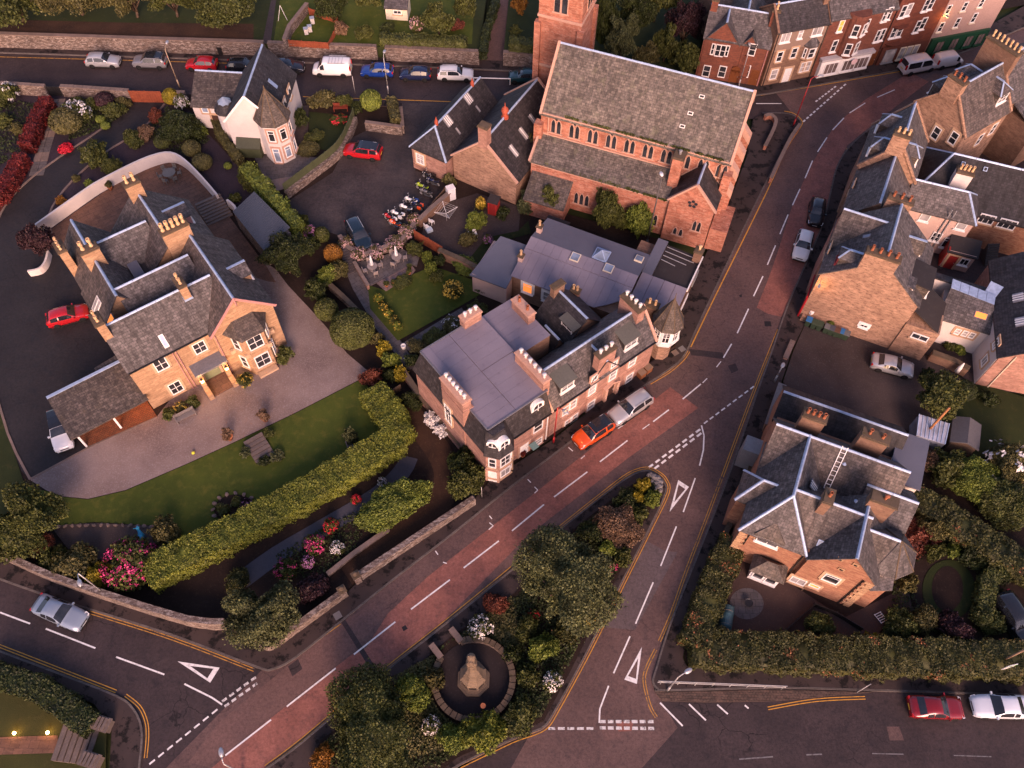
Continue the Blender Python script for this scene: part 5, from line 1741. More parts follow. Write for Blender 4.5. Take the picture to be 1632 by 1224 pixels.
# corner bay
canted(h,T,-8.75,-5.9,0.2,-0.75,0.75,0,5.2,ST_PINK)
bay_windows(h,T,-8.75,-5.9,0.2,-0.75,0.75,(3.0,),1.15,1.7,'four')
bay_windows(h,T,-8.75,-5.9,0.2,-0.75,0.75,(0.9,),1.15,1.3,'pair',pane=GLASS_PALE)
mb = MB()
for f in ([(-9.0,0.2,5.2),(-8.1,-0.95,5.2),(-7.9,0.2,7.7),(-8.2,0.9,7.7)],
 [(-8.1,-0.95,5.2),(-6.5,-0.95,5.2),(-6.7,0.2,7.7),(-7.9,0.2,7.7)],
 [(-6.5,-0.95,5.2),(-5.6,0.2,5.2),(-6.2,0.9,7.7),(-6.7,0.2,7.7)],
 [(-8.3,1.4,7.72),(-7.95,0.15,7.72),(-6.65,0.15,7.72),(-6.1,1.4,7.72)]):
 mb.slab([T.w(*p) for p in f],0.1)
obj('bay_mansard',mb,SL_DARK,h)
block(h,T,-7.9,-6.7,0.1,1.0,7.6,SL_DARK,5.0,'bay_core')
def arched_dormer(h,fr,side,pos,c,z0,w=0.95,ht=1.35,depth=1.2):
 sub = Fr(fr.w(pos,c) if side in 'fb' else fr.w(c,pos),fr.a + ROT[side])
 mb = MB()
 n = 9
 prof = [(-w / 2 - 0.14,0)] + [((w / 2 + 0.14) * -math.cos(math.pi * k / n),ht - 0.35 + 0.5 * math.sin(math.pi * k / n)) for k in range(n + 1)] + [(w / 2 + 0.14,0)]
 A = [sub.w(x,0,z0 + z) for x,z in prof]
 B = [sub.w(x,depth,z0 + z) for x,z in prof]
 mb.face(A)
 for i in range(len(A) - 1):
  mb.face([A[i],B[i],B[i + 1],A[i + 1]][::-1])
 d = obj('arched_dormer',mb,WHITE,h)
 g = MB()
 g.face([sub.w(x * 0.62,-0.03,z0 + 0.12 + z * 0.78) for x,z in prof])
 obj('pane',g,GLASS,d)
 g = MB()
 g.bar(sub.w(0,-0.05,z0 + 0.1),sub.w(0,-0.05,z0 + ht - 0.1),0.06,0.05)
 g.bar(sub.w(-w * 0.4,-0.05,z0 + ht * 0.5),sub.w(w * 0.4,-0.05,z0 + ht * 0.5),0.06,0.05)
 obj('glazing_bars',g,WHITE,d)
 return d
arched_dormer(h,T,'f',-7.3,-0.6,5.7)
A_,B_ = T.w(-8.75,0.2),T.w(-8.0,-0.75)
sub = Fr(A_,math.atan2(B_.y - A_.y,B_.x - A_.x))
arched_dormer(h,sub,'f',0.55,0.25,5.7,0.8)
pos,z = T.hit('f',0.45,857,653)
arched_dormer(h,T,'f',pos,0.45,5.9,1.15,1.5)
wins(h,T,'f',0.2,[(857,679,1.1,1.7),(856,704,1.1,1.2,'sash',GLASS_PALE)],style='sash',sill=ST_TRIMP)
A_,B_ = T.w(-8.75,0.2),T.w(-8.0,-0.75)
pos,z = T.hit('f',0.2,834,728)
door(h,T,'f',0.2,pos,1.0,2.1,WHITE,surround=ST_TRIMP)
door(h,sub,'f',0.0,0.6,0.85,2.1,WHITE,surround=ST_TRIMP)
mb = MB()
mb.box(T.w(pos + 0.75,-0.35,1.6),(0.7,0.7,0.08),T.a)
obj('window_awning',mb,plain('sea_green_awning',(0.16,0.28,0.27)),h)
pipe(h,T,'f',0.2,-1.75,0.1,5.1,WHITE)
gutter(h,T,(-5.8,-0.08,5.1),(-1.5,-0.08,5.1))
# ---------------------------------------------------------------- stone gable house on the right of the street
R = Fr(P(1412,410,11.3),math.radians(66.7))
h = house('gable_house',R,3,0,'tall stone house with broad weathered gable and four orange chimney pots','house')
gable(h,R,-0.6,7.4,-4.8,4.6,7.2,11.3,'u',wall=ST_GABLE,roof=SL_GREY,ov_end=0.05)
gable(h,R,2.9,7.3,0.0,4.75,7.3,10.7,'v',wall=ST_PINK,roof=SL_BROWN)
chimney(h,R,-0.38,0.35,9.6,12.0,0.85,3.1,4,ST_GABLE,POT_RED,'plain')
dormer(h,R,'b',0.9,3.6,8.0,9.2,1.3,1.8,9.9,hipped=True,roof=SL_GREY,cheek=SL_LICH,frame=plain('maroon_paint',(0.20,0.03,0.03)))
dormer(h,R,'f',5.2,-3.4,8.0,9.0,1.8,2.0,9.8,roof=SL_LICH,cheek=SL_LICH)
dormer(h,R,'f',2.3,-5.2,6.8,8.2,2.8,3.4,8.9,flat=True,roof=FELT_DK,cheek=SL_LICH)
dormer(h,R,'f',0.6,-3.6,7.8,8.6,1.2,1.6,9.0,flat=True,roof=SL_GREY,cheek=ST_GABLE)
on_roof(h,R,3.6,1.9,9.62,0.5,0.8,-0.89,'v',GLASS_BLUE)
block(h,R,-0.75,1.8,-8.0,-4.8,4.6,ST_GABLE)
slabroof(h,R,[(-0.6,-4.7,6.6),(3.6,-4.7,6.6),(3.6,-8.0,4.5),(-0.6,-8.0,4.5)],FELT_DK)
block(h,R,0.2,3.4,-7.9,-4.8,4.2,plain('charcoal_cladding',(0.05,0.048,0.05)))
pos,z = R.hit('l',-0.75,1480,506)
window(h,R,'l',-0.75,-6.6,3.0,1.6,0.8,'pair',surround=False)
wins(h,R,'l',-0.6,[(1377,519,0.8,0.5)],style='pair',sill=WHITE)
block(h,R,-1.0,-0.6,-0.4,4.4,0.9,ST_GABLE,0,'wall_ledge')
wins(h,R,'b',4.6,[(1322,390,1.0,1.6),(1320,400,1.0,1.6)],sill=ST_TRIM)
mb = MB()
mb.bar(R.w(-0.5,4.72,3.2),R.w(2.6,4.72,3.2),0.14,0.5)
mb.bar(R.w(-0.55,4.72,0.2),R.w(-0.55,4.72,3.2),0.16,0.2)
obj('shop_fascia',mb,REDP,h)

# ---------------------------------------------------------------- row up the street
Q = Fr(P(1398,322,10),math.radians(65.9))
h = house('street_house',Q,3,0,'lower slate-roofed stone house joined above the broad gable house','house')
gable(h,Q,0.2,7.6,-3.0,2.35,6.8,9.9,'u',wall=ST_BROWN,roof=SL_GREY)
chimney(h,Q,0.2,-1.9,8.2,11.2,0.8,2.4,3,ST_GABLE,POT_RED,'plain')
on_roof(h,Q,4.2,-1.2,8.8,0.6,0.8,1.1,'v',GLASS_PALE)
wins(h,Q,'b',2.35,[(1358,300,0.9,1.4)],sill=ST_TRIM)
h = house('street_house',Q,11,0,'taller stone street house with white-framed dormers and crow-stepped chimney gable','house')
gable(h,Q,7.7,14.8,-3.3,2.5,7.4,11.3,'u',wall=ST_GABLE,roof=SL_GREY,skew=ST_GABLE)
chimney(h,Q,7.8,0.0,10.0,12.6,0.9,1.7,3,ST_GABLE,POT_CREAM,'plain')
for u in (9.2,13.2):
 dormer(h,Q,'b',u,2.1,8.0,9.4,1.5,2.2,10.3,hipped=True,roof=SL_GREY,cheek=SL_LICH)
dormer(h,Q,'f',9.6,-2.6,8.2,9.5,1.5,2.0,10.3,hipped=True,roof=SL_GREY,cheek=SL_LICH)
G = Fr(P(1527,137,12),math.radians(35.8))
h = house('corner_tenement',G,3,0,'tall stone tenement on the street bend with patterned chimney gable','house')
gable(h,G,-0.4,7.4,-3.6,3.2,8.0,12.0,'u',wall=ST_GABLE,roof=SL_BROWN,skew=ST_GABLE)
chimney(h,G,-0.25,0.2,10.4,13.0,0.9,2.0,3,ST_GABLE,POT_RED,'plain')
for u in (1.6,5.4):
 dormer(h,G,'b',u,2.9,8.6,10.2,1.7,2.4,11.1,hipped=True,roof=SL_GREY,cheek=SL_LICH)
dormer(h,G,'f',5.9,-2.7,8.9,10.3,1.8,2.0,11.2,hipped=True,roof=SL_BROWN,cheek=SL_LICH)
on_roof(h,G,2.6,-2.0,9.75,0.6,1.1,1.11,'v',GLASS_BLUE)
on_roof(h,G,4.4,-2.2,9.5,0.7,1.2,1.11,'v',GLASS_PALE)
wins(h,G,'f',-3.6,[(1560,222,0.9,1.6),(1582,205,0.9,1.6)],sill=ST_TRIM)
wins(h,G,'l',-0.4,[(1492,212,0.9,1.6),(1520,220,0.9,1.6)],sill=ST_TRIM)
h = house('corner_tenement',G,10,0,'stone tenement with a very wide chimney stack of seven pots','house')
gable(h,G,7.5,15.0,-3.0,3.4,8.4,12.0,'u',wall=ST_BROWN,roof=SL_GREY)
chimney(h,G,7.7,0.8,9.0,13.6,1.0,4.0,7,ST_BROWN,POT_CREAM,'tall')
dormer(h,G,'b',10.0,3.0,8.8,10.2,1.8,2.2,11.0,flat=True,roof=LEAD_DK,cheek=SL_GREY)
block(h,G,9.4,13.0,-6.6,-3.0,6.2,ST_BROWN)
slabroof(h,G,[(9.2,-6.8,6.2),(13.2,-6.8,6.2),(13.2,-3.0,7.6),(9.2,-3.0,7.6)],SL_GREY)
# flat-roofed back block at the frame edge
h = empty('back_extension',P(1600,110,0),'grey flat-roofed extension with rooflights at the top right edge','extension')
block(h,G,15.2,24,-7.0,2.5,7.5,HARL_GREY)
flat_sheets(h,G,15.0,24.2,-7.2,2.7,7.6,FELT_BLUE,5,'v')

# ---------------------------------------------------------------- pink house
K2 = frame_px((1449,331),(1555,357),5.5)
h = house('pink_house',K2,3.5,2,'pink rendered house with hipped slate roof and red back porch','house')
gable(h,K2,-0.4,6.8,0.15,4.4,5.5,7.4,'u',hip=(0,1.6),wall=HARL_PINK,roof=SL_GREY)
wins(h,K2,'f',0.15,[(1474,346,1.0,1.1,'plain',GLASS_PALE),(1532,360,1.0,1.0,'plain',GLASS_PALE),(1492,377,1.0,1.3,'four'),(1510,387,1.0,1.5,'top')],surround=False,sill=WHITE)
pipe(h,K2,'f',0.15,4.0,0.1,6.5,GREYP,0.07)
pipe(h,K2,'f',0.15,4.45,0.1,6.5,GREYP,0.07)
block(h,K2,5.6,8.4,-1.6,0.14,2.6,HARL_PINK)
slabroof(h,K2,[(5.4,-1.8,2.5),(8.6,-1.8,2.5),(8.6,0.2,3.3),(5.4,0.2,3.3)],FELT_DK,0.15,'porch_roof')
block(h,K2,5.5,5.65,-1.6,0.1,2.75,REDW,0,'red_gable_board')
window(h,K2,'f',-1.6,7.6,1.0,0.9,1.0,'pair',surround=False,sill=WHITE)
door(h,K2,'f',-1.6,6.4,0.9,2.0,REDW)
# ---------------------------------------------------------------- dark slate hall behind
D = frame_px((1522,244),(1632,270),8.0)
h = house('dark_roofed_hall',D,5,-2,'big dark slate hall with small ridge vents and a white chimney stack','hall')
gable(h,D,-3.1,16.0,-4.4,4.2,4.6,8.0,'u',hip=(3.0,0),wall=ST_ORANGE,roof=SL_BLACK,seg=2.2)
chimney(h,D,1.2,-2.6,4.5,8.3,1.7,1.1,4,HARL,POT_CREAM,'plain')
for u in (1.1,3.4):
 on_roof(h,D,u,-0.8,7.5,0.4,0.45,0.79,'v',BLACKP,LEAD,'roof_vent',t=0.16)
wins(h,D,'f',-4.4,[(1572,349,1.6,1.3),(1605,357,1.8,1.3)],style='triple',surround=False,sill=ST_TRIM)
# ---------------------------------------------------------------- small white house and its slate neighbour
X = frame_px((1498,506),(1579,531),3.8)
h = house('white_house',X,2,1.5,'small white rendered house with lead-topped slate roof and orange rooflight','house')
block(h,X,0.0,5.4,0.1,4.5,3.7,HARL)
slabroof(h,X,[(-0.2,-0.1,3.7),(5.3,-0.1,3.7),(4.3,2.4,5.2),(0.1,2.9,5.2)],SL_GREY)
for k in range(5):
 a,b = 0.1 + 0.85 * k,0.1 + 0.85 * (k + 1)
 slabroof(h,X,[(a + 0.02,2.9 - k * 0.1,5.22),(b - 0.02,2.8 - k * 0.1,5.22),(b - 0.02,4.0 - k * 0.1,5.3),(a + 0.02,4.1 - k * 0.1,5.3)],LEAD,0.12,'lead_sheet')
slabroof(h,X,[(-1.6,3.9,4.9),(4.4,3.8,4.9),(4.4,5.0,4.6),(-1.6,5.0,4.6)],SL_DARK)
block(h,X,-1.5,4.3,4.0,4.9,4.6,HARL)
slabroof(h,X,[(3.3,3.6,5.0),(5.0,3.2,5.0),(5.2,4.6,5.6),(3.6,5.0,5.6)],LEAD,0.3,'lead_dormer')
on_roof(h,X,3.5,1.2,4.48,1.2,0.7,0.58,'v',GLASS_WARM,LEAD_DK)  # pane in the warm orange emissive glass
wins(h,X,'f',0.1,[(1526,528,0.55,0.9),(1538,531,0.55,0.9),(1549,534,0.55,0.9)],style='sash',pane=GLASS_PALE,sill=ST_TRIM)
h = house('long_slate_house',X,8,1,'long dark slate building with two rooflights at the right edge','house')
S = Fr(P(1594,566,5),math.radians(78))
gable(h,S,-0.2,12,-8.5,0.0,5.0,8.6,'u',wall=ST_PINK,roof=SL_DARK)
block(h,S,-0.1,5.2,0.0,0.06,4.9,HARL,0,'white_side_wall')
wins(h,S,'b',0.06,[(1588,548,0.8,1.2),(1570,575,0.9,1.3)],style='pair',pane=GLASS_PALE,sill=ST_TRIM)
for u in (3.4,6.4):
 on_roof(h,S,u,-1.5,6.35,1.1,1.0,-0.85,'v',GLASS_PALE,LEAD_DK,bars=3)
pipe(h,S,'l',-0.2,-1.2,0.1,5.5,CREAM)

# ---------------------------------------------------------------- corner villa (lower right)
N = frame_px((1238,675),(1437,747),9.5)
h = house('corner_villa',N,6,-4,'sandstone corner villa with criss-crossing slate roofs, roof ladder and orange pots','villa')
gable(h,N,0.1,11.0,-2.7,2.6,6.2,9.5,'u',wall=ST_ORANGE,roof=SL_BROWN,seg=1.4)
gable(h,N,0.2,11.0,3.3,7.0,5.2,7.0,'u',wall=ST_ORANGE,roof=SL_BLACK,seg=1.4)
block(h,N,0.4,10.8,1.8,4.4,5.4,ST_ORANGE)
gable(h,N,0.2,5.5,-8.6,0.0,6.2,9.45,'v',hip=(2.7,0),wall=ST_ORANGE,roof=SL_GREY,seg=1.2)
gable(h,N,2.9,9.0,-8.0,-2.4,6.2,9.3,'u',wall=ST_ORANGE,roof=SL_BROWN,seg=1.4,walls=False)
gable(h,N,5.9,11.2,-8.9,-3.4,6.2,9.4,'v',wall=ST_ORANGE,roof=SL_GREY,seg=1.2,ov_end=0.2)
block(h,N,3.0,9.0,-8.4,1.0,6.1,ST_ORANGE)
# round-ended bay on the right
bc = N.w(11.7,-5.8,0)
block(h,N,9.5,11.9,-7.4,-4.2,6.0,ST_ORANGE)
mb = MB()
mb.lathe([(1.8,0),(1.8,6.05)],bc,8,a0=N.a + math.pi / 8)
obj('bay_wall',mb,ST_GOLD,h)
gable(h,N,8.6,11.7,-7.8,-3.8,6.1,8.5,'u',wall=ST_ORANGE,roof=SL_BROWN,walls=False,ov_end=0)
mb = MB()
mb.lathe([(2.3,6.0),(2.25,6.12),(0.05,8.6)],bc,8,a0=N.a + math.pi / 8)
br_ = obj('bay_roof',mb,SL_GREY,h)
mb = MB()
for k in range(-2,3):
 a = N.a + math.pi / 8 + k * math.pi / 4
 mb.bar(bc + Vector((2.27 * math.cos(a),2.27 * math.sin(a),6.14)),bc + Vector((0,0,8.64)),0.1,0.05)
obj('hip_lead',mb,ST_CAP,br_)
slabroof(h,N,[(11.2,-9.1,5.0),(12.9,-8.3,4.9),(12.6,-6.6,5.6),(11.3,-6.8,6.2)],SL_GREY)
block(h,N,10.9,12.5,-8.4,-6.2,4.9,ST_ORANGE)
gable(h,N,8.6,12.6,-3.4,0.4,6.0,7.8,'u',wall=ST_ORANGE,roof=SL_GREY)
# rear flat block, roof ladder
block(h,N,10.6,13.0,1.0,5.8,6.0,HARL)
slabroof(h,N,[(10.5,0.85,6.05),(13.2,0.85,6.05),(13.2,6.0,6.1),(10.5,6.0,6.1)],FELT_BLUE,0.15)
u,v = N.l(1338,730,8.6)
mb = MB()
s_ = 3.3 / 2.65
for du in (-0.22,0.22):
 mb.bar(N.w(u + du,0.0,9.72),N.w(u + du,-2.5,9.72 - 2.5 * s_ + 0.06),0.06,0.06)
for k in range(10):
 t = 0.1 + k * 0.27
 mb.bar(N.w(u - 0.22,-t,9.72 - t * s_ + 0.02),N.w(u + 0.22,-t,9.72 - t * s_ + 0.02),0.05,0.05)
obj('roof_ladder',mb,WHITE,h)
for px,py in ((1345,740),(1364,800)):
 u2,v2 = N.l(px,py,8.4)
 mb = MB()
 mb.lathe([(0.12,0),(0.12,0.3),(0.2,0.32),(0.03,0.5)],N.w(u2,v2,8.2),8)
 obj('vent_pipe',mb,LEAD,h)
on_roof(h,N,4.4,-3.6,7.95,0.85,1.2,-1.2,'u',GLASS_PALE,LEAD_DK,bars=3)
on_roof(h,N,6.3,-7.6,6.7,0.5,0.6,1.1,'v',GLASS_BLUE,LEAD)
chimney(h,N,2.7,1.6,7.2,10.3,1.9,0.9,4,ST_BROWN,POT_RED,'plain')
chimney(h,N,7.7,1.7,7.2,10.3,2.2,0.9,2,ST_BROWN,POT_RED,'plain')
chimney(h,N,5.25,-5.4,8.4,10.6,0.7,1.3,1,ST_BROWN,POT_RED,'plain')
chimney(h,N,9.3,-3.9,7.6,10.6,2.0,0.9,1,ST_BROWN,POT_RED,'cowl')
# fronts
wins(h,N,'f',-8.9,[(1325,922,1.3,1.4,'top'),(1298,933,0.9,0.6,'plain',GLASS_WARM),(1272,925,1.3,1.2,'pair',GLASS_PALE)],surround=True)
for px,py in ((1339,891),(1364,900),(1341,907)):
 pos,z = N.hit('f',-8.9,px,py)
 mb = MB()
 mb.box(N.w(pos,-8.92,z - 0.2),(0.5,0.12,0.5),N.a)
 mv = obj('vent_block',mb,ST_GOLD,h)
 mb = MB()
 mb.box(N.w(pos,-8.99,z - 0.1),(0.24,0.04,0.2),N.a)
 obj('vent_slot',mb,BLACKP,mv)
pos,z = N.hit('f',-8.6,1252,853)
dormer(h,N,'f',2.5,-8.62,5.0,6.3,2.2,2.0,7.4,roof=SL_LICH,cheek=ST_GOLD,style='pair',hipped=True,cap=False,ww=1.8)
for u in (0.45,10.95):
 v = -8.62 if u < 5 else -8.92
 for k in range(14):
  mb = MB()
  w_ = 0.75 if k % 2 else 0.5
  mb.box(N.w(u + (w_ / 2 - 0.25) * (1 if u < 5 else -1),v,0.1 + k * 0.42),(w_,0.12,0.38),N.a)
  obj('quoin',mb,ST_GOLD,h)
pipe(h,N,'f',-8.9,10.3,0.1,6.0)
pipe(h,N,'f',-8.6,1.0,3.5,6.0)
pipe(h,N,'f',-8.6,5.5,2.0,6.0)
# boxed entrance
pos,z = N.hit('f',-9.6,1237,895)
block(h,N,pos - 1.2,pos + 1.2,-9.9,-8.5,2.3,WHITE)
wins_sub = Fr(N.w(pos,-9.9),N.a)
for s in (-0.55,0.55):
 window(h,wins_sub,'f',0.0,s,0.8,0.95,1.3,'plain',surround=False,sill=WHITE)
mb = MB()
c0 = [(pos - 1.5,-10.2,2.3),(pos + 1.5,-10.2,2.3),(pos + 1.5,-8.4,2.3),(pos - 1.5,-8.4,2.3)]
r0,r1 = (pos - 0.4,-9.2,3.3),(pos + 0.4,-9.2,3.3)
for f in ([c0[0],c0[1],r1,r0],[c0[1],c0[2],r1],[c0[2],c0[3],r0,r1],[c0[3],c0[0],r0]):
 mb.slab([N.w(*p) for p in f],0.1)
obj('porch_roof',mb,SL_LICH,h)
pos,z = N.hit('l',0.2,1196,800)
window(h,N,'l',0.2,-5.0,3.5,1.0,1.5,'sash')
# streetside pyramid-roofed bay
bc = N.w(0.6,-4.6,0)
gable(h,N,-0.8,2.0,-6.0,-3.4,6.1,8.0,'u',hip=(1.3,0),wall=ST_ORANGE,roof=SL_BROWN)
block(h,N,-1.4,0.1,0.2,1.8,3.4,GREYP,0,'side_lobby')

# ---------------------------------------------------------------- street row at the top right
T1 = frame_px((1108,120),(1207.5,138),0)
h = house('red_stone_villa',T1,4,3,'dark red stone house with pointed gable, arched doorway and white windows','house')
L1 = math.hypot(*(P(1207.5,138) - P(1108,120))[:2])
gable(h,T1,0.0,L1,0.0,5.4,5.8,8.4,'u',wall=ST_DKRED,roof=SL_GREY,seg=1.4)
gable(h,T1,0.2,4.3,-0.12,3.0,5.6,8.2,'v',wall=ST_DKRED,roof=SL_GREY)
gable(h,T1,L1 * 0.7 - 0.7,L1 * 0.7 + 0.7,-0.1,2.0,6.0,7.0,'v',wall=ST_DKRED,roof=SL_GREY,cap=False)
gable(h,T1,2.5,6.5,2.7,9.0,5.8,8.3,'v',wall=ST_DKRED,roof=SL_GREY)
chimney(h,T1,L1 - 0.4,2.2,6.8,9.6,0.9,1.2,2,ST_DKRED,POT_CREAM)
chimney(h,T1,0.35,2.6,6.8,9.4,0.8,1.1,1,ST_DKRED,POT_CREAM)
wins(h,T1,'f',-0.12,[(1144,80,0.7,1.7),(1152,81,0.7,1.7),(1136,78,0.45,1.6),(1159,81,0.45,1.6),(1126,113,0.95,1.7),(1151,114,0.95,1.7)],sill=ST_DKRED,surround=False)
wins(h,T1,'f',-0.1,[(1199,79,0.9,1.7)],sill=ST_DKRED,surround=False)
wins(h,T1,'f',0.0,[(1189,113,0.9,1.8)],sill=ST_DKRED,surround=False)
BRN = plain('varnished_door',(0.14,0.045,0.015),0.5)
door(h,T1,'f',-0.12,T1.hit('f',-0.12,1171,118)[0],1.15,1.9,BRN,arch=True)
door(h,T1,'f',0.0,T1.hit('f',0,1206,122)[0] - 0.3,1.1,2.4,BRN,surround=ST_DKRED)
pipe(h,T1,'f',0.0,L1 - 0.15,0.1,5.7,PINKTRIM)
T2 = frame_px((1219,137),(1292,123),0)
h = house('brown_stone_house',T2,3,3,'brown three-storey house with white front door and slate oriel roof','house')
gable(h,T2,-0.6,6.4,0.0,4.8,8.0,10.0,'u',wall=ST_BROWN,roof=SL_DARK,skew=ST_BROWN)
block(h,T2,-0.45,6.25,-0.05,0.02,7.9,HARL_GREY,5.1,'render_band')
wins(h,T2,'f',-0.05,[(1252,59,1.3,1.4,'pair'),(1276,53,0.6,1.4),(1303,48,1.4,1.4,'pair')],sill=WHITE,surround=False,pane=GLASS_PALE)
wins(h,T2,'f',0.0,[(1242,90,0.8,1.5),(1265,84,0.8,1.5),(1233,118,0.95,1.5,'sash',GLASS_PALE),(1279,107,0.75,1.5,'sash',GLASS_PALE),(1287,105,0.75,1.5,'sash',GLASS_PALE)],sill=ST_TRIM)
door(h,T2,'f',0.0,T2.hit('f',0,1254,118)[0],1.0,2.2,WHITE)
po = T2.hit('f',-0.4,1292,84)[0]
canted(h,T2,po - 0.95,po + 0.95,0.0,-0.5,0.45,3.2,5.3,ST_BROWN)
bay_windows(h,T2,po - 0.95,po + 0.95,0.0,-0.5,0.45,(3.6,),0.85,1.4,'sash')
mb = MB()
for f in ([(po - 1.15,0,5.3),(po - 0.55,-0.7,5.3),(po - 0.25,0,6.3)],[(po - 0.55,-0.7,5.3),(po + 0.55,-0.7,5.3),(po + 0.25,0,6.3),(po - 0.25,0,6.3)],[(po + 0.55,-0.7,5.3),(po + 1.15,0,5.3),(po + 0.25,0,6.3)]):
 mb.slab([T2.w(*p) for p in f],0.1)
obj('oriel_roof',mb,SL_GREY,h)
chimney(h,T2,6.1,2.4,8.8,11.4,0.8,1.6,2,ST_BROWN,POT_CREAM)
pipe(h,T2,'f',0.0,-0.4,0.1,7.9)
pipe(h,T2,'f',0.0,6.2,0.1,7.9)

def tenement(name,label,fr,u0,u1,zt,wall,shop,rows,roof=SL_GREY,bow=None,zr=None):
 h = house(name,fr,(u0 + u1) / 2,3,label,'tenement')
 gable(h,fr,u0,u1,0.0,7.0,zt,zr or zt + 3.0,'u',wall=wall,roof=roof)
 return h
RED2 = stone('deep_red_sandstone',(0.165,0.062,0.042),(0.125,0.046,0.032),(0.10,0.042,0.032),(0.11,0.05,0.038),0.6,0.28,0.35)
h = tenement('red_tenement','red sandstone tenement with a white-fronted corner shop below',T2,6.45,15.6,8.4,RED2,None,None)
wins(h,T2,'f',0.0,[(1340,41,0.7,1.6,'sash',GLASS_WARM),(1329,73,0.75,1.7),(1367,36,0.8,1.7),(1380,40,0.8,1.7),(1411,24,0.7,1.7),(1417,21,0.7,1.7),(1399,57,0.75,1.7),(1405,55,0.75,1.7)],surround=False,sill=WHITE)
po = T2.hit('f',-0.5,1358,68)[0]
for z0,z1 in ((2.9,8.2),):
 mb = MB()
 mb.lathe([(1.25,2.7),(1.35,2.9),(1.35,8.2),(1.5,8.3),(1.45,8.7)],T2.w(po,0.3,0),16)
 obj('bow_front',mb,RED2,h)
for zz in (3.4,6.0):
 for k in (-0.45,0.45):
  a = T2.a - math.pi / 2 + k
  sub = Fr(T2.w(po,0.3) + Vector((1.33 * math.cos(a),1.33 * math.sin(a),0)),a + math.pi / 2)
  window(h,sub,'f',0.0,0.0,zz,0.8,1.6,'sash',surround=False,sill=WHITE,proud=0.02)
block(h,T2,7.0,14.2,-0.55,0.0,2.6,WHITE,0.12,'shop_front')
for u in (8.6,11.2,13.0):
 window(h,T2,'f',-0.55,u,0.5,1.9,1.7,'triple',surround=False,sill=WHITE,pane=glass('shop_glass',(0.10,0.075,0.07),0.1))
block(h,T2,6.8,14.4,-0.75,-0.05,2.95,plain('pale_grey_fascia',(0.42,0.40,0.41)),2.62,'shop_fascia')
mb = MB()
c = T2.w(11.4,-1.1,2.2)
mb.lathe([(0.42,0),(0.42,0.06)],(0,0,0),14)
mb.v = [(c.x + x * T2.c - (z - 0.03) * T2.s,c.y + x * T2.s + (z - 0.03) * T2.c,c.z + y) for x,y,z in mb.v]
obj('round_sign',mb,plain('sign_white_red',(0.70,0.50,0.50)),h)
door(h,T2,'f',0.0,15.0,0.9,2.2,BRN,surround=RED2)
pipe(h,T2,'f',0.0,15.55,0.1,8.3)
RED3 = stone('blood_red_sandstone',(0.150,0.048,0.030),(0.115,0.037,0.025),(0.09,0.035,0.025),(0.10,0.04,0.03),0.6,0.28,0.35)
h = tenement('dark_red_tenement','deeper red tenement with bow windows beside the parked minibus',T2,15.65,22.9,10.0,RED3,None,None)
wins(h,T2,'f',0.0,[(1439,18,0.75,1.7),(1448,15,0.75,1.7,'sash',GLASS_PALE),(1476,8,0.75,1.7),(1484,5,0.75,1.7),(1424,51,0.75,1.7),(1434,49,0.75,1.7),(1462,42,0.75,1.7),(1471,37,0.75,1.7)],surround=False,sill=WHITE)
for px in (1443,):
 po = T2.hit('f',-0.5,px,34)[0]
 mb = MB()
 mb.lathe([(1.1,2.95),(1.3,3.2)],T2.w(po,0.5,0),16)
 mb.lathe([(1.1,5.4),(1.3,5.65)],T2.w(po,0.5,0),16)
 obj('bow_sill',mb,RED3,h)
block(h,T2,15.8,22.7,-0.3,0.0,2.7,plain('dark_shop_timber',(0.09,0.03,0.02)),0.12,'shop_front')
window(h,T2,'f',-0.3,17.2,0.4,1.6,1.9,'plain',surround=False,pane=GLASS_PALE,sill=GREYP,frame=GREYP)
for u in (19.0,20.0,21.0):
 window(h,T2,'f',-0.3,u,0.5,0.85,1.8,'plain',surround=False,pane=GLASS_PALE,sill=CREAM,frame=CREAM)
h = tenement('pale_pink_tenement','pale pink rendered building with dark green shopfront at the top right',T2,22.95,32.0,8.6,plain('pale_pink_render',(0.34,0.23,0.20),0.9),None,None)
wins(h,T2,'f',0.0,[(1511,15,0.7,1.3),(1537,10,0.7,1.3),(1564,4,0.7,1.3),(1499,43,0.7,1.4),(1525,36,0.7,1.4),(1552,28,0.7,1.4)],surround=False,sill=CREAM)
block(h,T2,23.1,31.8,-0.35,0.0,2.6,GREENP,0.12,'shop_front')
for u in (24.6,26.8,29.0,30.8):
 window(h,T2,'f',-0.35,u,0.5,1.2,1.7,'pair',surround=False,frame=GREENP,sill=GREENP,pane=glass('shop_glass'))
# backs of the row, seen over the ridges
h = empty('rear_workshop',P(1270,0,0),'dark slate roofs behind the brown stone house','outbuilding')
gable(h,T2,-4.0,8.0,9.0,14.0,5.0,7.4,'u',wall=ST_BROWN,roof=SL_DARK)
# cream summer house in the upper garden
o = empty('summer_house',P(636,28,TZ),'cream timber summer house with grey roof in the upper garden','shed')
sub = Fr(P(616,31,TZ),math.radians(-4))
gable(o,sub,0.0,2.9,0.0,2.4,TZ + 1.9,TZ + 2.6,'u',wall=CREAM,roof=SL_GREY,z0=TZ,cap=False)
window(o,sub,'f',0.0,1.6,TZ + 0.9,1.1,0.6,'pair',surround=False)
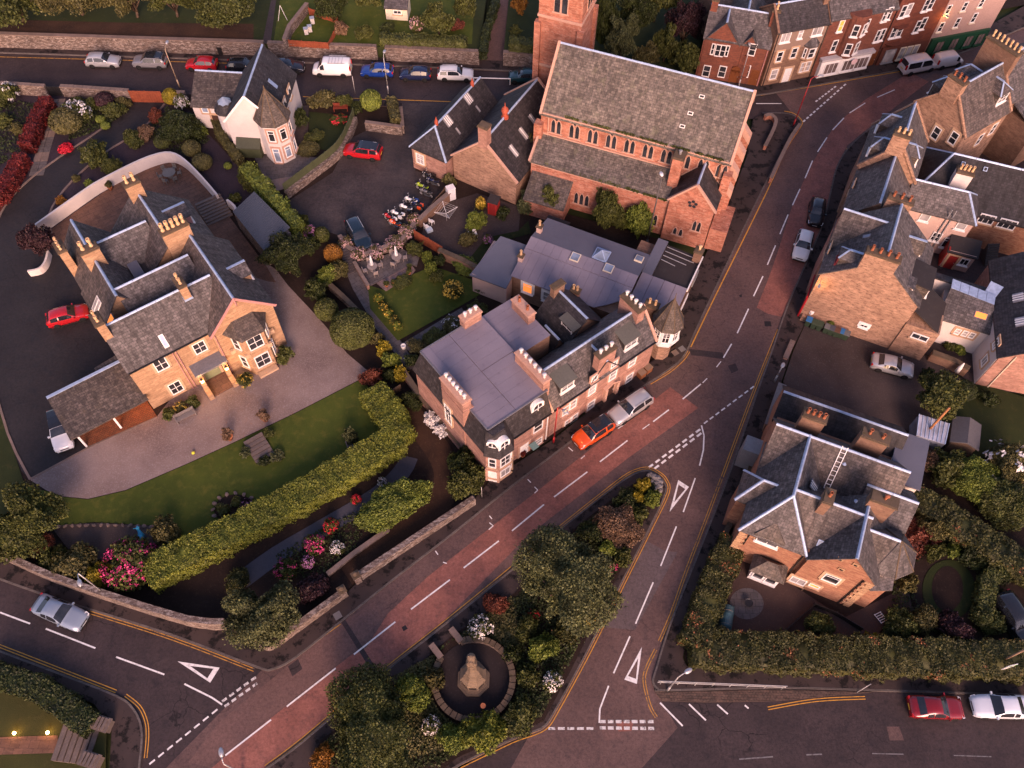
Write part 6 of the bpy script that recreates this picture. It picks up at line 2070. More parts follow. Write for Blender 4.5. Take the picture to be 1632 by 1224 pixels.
# greenhouse and lean-to shed by the lawn
o = empty('greenhouse',P(1495,690,0),'glass-roofed greenhouse beside the lawn','greenhouse')
q = [P(1461,694,1.9),P(1465,660,2.3),P(1513,675,2.3),P(1506,708,1.9)]
mb = MB()
mb.prism([(p[0],p[1]) for p in q],0,1.85)
obj('wall',mb,glass('greenhouse_glass',(0.10,0.11,0.13),0.15),o)
mb = MB()
mb.slab(q,0.05)
gr = obj('glass_roof',mb,glass('greenhouse_roof_glass',(0.17,0.18,0.22),0.2),o)
for k in range(8):
 t = k / 7
 mb = MB()
 mb.bar(Vector(q[0]).lerp(Vector(q[3]),t) + Vector((0,0,0.03)),Vector(q[1]).lerp(Vector(q[2]),t) + Vector((0,0,0.03)),0.07,0.06)
 obj('glazing_bar',mb,LEAD,gr)
o = empty('potting_shed',P(1522,705,0),'small grey felt-roofed shed joined to the greenhouse','shed')
sub = Fr(P(1511,712,0),math.radians(-20))
gable(o,sub,-0.3,1.9,-0.4,2.3,1.7,2.2,'v',wall=WOOD,roof=plain('grey_shed_felt',(0.09,0.085,0.09),0.85),cap=False)
# ---------------------------------------------------------------- foliage kit
def leaf_data(name,C,size,mat,nrm=None,up=0.35,core=None,rng=RNG,jit=0.35):
 """mesh of diamond leaves at points C (N,3); leaves lean toward nrm; optional core (verts, quads/tris)"""
 N = len(C)
 d = rng.normal(size=(N,3))
 d /= np.linalg.norm(d,axis=1,keepdims=True)
 if nrm is not None:
  d = d * 0.75 + nrm * 0.9
 d[:,2] += up
 d /= np.linalg.norm(d,axis=1,keepdims=True)
 t = np.cross(d,rng.normal(size=(N,3)))
 t /= np.linalg.norm(t,axis=1,keepdims=True) + 1e-9
 b = np.cross(d,t)
 s = (size * (1 + jit * rng.uniform(-1,1,size=(N,1))))
 V = np.empty((N,4,3))
 V[:,0] = C - t * s * 0.62
 V[:,1] = C - b * s * 0.40
 V[:,2] = C + t * s * 0.62
 V[:,3] = C + b * s * 0.40
 V = V.reshape(-1,3)
 nv = len(V)
 loops = np.arange(nv,dtype=np.int32)
 starts = np.arange(0,nv,4,dtype=np.int32)
 tot = np.full(N,4,dtype=np.int32)
 if core is not None:
  cv,cf = core
  V = np.vstack([V,cv])
  cl = np.array(cf,dtype=np.int32) + nv
  k = cl.shape[1]
  loops = np.concatenate([loops,cl.ravel()])
  starts = np.concatenate([starts,nv + np.arange(0,cl.size,k,dtype=np.int32)])
  tot = np.concatenate([tot,np.full(len(cl),k,dtype=np.int32)])
 me = bpy.data.meshes.new(name)
 me.vertices.add(len(V))
 me.vertices.foreach_set('co',V.ravel())
 me.loops.add(len(loops))
 me.loops.foreach_set('vertex_index',loops)
 me.polygons.add(len(starts))
 me.polygons.foreach_set('loop_start',starts)
 me.polygons.foreach_set('loop_total',tot)
 me.materials.append(mat)
 me.update(calc_edges=True)
 return me

def ball_core(c,r,n=10,m=6,rough=0.08):
 v,f = [],[]
 for i in range(m + 1):
  th = math.pi * i / m
  for k in range(n):
   ph = 2 * math.pi * k / n
   q = 1 + random.uniform(-rough,rough)
   v.append((c[0] + r[0] * q * math.sin(th) * math.cos(ph),c[1] + r[1] * q * math.sin(th) * math.sin(ph),c[2] + r[2] * q * math.cos(th)))
 for i in range(m):
  for k in range(n):
   f.append((i * n + k,(i + 1) * n + k,(i + 1) * n + (k + 1) % n,i * n + (k + 1) % n))
 return np.array(v),f

def join_cores(cs):
 V,F,o = [],[],0
 for v,f in cs:
  V.append(v)
  F += [tuple(i + o for i in q) for q in f]
  o += len(v)
 return np.vstack(V),F

def shell(n,rng=RNG,low=-0.55):
 """points on a unit sphere above z=low"""
 d = rng.normal(size=(int(n * 1.7) + 10,3))
 d /= np.linalg.norm(d,axis=1,keepdims=True)
 return d[d[:,2] > low][:n]

def dome_mesh(name,n,rel,bump=0.05):
 d = shell(n)
 ph = np.sin(d[:,0] * 5 + 1) * np.sin(d[:,1] * 6 + 2) * np.sin(d[:,2] * 5)
 r = 0.97 + bump * ph + RNG.uniform(-0.05,0.03,len(d))
 C = d * r[:,None]
 C = C * np.array([1,1,0.5]) + np.array([0,0,0.5])
 return leaf_data(name,C,rel,L_MID,d,core=ball_core((0,0,0.5),(0.90,0.90,0.45)))

def lump(d,seed,amp):
 """irregular crown radius for directions d"""
 r = np.zeros(len(d))
 rg = np.random.default_rng(seed)
 for k,(f,a) in enumerate(((2.2,0.42),(4.5,0.34),(8.5,0.24))):
  for _ in range(3):
   w = rg.normal(size=3)
   w *= f / np.linalg.norm(w)
   r += a / 3 * np.sin(d @ w + rg.uniform(0,6.28)) * np.sin(d @ np.roll(w,1) * 0.8 + rg.uniform(0,6.28))
 return np.clip(1 + amp * r * 2.0,0.5,1.35)

def crown_mesh(name,n,rel,amp=0.22,depth=0.16,zc=0.5,hz=0.5,low=-0.75,hole=0.12):
 seed = int(RNG.integers(1,10 ** 6))
 d = shell(n,low=low)
 gap = lump(d,seed + 5,0.5)
 keep = (gap > 0.62) | (RNG.uniform(size=len(d)) > hole * 6)
 d = d[keep]
 r = 0.84 * lump(d,seed,amp) * (1 - np.abs(RNG.normal(scale=depth,size=len(d))) + 0.06 * RNG.uniform(size=len(d)))
 tw = RNG.uniform(size=len(d)) < 0.02
 r[tw] *= 1.10
 C = d * r[:,None] * np.array([1,1,hz]) + np.array([0,0,zc])
 cv,cf = ball_core((0,0,0),(1,1,1),22,13,0.0)
 cd_ = cv / np.linalg.norm(cv,axis=1,keepdims=True)
 cv = cd_ * (0.84 * lump(cd_,seed,amp) * 0.74)[:,None] * np.array([1,1,hz]) + np.array([0,0,zc])
 return leaf_data(name,C,rel,L_MID,d * 0.45,0.25,core=(cv,cf),jit=0.6)

LEAFM = {
 'dome_s': [dome_mesh('foliage',900,0.19) for _ in range(2)],
 'dome_m': [dome_mesh('foliage',2800,0.11) for _ in range(2)],
 'dome_l': [dome_mesh('foliage',11000,0.055,0.05) for _ in range(1)],
 'loose_s': [crown_mesh('foliage',1000,0.18,0.85,0.15,low=-0.6) for _ in range(4)],
 'loose_m': [crown_mesh('foliage',4200,0.095,0.95,0.16,low=-0.6) for _ in range(4)],
 'loose_l': [crown_mesh('foliage',13000,0.053,0.6,0.13,low=-0.6) for _ in range(2)],
 'tree_m': [crown_mesh('crown',6500,0.075,1.1,0.20) for _ in range(2)],
 'tree_l': [crown_mesh('crown',18000,0.045,1.15,0.18) for _ in range(3)],
 'fine_l': [crown_mesh('crown',46000,0.030,1.15,0.16) for _ in range(2)],
}
def blossom_mesh(n,rel):
 k = shell(max(4,n // 7),low=-0.1)
 C = np.repeat(k,7,axis=0) + RNG.normal(scale=rel * 0.8,size=(len(k) * 7,3))
 dn = C / np.linalg.norm(C,axis=1,keepdims=True)
 C = dn * RNG.uniform(0.86,1.14,size=(len(dn),1)) * np.array([1,1,0.5]) + np.array([0,0,0.5])
 return leaf_data('blossoms',C,rel,L_PINK,dn)
BLOSSOM = {'few': blossom_mesh(150,0.13),'many': blossom_mesh(420,0.12),'full': blossom_mesh(480,0.13),'big': blossom_mesh(900,0.075)}

def setmat(o,mat):
 o.material_slots[0].link = 'OBJECT'
 o.material_slots[0].material = mat

def mpp(px,py,z=0.0):
 a,b = P(px,py,z),P(px + 1,py,z)
 return float(np.hypot(*(b - a)[:2]))

def shrub(px,py,w,h,mat,label,kind=None,name='shrub',cat='shrub',group=None,ry=1.0,rz=None,flower=None,fl='many',z0=0.0,trunk=False,shape='loose'):
 """a bush seen centred at px, py, w photo pixels wide and h metres tall"""
 c = P(px,py,z0 + h * 0.5)
 r = w * mpp(px,py,z0 + h * 0.5) / 2
 if kind is None:
  kind = shape + ('_s' if r < 0.95 else '_m' if r < 2.1 else '_l')
 me = random.choice(LEAFM[kind])
 rz = random.uniform(0,6.28) if rz is None else rz
 if trunk:
  o = empty(name,(c[0],c[1],z0),label,cat,group)
  k = inst('crown',me,o,(0,0,h * trunk),rz,(r,r * ry,h * (1 - trunk)))
  setmat(k,mat)
  mb = MB()
  mb.tube([(0,0,-0.05),(r * 0.04,0.0,h * trunk * 0.7),(r * 0.02,r * 0.05,h * 0.62)],(0.05 * r + 0.05,0.035 * r + 0.03),7)
  for q in range(6):
   a = q * 1.05 + random.uniform(-0.3,0.3)
   mb.tube([(0,0,h * trunk * 0.7),(r * 0.5 * math.cos(a),r * 0.5 * math.sin(a),h * (trunk * 0.4 + 0.5))],(0.03 * r + 0.02,0.015 * r + 0.01),5)
  t = bpy.data.objects.new('trunk',mb.data('trunk',TRUNK,smooth=True))
  link(t,o)
 else:
  o = inst(name,me,None,(c[0],c[1],z0),rz,(r,r * ry,h))
  setmat(o,mat)
  tag(o,label,cat,group)
 if flower is not None:
  par = o
  b = inst('blossoms',BLOSSOM[fl],par,(0,0,0),0.0)
  if trunk:
   b.scale = (r,r * ry,h * (1 - trunk))
   b.location = (0,0,h * trunk)
  setmat(b,flower)
 return o

def hedge_mesh(name,pts,w,h,mat,size=0.16,dens=1.7,rough=0.10,closed_core=True):
 """clipped hedge along world polyline: core prism plus leaves on top and sides"""
 C,Nn = [],[]
 cores = []
 for i in range(len(pts) - 1):
  a,b = np.array(pts[i][:2]),np.array(pts[i + 1][:2])
  d = b - a
  ln = np.linalg.norm(d)
  d /= ln
  n = np.array([-d[1],d[0]])
  e0 = w * 0.35 if i > 0 else 0.0
  e1 = w * 0.35 if i < len(pts) - 2 else 0.0
  per = dens / (0.5 * size * size)
  def put(cnt,fu,nr):
   t = RNG.uniform(-e0,ln + e1,cnt)
   s,z = fu(cnt)
   wob = rough * (np.sin(t * 1.9 + i) * np.sin(t * 0.7 + s * 2.0) + 0.6 * np.sin(t * 5 + z * 4))
   s = s + nr[0] * wob
   z = z + nr[1] * wob
   x = a[None,:] + t[:,None] * d + s[:,None] * n
   C.append(np.column_stack([x,z]) + RNG.normal(scale=0.045,size=(cnt,3)))
   q = np.column_stack([np.full(cnt,n[0] * nr[0]),np.full(cnt,n[1] * nr[0]),np.full(cnt,nr[1])])
   Nn.append(q)
  L = ln + e0 + e1
  put(int(per * L * w),lambda c: (RNG.uniform(-w / 2,w / 2,c),np.full(c,h)),(0,1))
  for sg in (-1,1):
   put(int(per * L * h * 0.8),lambda c: (np.full(c,sg * w / 2),h * RNG.uniform(0.02,1,c) ** 0.8),(sg,0.0))
  for en,tt in ((i == 0,0.0),(i == len(pts) - 2,ln)):
   if en:
    c = int(per * w * h * 0.8)
    s = RNG.uniform(-w / 2,w / 2,c)
    C.append(np.column_stack([a[None,:] + (tt + RNG.normal(scale=0.06,size=c))[:,None] * d + s[:,None] * n,RNG.uniform(0.03,h,c)]))
    Nn.append(np.column_stack([np.full(c,d[0]),np.full(c,d[1]),np.zeros(c)]) * (1 if tt else -1))
  k = 0.90
  aa,bb = a - d * (e0 * 0.9 - (0.08 if i == 0 else 0)),b + d * (e1 * 0.9 - (0.08 if i == len(pts) - 2 else 0))
  m = max(2,int(ln / 0.8))
  v,f = [],[]
  for j in range(m + 1):
   p = aa + (bb - aa) * j / m
   for s,z in ((-1,0),(-1,0.93),(1,0.93),(1,0)):
    q = p + n * s * w / 2 * k * random.uniform(0.96,1.0)
    v.append((q[0],q[1],z * h * random.uniform(0.97,1.0)))
  for j in range(m):
   for s in range(3):
    f.append((j * 4 + s,j * 4 + s + 1,j * 4 + s + 5,j * 4 + s + 4))
  f += [(0,1,2,3),(m * 4 + 3,m * 4 + 2,m * 4 + 1,m * 4)]
  cores.append((np.array(v),f))
 return leaf_data(name,np.vstack(C),size,mat,np.vstack(Nn),0.2,core=join_cores(cores))

def hedge(pxs,w,h,mat,label,zmid=None,z0=0.0,size=0.16,group=None,dens=1.6,rough=0.10):
 pts = [P(x,y,z0 + (h * 0.6 if zmid is None else zmid)) for x,y in pxs]
 o0 = np.array(pts[0])
 me = hedge_mesh('hedge',[p - np.array([o0[0],o0[1],0]) for p in pts],w,h,mat,size,dens,rough)
 o = inst('hedge',me,None,(o0[0],o0[1],z0))
 return tag(o,label,'hedge',group)

def cover(name,px_poly,z,mat,n,size,label,hmax=0.35,hole=None):
 """low ground planting over a polygon (stuff)"""
 pl = [P(x,y,z)[:2] for x,y in px_poly]
 A = np.array(pl)
 lo,hi = A.min(0),A.max(0)
 pts = RNG.uniform(lo,hi,size=(n * 3,2))
 ins = np.zeros(len(pts),bool)
 j = len(A) - 1
 for i in range(len(A)):
  c = ((A[i,1] > pts[:,1]) != (A[j,1] > pts[:,1])) & (pts[:,0] < (A[j,0] - A[i,0]) * (pts[:,1] - A[i,1]) / (A[j,1] - A[i,1] + 1e-12) + A[i,0])
  ins ^= c
  j = i
 if hole is not None:
  hc = P(hole[0],hole[1],0.15)
  ins &= np.hypot(pts[:,0] - hc[0],pts[:,1] - hc[1]) > hole[2]
 pts = pts[ins][:n]
 hgt = hmax * (0.5 + 0.5 * np.sin(pts[:,0] * 1.7) * np.sin(pts[:,1] * 1.3 + 1)) * RNG.uniform(0.2,1,len(pts))
 C = np.column_stack([pts,z + 0.03 + hgt])
 me = leaf_data(name,C,size,mat,np.tile([0,0,0.6],(len(C),1)),0.4)
 o = inst(name,me,None,(0,0,0))
 tag(o,label,None,None,'stuff')
 return o

# ---------------------------------------------------------------- hedges
hedge([(236,920),(262,904),(330,870),(408,830),(470,797),(530,763),(590,727),(622,706),(633,690),(626,670),(608,644),(592,624)],2.7,2.0,L_HEDGE,'long clipped yellow-green hedge curving round the end of the front lawn',size=0.135,rough=0.16)
hedge([(1168,862),(1140,930),(1112,1006),(1104,1030)],2.3,1.9,L_RUSSET,'russet-flecked hedge running down beside the side road',size=0.14,rough=0.2)
hedge([(1100,1034),(1240,1040),(1380,1046),(1500,1050),(1700,1056)],2.9,1.9,L_RUSSET,'wide russet-flecked hedge along the lower road',size=0.14,rough=0.22)
hedge([(606,64),(670,66),(744,70)],1.3,1.3,L_MID,'clipped green hedge above the retaining wall in the upper garden',z0=TZ,zmid=0.6,size=0.17)
hedge([(812,72),(858,76)],1.6,1.6,L_MID,'clipped hedge between the lane and the church tower',z0=TZ,zmid=0.8,size=0.17)
hedge([(770,88),(775,50),(792,0)],0.9,1.2,L_DARK,'dark hedge along the left side of the lane',z0=TZ - 0.4,size=0.17)
hedge([(76,160),(52,210),(42,235)],1.5,1.7,L_RED,'dark red hedge beside the flagged path',size=0.16)
hedge([(36,250),(14,292),(0,310),(-20,330)],1.5,1.6,L_RED,'dark red hedge nearest the curve of the drive',size=0.16)
hedge([(392,272),(420,300),(448,334),(478,368)],1.4,2.6,L_BRIGHT,'ivy-covered hedge trailing over the blue-roofed outbuilding',size=0.18,rough=0.3)
hedge([(-20,1072),(60,1096),(108,1126),(148,1158)],1.8,1.4,L_DARK,'dark hedge beside the lamplit lawn at the corner steps',size=0.16)
hedge([(1450,792),(1500,822),(1560,862),(1660,920)],2.6,2.0,L_RUSSET,'dark russet hedge slanting across the villa garden',size=0.18,rough=0.22)
hedge([(1592,900),(1572,930),(1566,975)],1.3,1.4,L_MID,'short green hedge beside the parked dark car',size=0.16)
hedge([(624,162),(632,196)],1.1,1.9,L_OLIVE,'narrow hedge on the raised bed by the car park mouth',size=0.16)
hedge([(336,178),(352,216),(384,258)],0.8,1.5,L_OLIVE,'thin hedge beside the white cottage',size=0.15)

# ---------------------------------------------------------------- trees and shrubs
S = shrub
S(905,925,158,8.5,L_SAGE,'big grey-green tree on the traffic island near the monument','fine_l','island_tree','tree',trunk=0.15)
S(592,1162,172,5.5,L_MID,'large dark green tree at the lower tip of the traffic island','fine_l','island_tree','tree',trunk=0.12)
S(418,980,108,6.0,L_SAGE,'grey-green tree at the corner of the roadside wall','tree_l','garden_tree','tree',trunk=0.15)
S(40,835,118,5.5,L_MID,'spreading green tree at the left edge below the gravel drive','tree_l','garden_tree','tree',trunk=0.15)
S(455,412,84,4.6,L_DARK,'dense umbrella-shaped tree right of the villa','tree_l','garden_tree','tree',trunk=0.3)
S(561,524,72,3.6,L_MID,'large clipped round tree beside the gravel drive','dome_l','clipped_tree','tree')
S(520,493,38,2.4,L_MID,'smaller clipped round bush above the large clipped tree',shape='dome')
S(505,462,42,2.4,L_DARK,'dark round bush below the umbrella tree')
S(498,392,30,2.0,L_DARK,'dark clipped bush beside the purple blossom')
S(531,404,30,2.3,L_ORANGE,'rusty orange rounded bush beside the garden steps',shape='dome')
S(513,374,24,1.8,L_MID,'olive round bush above the orange one',shape='dome')
S(495,371,20,1.7,L_MID,'small bush with mauve blossom at the car park edge',flower=L_MAUVE,fl='full')
S(540,432,32,1.9,L_OLIVE,'olive bush between the orange bush and the garden path')
S(522,437,36,2.2,L_BRIGHT,'bright green bush leaning over the path wall')
S(479,352,24,1.7,L_MID,'bush at the lower corner of the blue-roofed outbuilding')
S(612,556,26,1.6,L_GOLD,'golden variegated bush at the top of the strip by the flat-roofed house')
S(622,574,30,1.6,L_BRIGHT,'yellow-green bush in the middle of the strip by the flat-roofed house')
S(636,594,28,1.6,L_GOLD,'golden bush at the lower end of the strip by the flat-roofed house')
S(600,540,24,1.5,L_OLIVE,'olive bush beside the lower garden path')
S(620,598,22,1.4,L_DARK,'dark green bush behind the copper maple')
S(592,602,38,1.8,L_COPPER,'copper-red maple at the end of the clipped hedge',name='maple',cat='tree')
S(626,800,122,2.6,L_BRIGHT,'big bright green spreading bush in the bark bed','loose_l',ry=0.56,rz=0.62)
S(745,768,58,3.0,L_MID,'leafy bush beside the flat-roofed house corner and litter bin')
S(738,735,44,2.6,L_DARK,'dark bush against the pink boundary wall')
S(655,640,34,1.6,L_DARK,'dark low bush by the gate below the flat-roofed house')
S(686,668,28,1.4,L_WHITE,'white-flowering shrub against the pink boundary wall, upper one',name='white_shrub')
S(702,684,26,1.2,L_WHITE,'white-flowering shrub against the pink boundary wall, lower one',name='white_shrub')
S(204,898,78,2.8,L_MID,'large magenta rhododendron above the roadside wall',flower=L_PINK,fl='big',name='rhododendron')
S(238,882,30,1.8,L_MID,'arm of magenta rhododendron next to the blue deer',flower=L_PINK,fl='full',name='rhododendron')
S(118,900,66,2.2,L_OLIVE,'olive shrub left of the magenta rhododendron')
S(85,892,44,1.9,L_MID,'green shrub beside the roadside wall at far left')
S(155,918,46,1.9,L_GOLD,'yellowish shrub under the lamp post on the roadside wall')
S(136,884,26,1.2,L_MID,'small bush with scarlet flowers left of the blue deer',flower=L_SCARLET,fl='many')
S(60,868,44,1.6,L_COPPER,'copper shrub under the spreading left tree')
S(262,848,52,2.2,L_OLIVE,'fine olive bush beside the blue deer statue')
S(502,868,32,1.5,L_MID,'pink rhododendron in the bark bed',flower=L_PINK,fl='full',name='rhododendron')
S(527,838,24,1.3,L_MID,'red rhododendron beside the slate path',flower=L_SCARLET,fl='many',name='rhododendron')
S(537,873,22,1.2,L_MID,'white rhododendron in the bark bed',flower=L_WHITE,fl='full',name='rhododendron')
S(454,906,34,1.6,L_MID,'dark leaved rhododendron with pink heads near the corner tree',flower=L_PINK,fl='few',name='rhododendron')
S(491,896,22,1.1,L_MID,'small mauve rhododendron near the low stone edging',flower=L_MAUVE,fl='many',name='rhododendron')
S(568,796,16,0.9,L_MID,'tiny scarlet azalea beside the hedge path',flower=L_SCARLET,fl='full',name='azalea')
S(609,768,15,0.9,L_MID,'tiny white azalea beside the hedge path',flower=L_WHITE,fl='full',name='azalea')
S(380,926,40,1.2,L_RUSSET,'russet low shrub behind the corner tree')
S(498,940,50,1.4,L_PURPLE,'dark purple shrub inside the roadside wall')
# villa gardens
S(62,384,54,3.6,L_PURPLE,'dark purple tree beside the drive at the white wall end','tree_m','purple_tree','tree',trunk=0.2)
S(104,192,52,2.6,L_OLIVE,'domed olive bush beside the flagged path',shape='dome')
S(120,180,46,2.2,L_MID,'bush topped with white blossom behind the olive dome',flower=L_WHITE,fl='full')
S(166,160,30,1.8,L_PURPLE,'dark purple bush against the stone garden wall',shape='dome')
S(147,166,20,1.4,L_MID,'green bush left of the dark purple bush')
S(124,163,26,1.5,L_MID,'green bush against the wall near the iron gate')
S(180,176,40,1.5,L_MID,'low green bush at the bend of the drive')
S(196,164,26,1.2,L_OLIVE,'olive bush beside the red timber gate')
S(160,190,15,0.8,L_BRIGHT,'small bright ball bush, upper of two beside the drive',shape='dome')
S(168,200,15,0.8,L_BRIGHT,'small bright ball bush, lower of two beside the drive',shape='dome')
S(106,236,24,0.7,L_SCARLET,'scarlet flower clump on the flagged path side')
S(148,246,50,2.4,L_MID,'tall leafy bush between the drive and the white wall')
S(178,264,32,1.7,L_MID,'green bush just above the white curved wall')
S(210,222,34,1.8,L_MID,'green bush on the slate chippings by the drive')
S(234,212,30,1.5,L_BRONZE,'bronze bush on the slate chippings by the drive')
S(258,226,26,1.4,L_MID,'round green bush below the large dark shrub',shape='dome')
S(286,200,78,3.0,L_DARK,'large dark shrub left of the white cottage wing')
S(246,184,26,1.5,L_COPPER,'copper bush at the mouth of the drive')
S(272,154,26,2.0,L_GOLD,'golden green bush beside the red timber gate',shape='dome')
S(290,164,24,1.8,L_MID,'white flowering bush left of the cottage wing',flower=L_WHITE,fl='full')
S(318,210,22,1.4,L_BRIGHT,'bright round bush below the cottage wing')
S(305,236,30,1.7,L_OLIVE,'brown-green clipped ball, upper one beside the white curved wall',shape='dome')
S(322,258,32,1.7,L_OLIVE,'brown-green clipped ball, lower one beside the white curved wall',shape='dome')
S(363,264,13,0.7,L_BRIGHT,'tiny bright ball bush near the thin hedge',shape='dome')
S(395,284,44,2.4,L_MID,'leafy bush at the top end of the ivy hedge')
S(8,150,40,2.4,L_MID,'white-flecked bush in the top left garden',flower=L_WHITE,fl='few')
S(8,192,30,1.4,L_MID,'green bush at the left edge beside the red hedge')
S(28,206,26,1.2,L_OLIVE,'olive bush between the left edge and the red hedge')
S(140,292,16,0.8,L_BRIGHT,'small round plant outside the white curved wall')
S(120,284,14,0.7,L_OLIVE,'small dry shrub outside the white curved wall')
S(95,318,18,0.7,L_ORANGE,'rusty grass tuft on the slate chippings')
S(373,316,20,1.0,L_MID,'bush beside the flight of terrace steps')
S(455,566,30,1.4,L_MID,'green bush at the foot of the villa bay')
S(390,606,26,1.2,L_MID,'flowering bush between the villa porch and bay',flower=L_YELLOW,fl='few')
S(268,660,22,0.9,L_MID,'low bush in front of the villa wall by the bench')
S(288,648,22,0.9,L_OLIVE,'low flowering bush under the villa window',flower=L_YELLOW,fl='few')
S(308,640,22,0.9,L_MID,'low bush in front of the villa wall by the porch')
S(556,694,26,1.9,L_SAGE,'small pale tree beside the seat on the front lawn',name='small_tree',cat='tree')
S(392,722,20,0.9,L_SAGE,'grey shrub on the left of the lawn steps')
S(441,728,24,0.9,L_SAGE,'grey shrub on the right of the lawn steps')
S(428,690,20,0.7,L_MID,'low plant at the top of the lawn steps')
S(420,736,20,0.8,L_DARK,'dark shrub at the foot of the lawn steps')
S(355,812,24,0.8,L_MID,'green plant in the round stone-edged bed')
S(376,800,20,0.7,L_MID,'plant at the back of the round stone-edged bed')
S(392,806,22,0.7,L_PURPLE,'purple plant in the round stone-edged bed',flower=L_MAUVE,fl='few')
S(385,824,20,0.6,L_DARK,'dark plant at the front of the round stone-edged bed')
# upper land
for px,py,w,h,m,l in ((16,-6,130,7,L_MID,'leafy tree at the top left corner'),(116,-10,100,6,L_OLIVE,'second leafy tree from the left along the top edge'),(206,-6,90,6,L_OLIVE,'pale leafy tree in the middle of the top left edge'),(272,-4,76,5.5,L_MID,'small leafy tree right of the pale one on the top edge'),(356,-2,116,6.5,L_MID,'bright leafy tree overhanging the bank near the narrow path')):
 S(px,py,w,h,m,l,'tree_l','bank_tree','tree',z0=TZ,trunk=0.2)
S(524,2,60,4,L_DARK,'dark bush at the top edge behind the beehive plot',z0=TZ)
S(588,-4,40,3.5,L_MID,'green bush at the top edge left of the summer house',z0=TZ)
S(542,44,22,1.8,L_BRONZE,'small bronze tree right of the beehive plot',z0=TZ,name='small_tree',cat='tree')
S(580,52,26,1.8,L_MID,'green bush left of the upper clipped hedge',z0=TZ)
S(618,44,24,1.6,L_DARK,'dark plant below the summer house',z0=TZ)
S(664,40,24,2.0,L_MID,'pale pink flowering bush beside the summer house',flower=L_PALEPINK,fl='full',z0=TZ)
S(698,34,50,4.0,L_MID,'round green tree right of the summer house','tree_m','garden_tree','tree',z0=TZ,trunk=0.25)
S(742,10,36,3.0,L_MID,'green bush at the top edge beside the lane',z0=TZ)
S(725,42,30,1.2,L_COPPER,'reddish low planting in the upper garden',z0=TZ)
S(828,8,30,2.6,L_ORANGE,'orange-brown bush right of the lane at the top edge',z0=TZ)
S(822,50,24,1.5,L_MID,'round bush right of the lane',z0=TZ)
S(964,34,40,8.0,L_DARK,'tall dark conifer beside the church tower','tree_m','conifer','tree')
S(992,62,56,6.5,L_SAGE,'grey-green tree behind the nave roof','tree_l','churchyard_tree','tree',trunk=0.2)
S(1015,18,60,7.0,L_DARK,'dark drooping tree at the top edge behind the church','tree_l','churchyard_tree','tree',trunk=0.2)
S(1092,42,64,6.0,L_PURPLE,'dark purple tree left of the red stone house','tree_l','churchyard_tree','tree',trunk=0.2)
S(1062,72,40,5.0,L_MID,'mid green tree behind the nave ridge','tree_m','churchyard_tree','tree',trunk=0.2)
S(1092,92,44,4.0,L_MID,'green bush between purple tree and nave ridge')
S(1030,88,40,3.0,L_OLIVE,'olive bush just behind the nave ridge')
S(1048,0,60,6.5,L_MID,'green tree at the top edge left of the purple tree','tree_m','churchyard_tree','tree',trunk=0.2)
# cottage garden and car park
S(591,160,34,2.6,L_BRIGHT,'bright round bush beside the upper road',shape='dome')
S(515,160,46,2.0,L_OLIVE,'yellow-green bush in the cottage garden by the road')
S(548,162,26,1.6,L_MID,'green bush between the yellow-green and bright bushes')
S(478,186,24,2.6,L_DARK,'ivy bush against the white cottage wall')
S(570,172,20,1.4,L_DARK,'dark bush at the head of the boarded fence')
S(540,190,26,0.8,L_MID,'low plants in the cottage lawn border',flower=L_SCARLET,fl='few')
S(502,218,30,0.9,L_MID,'low grey-green planting in the cottage garden')
S(490,236,34,0.8,L_OLIVE,'row of planter greenery below the cottage bay')
S(716,288,22,1.5,L_OLIVE,'olive bush beside the hall gable')
# walled garden
for k,(px,py) in enumerate(((603,476),(611,488),(619,499),(628,510),(634,520))):
 S(px,py,15,1.0,L_MID if k % 2 else L_BRIGHT,('first','second','third','fourth','last')[k] + ' rose bush from the terrace in the row across the walled lawn',name='rose_bush',group='row of rose bushes',flower=L_YELLOW,fl='few')
S(722,462,32,1.9,L_MID,'yellow-flowered azalea on the walled lawn',flower=L_YELLOW,fl='full',name='azalea')
S(682,412,18,1.7,L_BRIGHT,'climber at the top of the green arch row in the walled garden')
S(688,428,22,1.5,L_BRIGHT,'climber halfway down the green arch row in the walled garden')
S(697,442,22,1.2,L_MID,'climber at the bottom of the green arch row in the walled garden')
S(662,396,30,1.5,L_MID,'bush behind the right-hand garden table')
S(700,416,22,1.2,L_DARK,'dark bush beside the brown garden wall')
S(740,424,40,0.9,L_BRIGHT,'bright creeper along the brown garden wall')
S(770,460,24,1.0,L_SAGE,'pale shrub below the inn end wall')
S(640,448,30,0.6,L_MID,'low clipped edging plants below the tiled terrace')
for px,py,w,m,l in ((665,552,34,L_OLIVE,'olive plants at the left end of the border behind the flat roof'),(694,536,36,L_MID,'green plants in the middle of the border behind the flat roof'),(722,516,34,L_OLIVE,'flowering plants at the right of the border behind the flat roof'),(758,492,36,L_MID,'leafy plants below the inn end, above the flat roof'),(655,574,26,L_DARK,'dark plant at the corner of the flat-roofed house')):
 S(px,py,w,0.9,m,l,flower=L_WHITE if 'flowering' in l else None,fl='few')
for px,py,w,l in ((552,388,24,'pale blossom at the top of the garden steps'),(572,404,26,'pale blossom beside the left-hand garden table'),(600,402,30,'pale pink blossom behind the left-hand garden table'),(628,388,30,'pale pink blossom behind the parked dark blue car'),(648,370,26,'pale pink blossom beside the red motorcycle'),(660,350,22,'pale pink blossom at the upper end of the blossom wall')):
 S(px,py,w,1.2,L_OLIVE,l,flower=L_PALEPINK,fl='full',name='blossom_shrub')
S(758,352,34,2.4,L_BRIGHT,'bright green bush in the drying yard')
S(766,326,16,2.0,L_GOLD,'yellow flowering shrub beside the red shed',flower=L_YELLOW,fl='many')
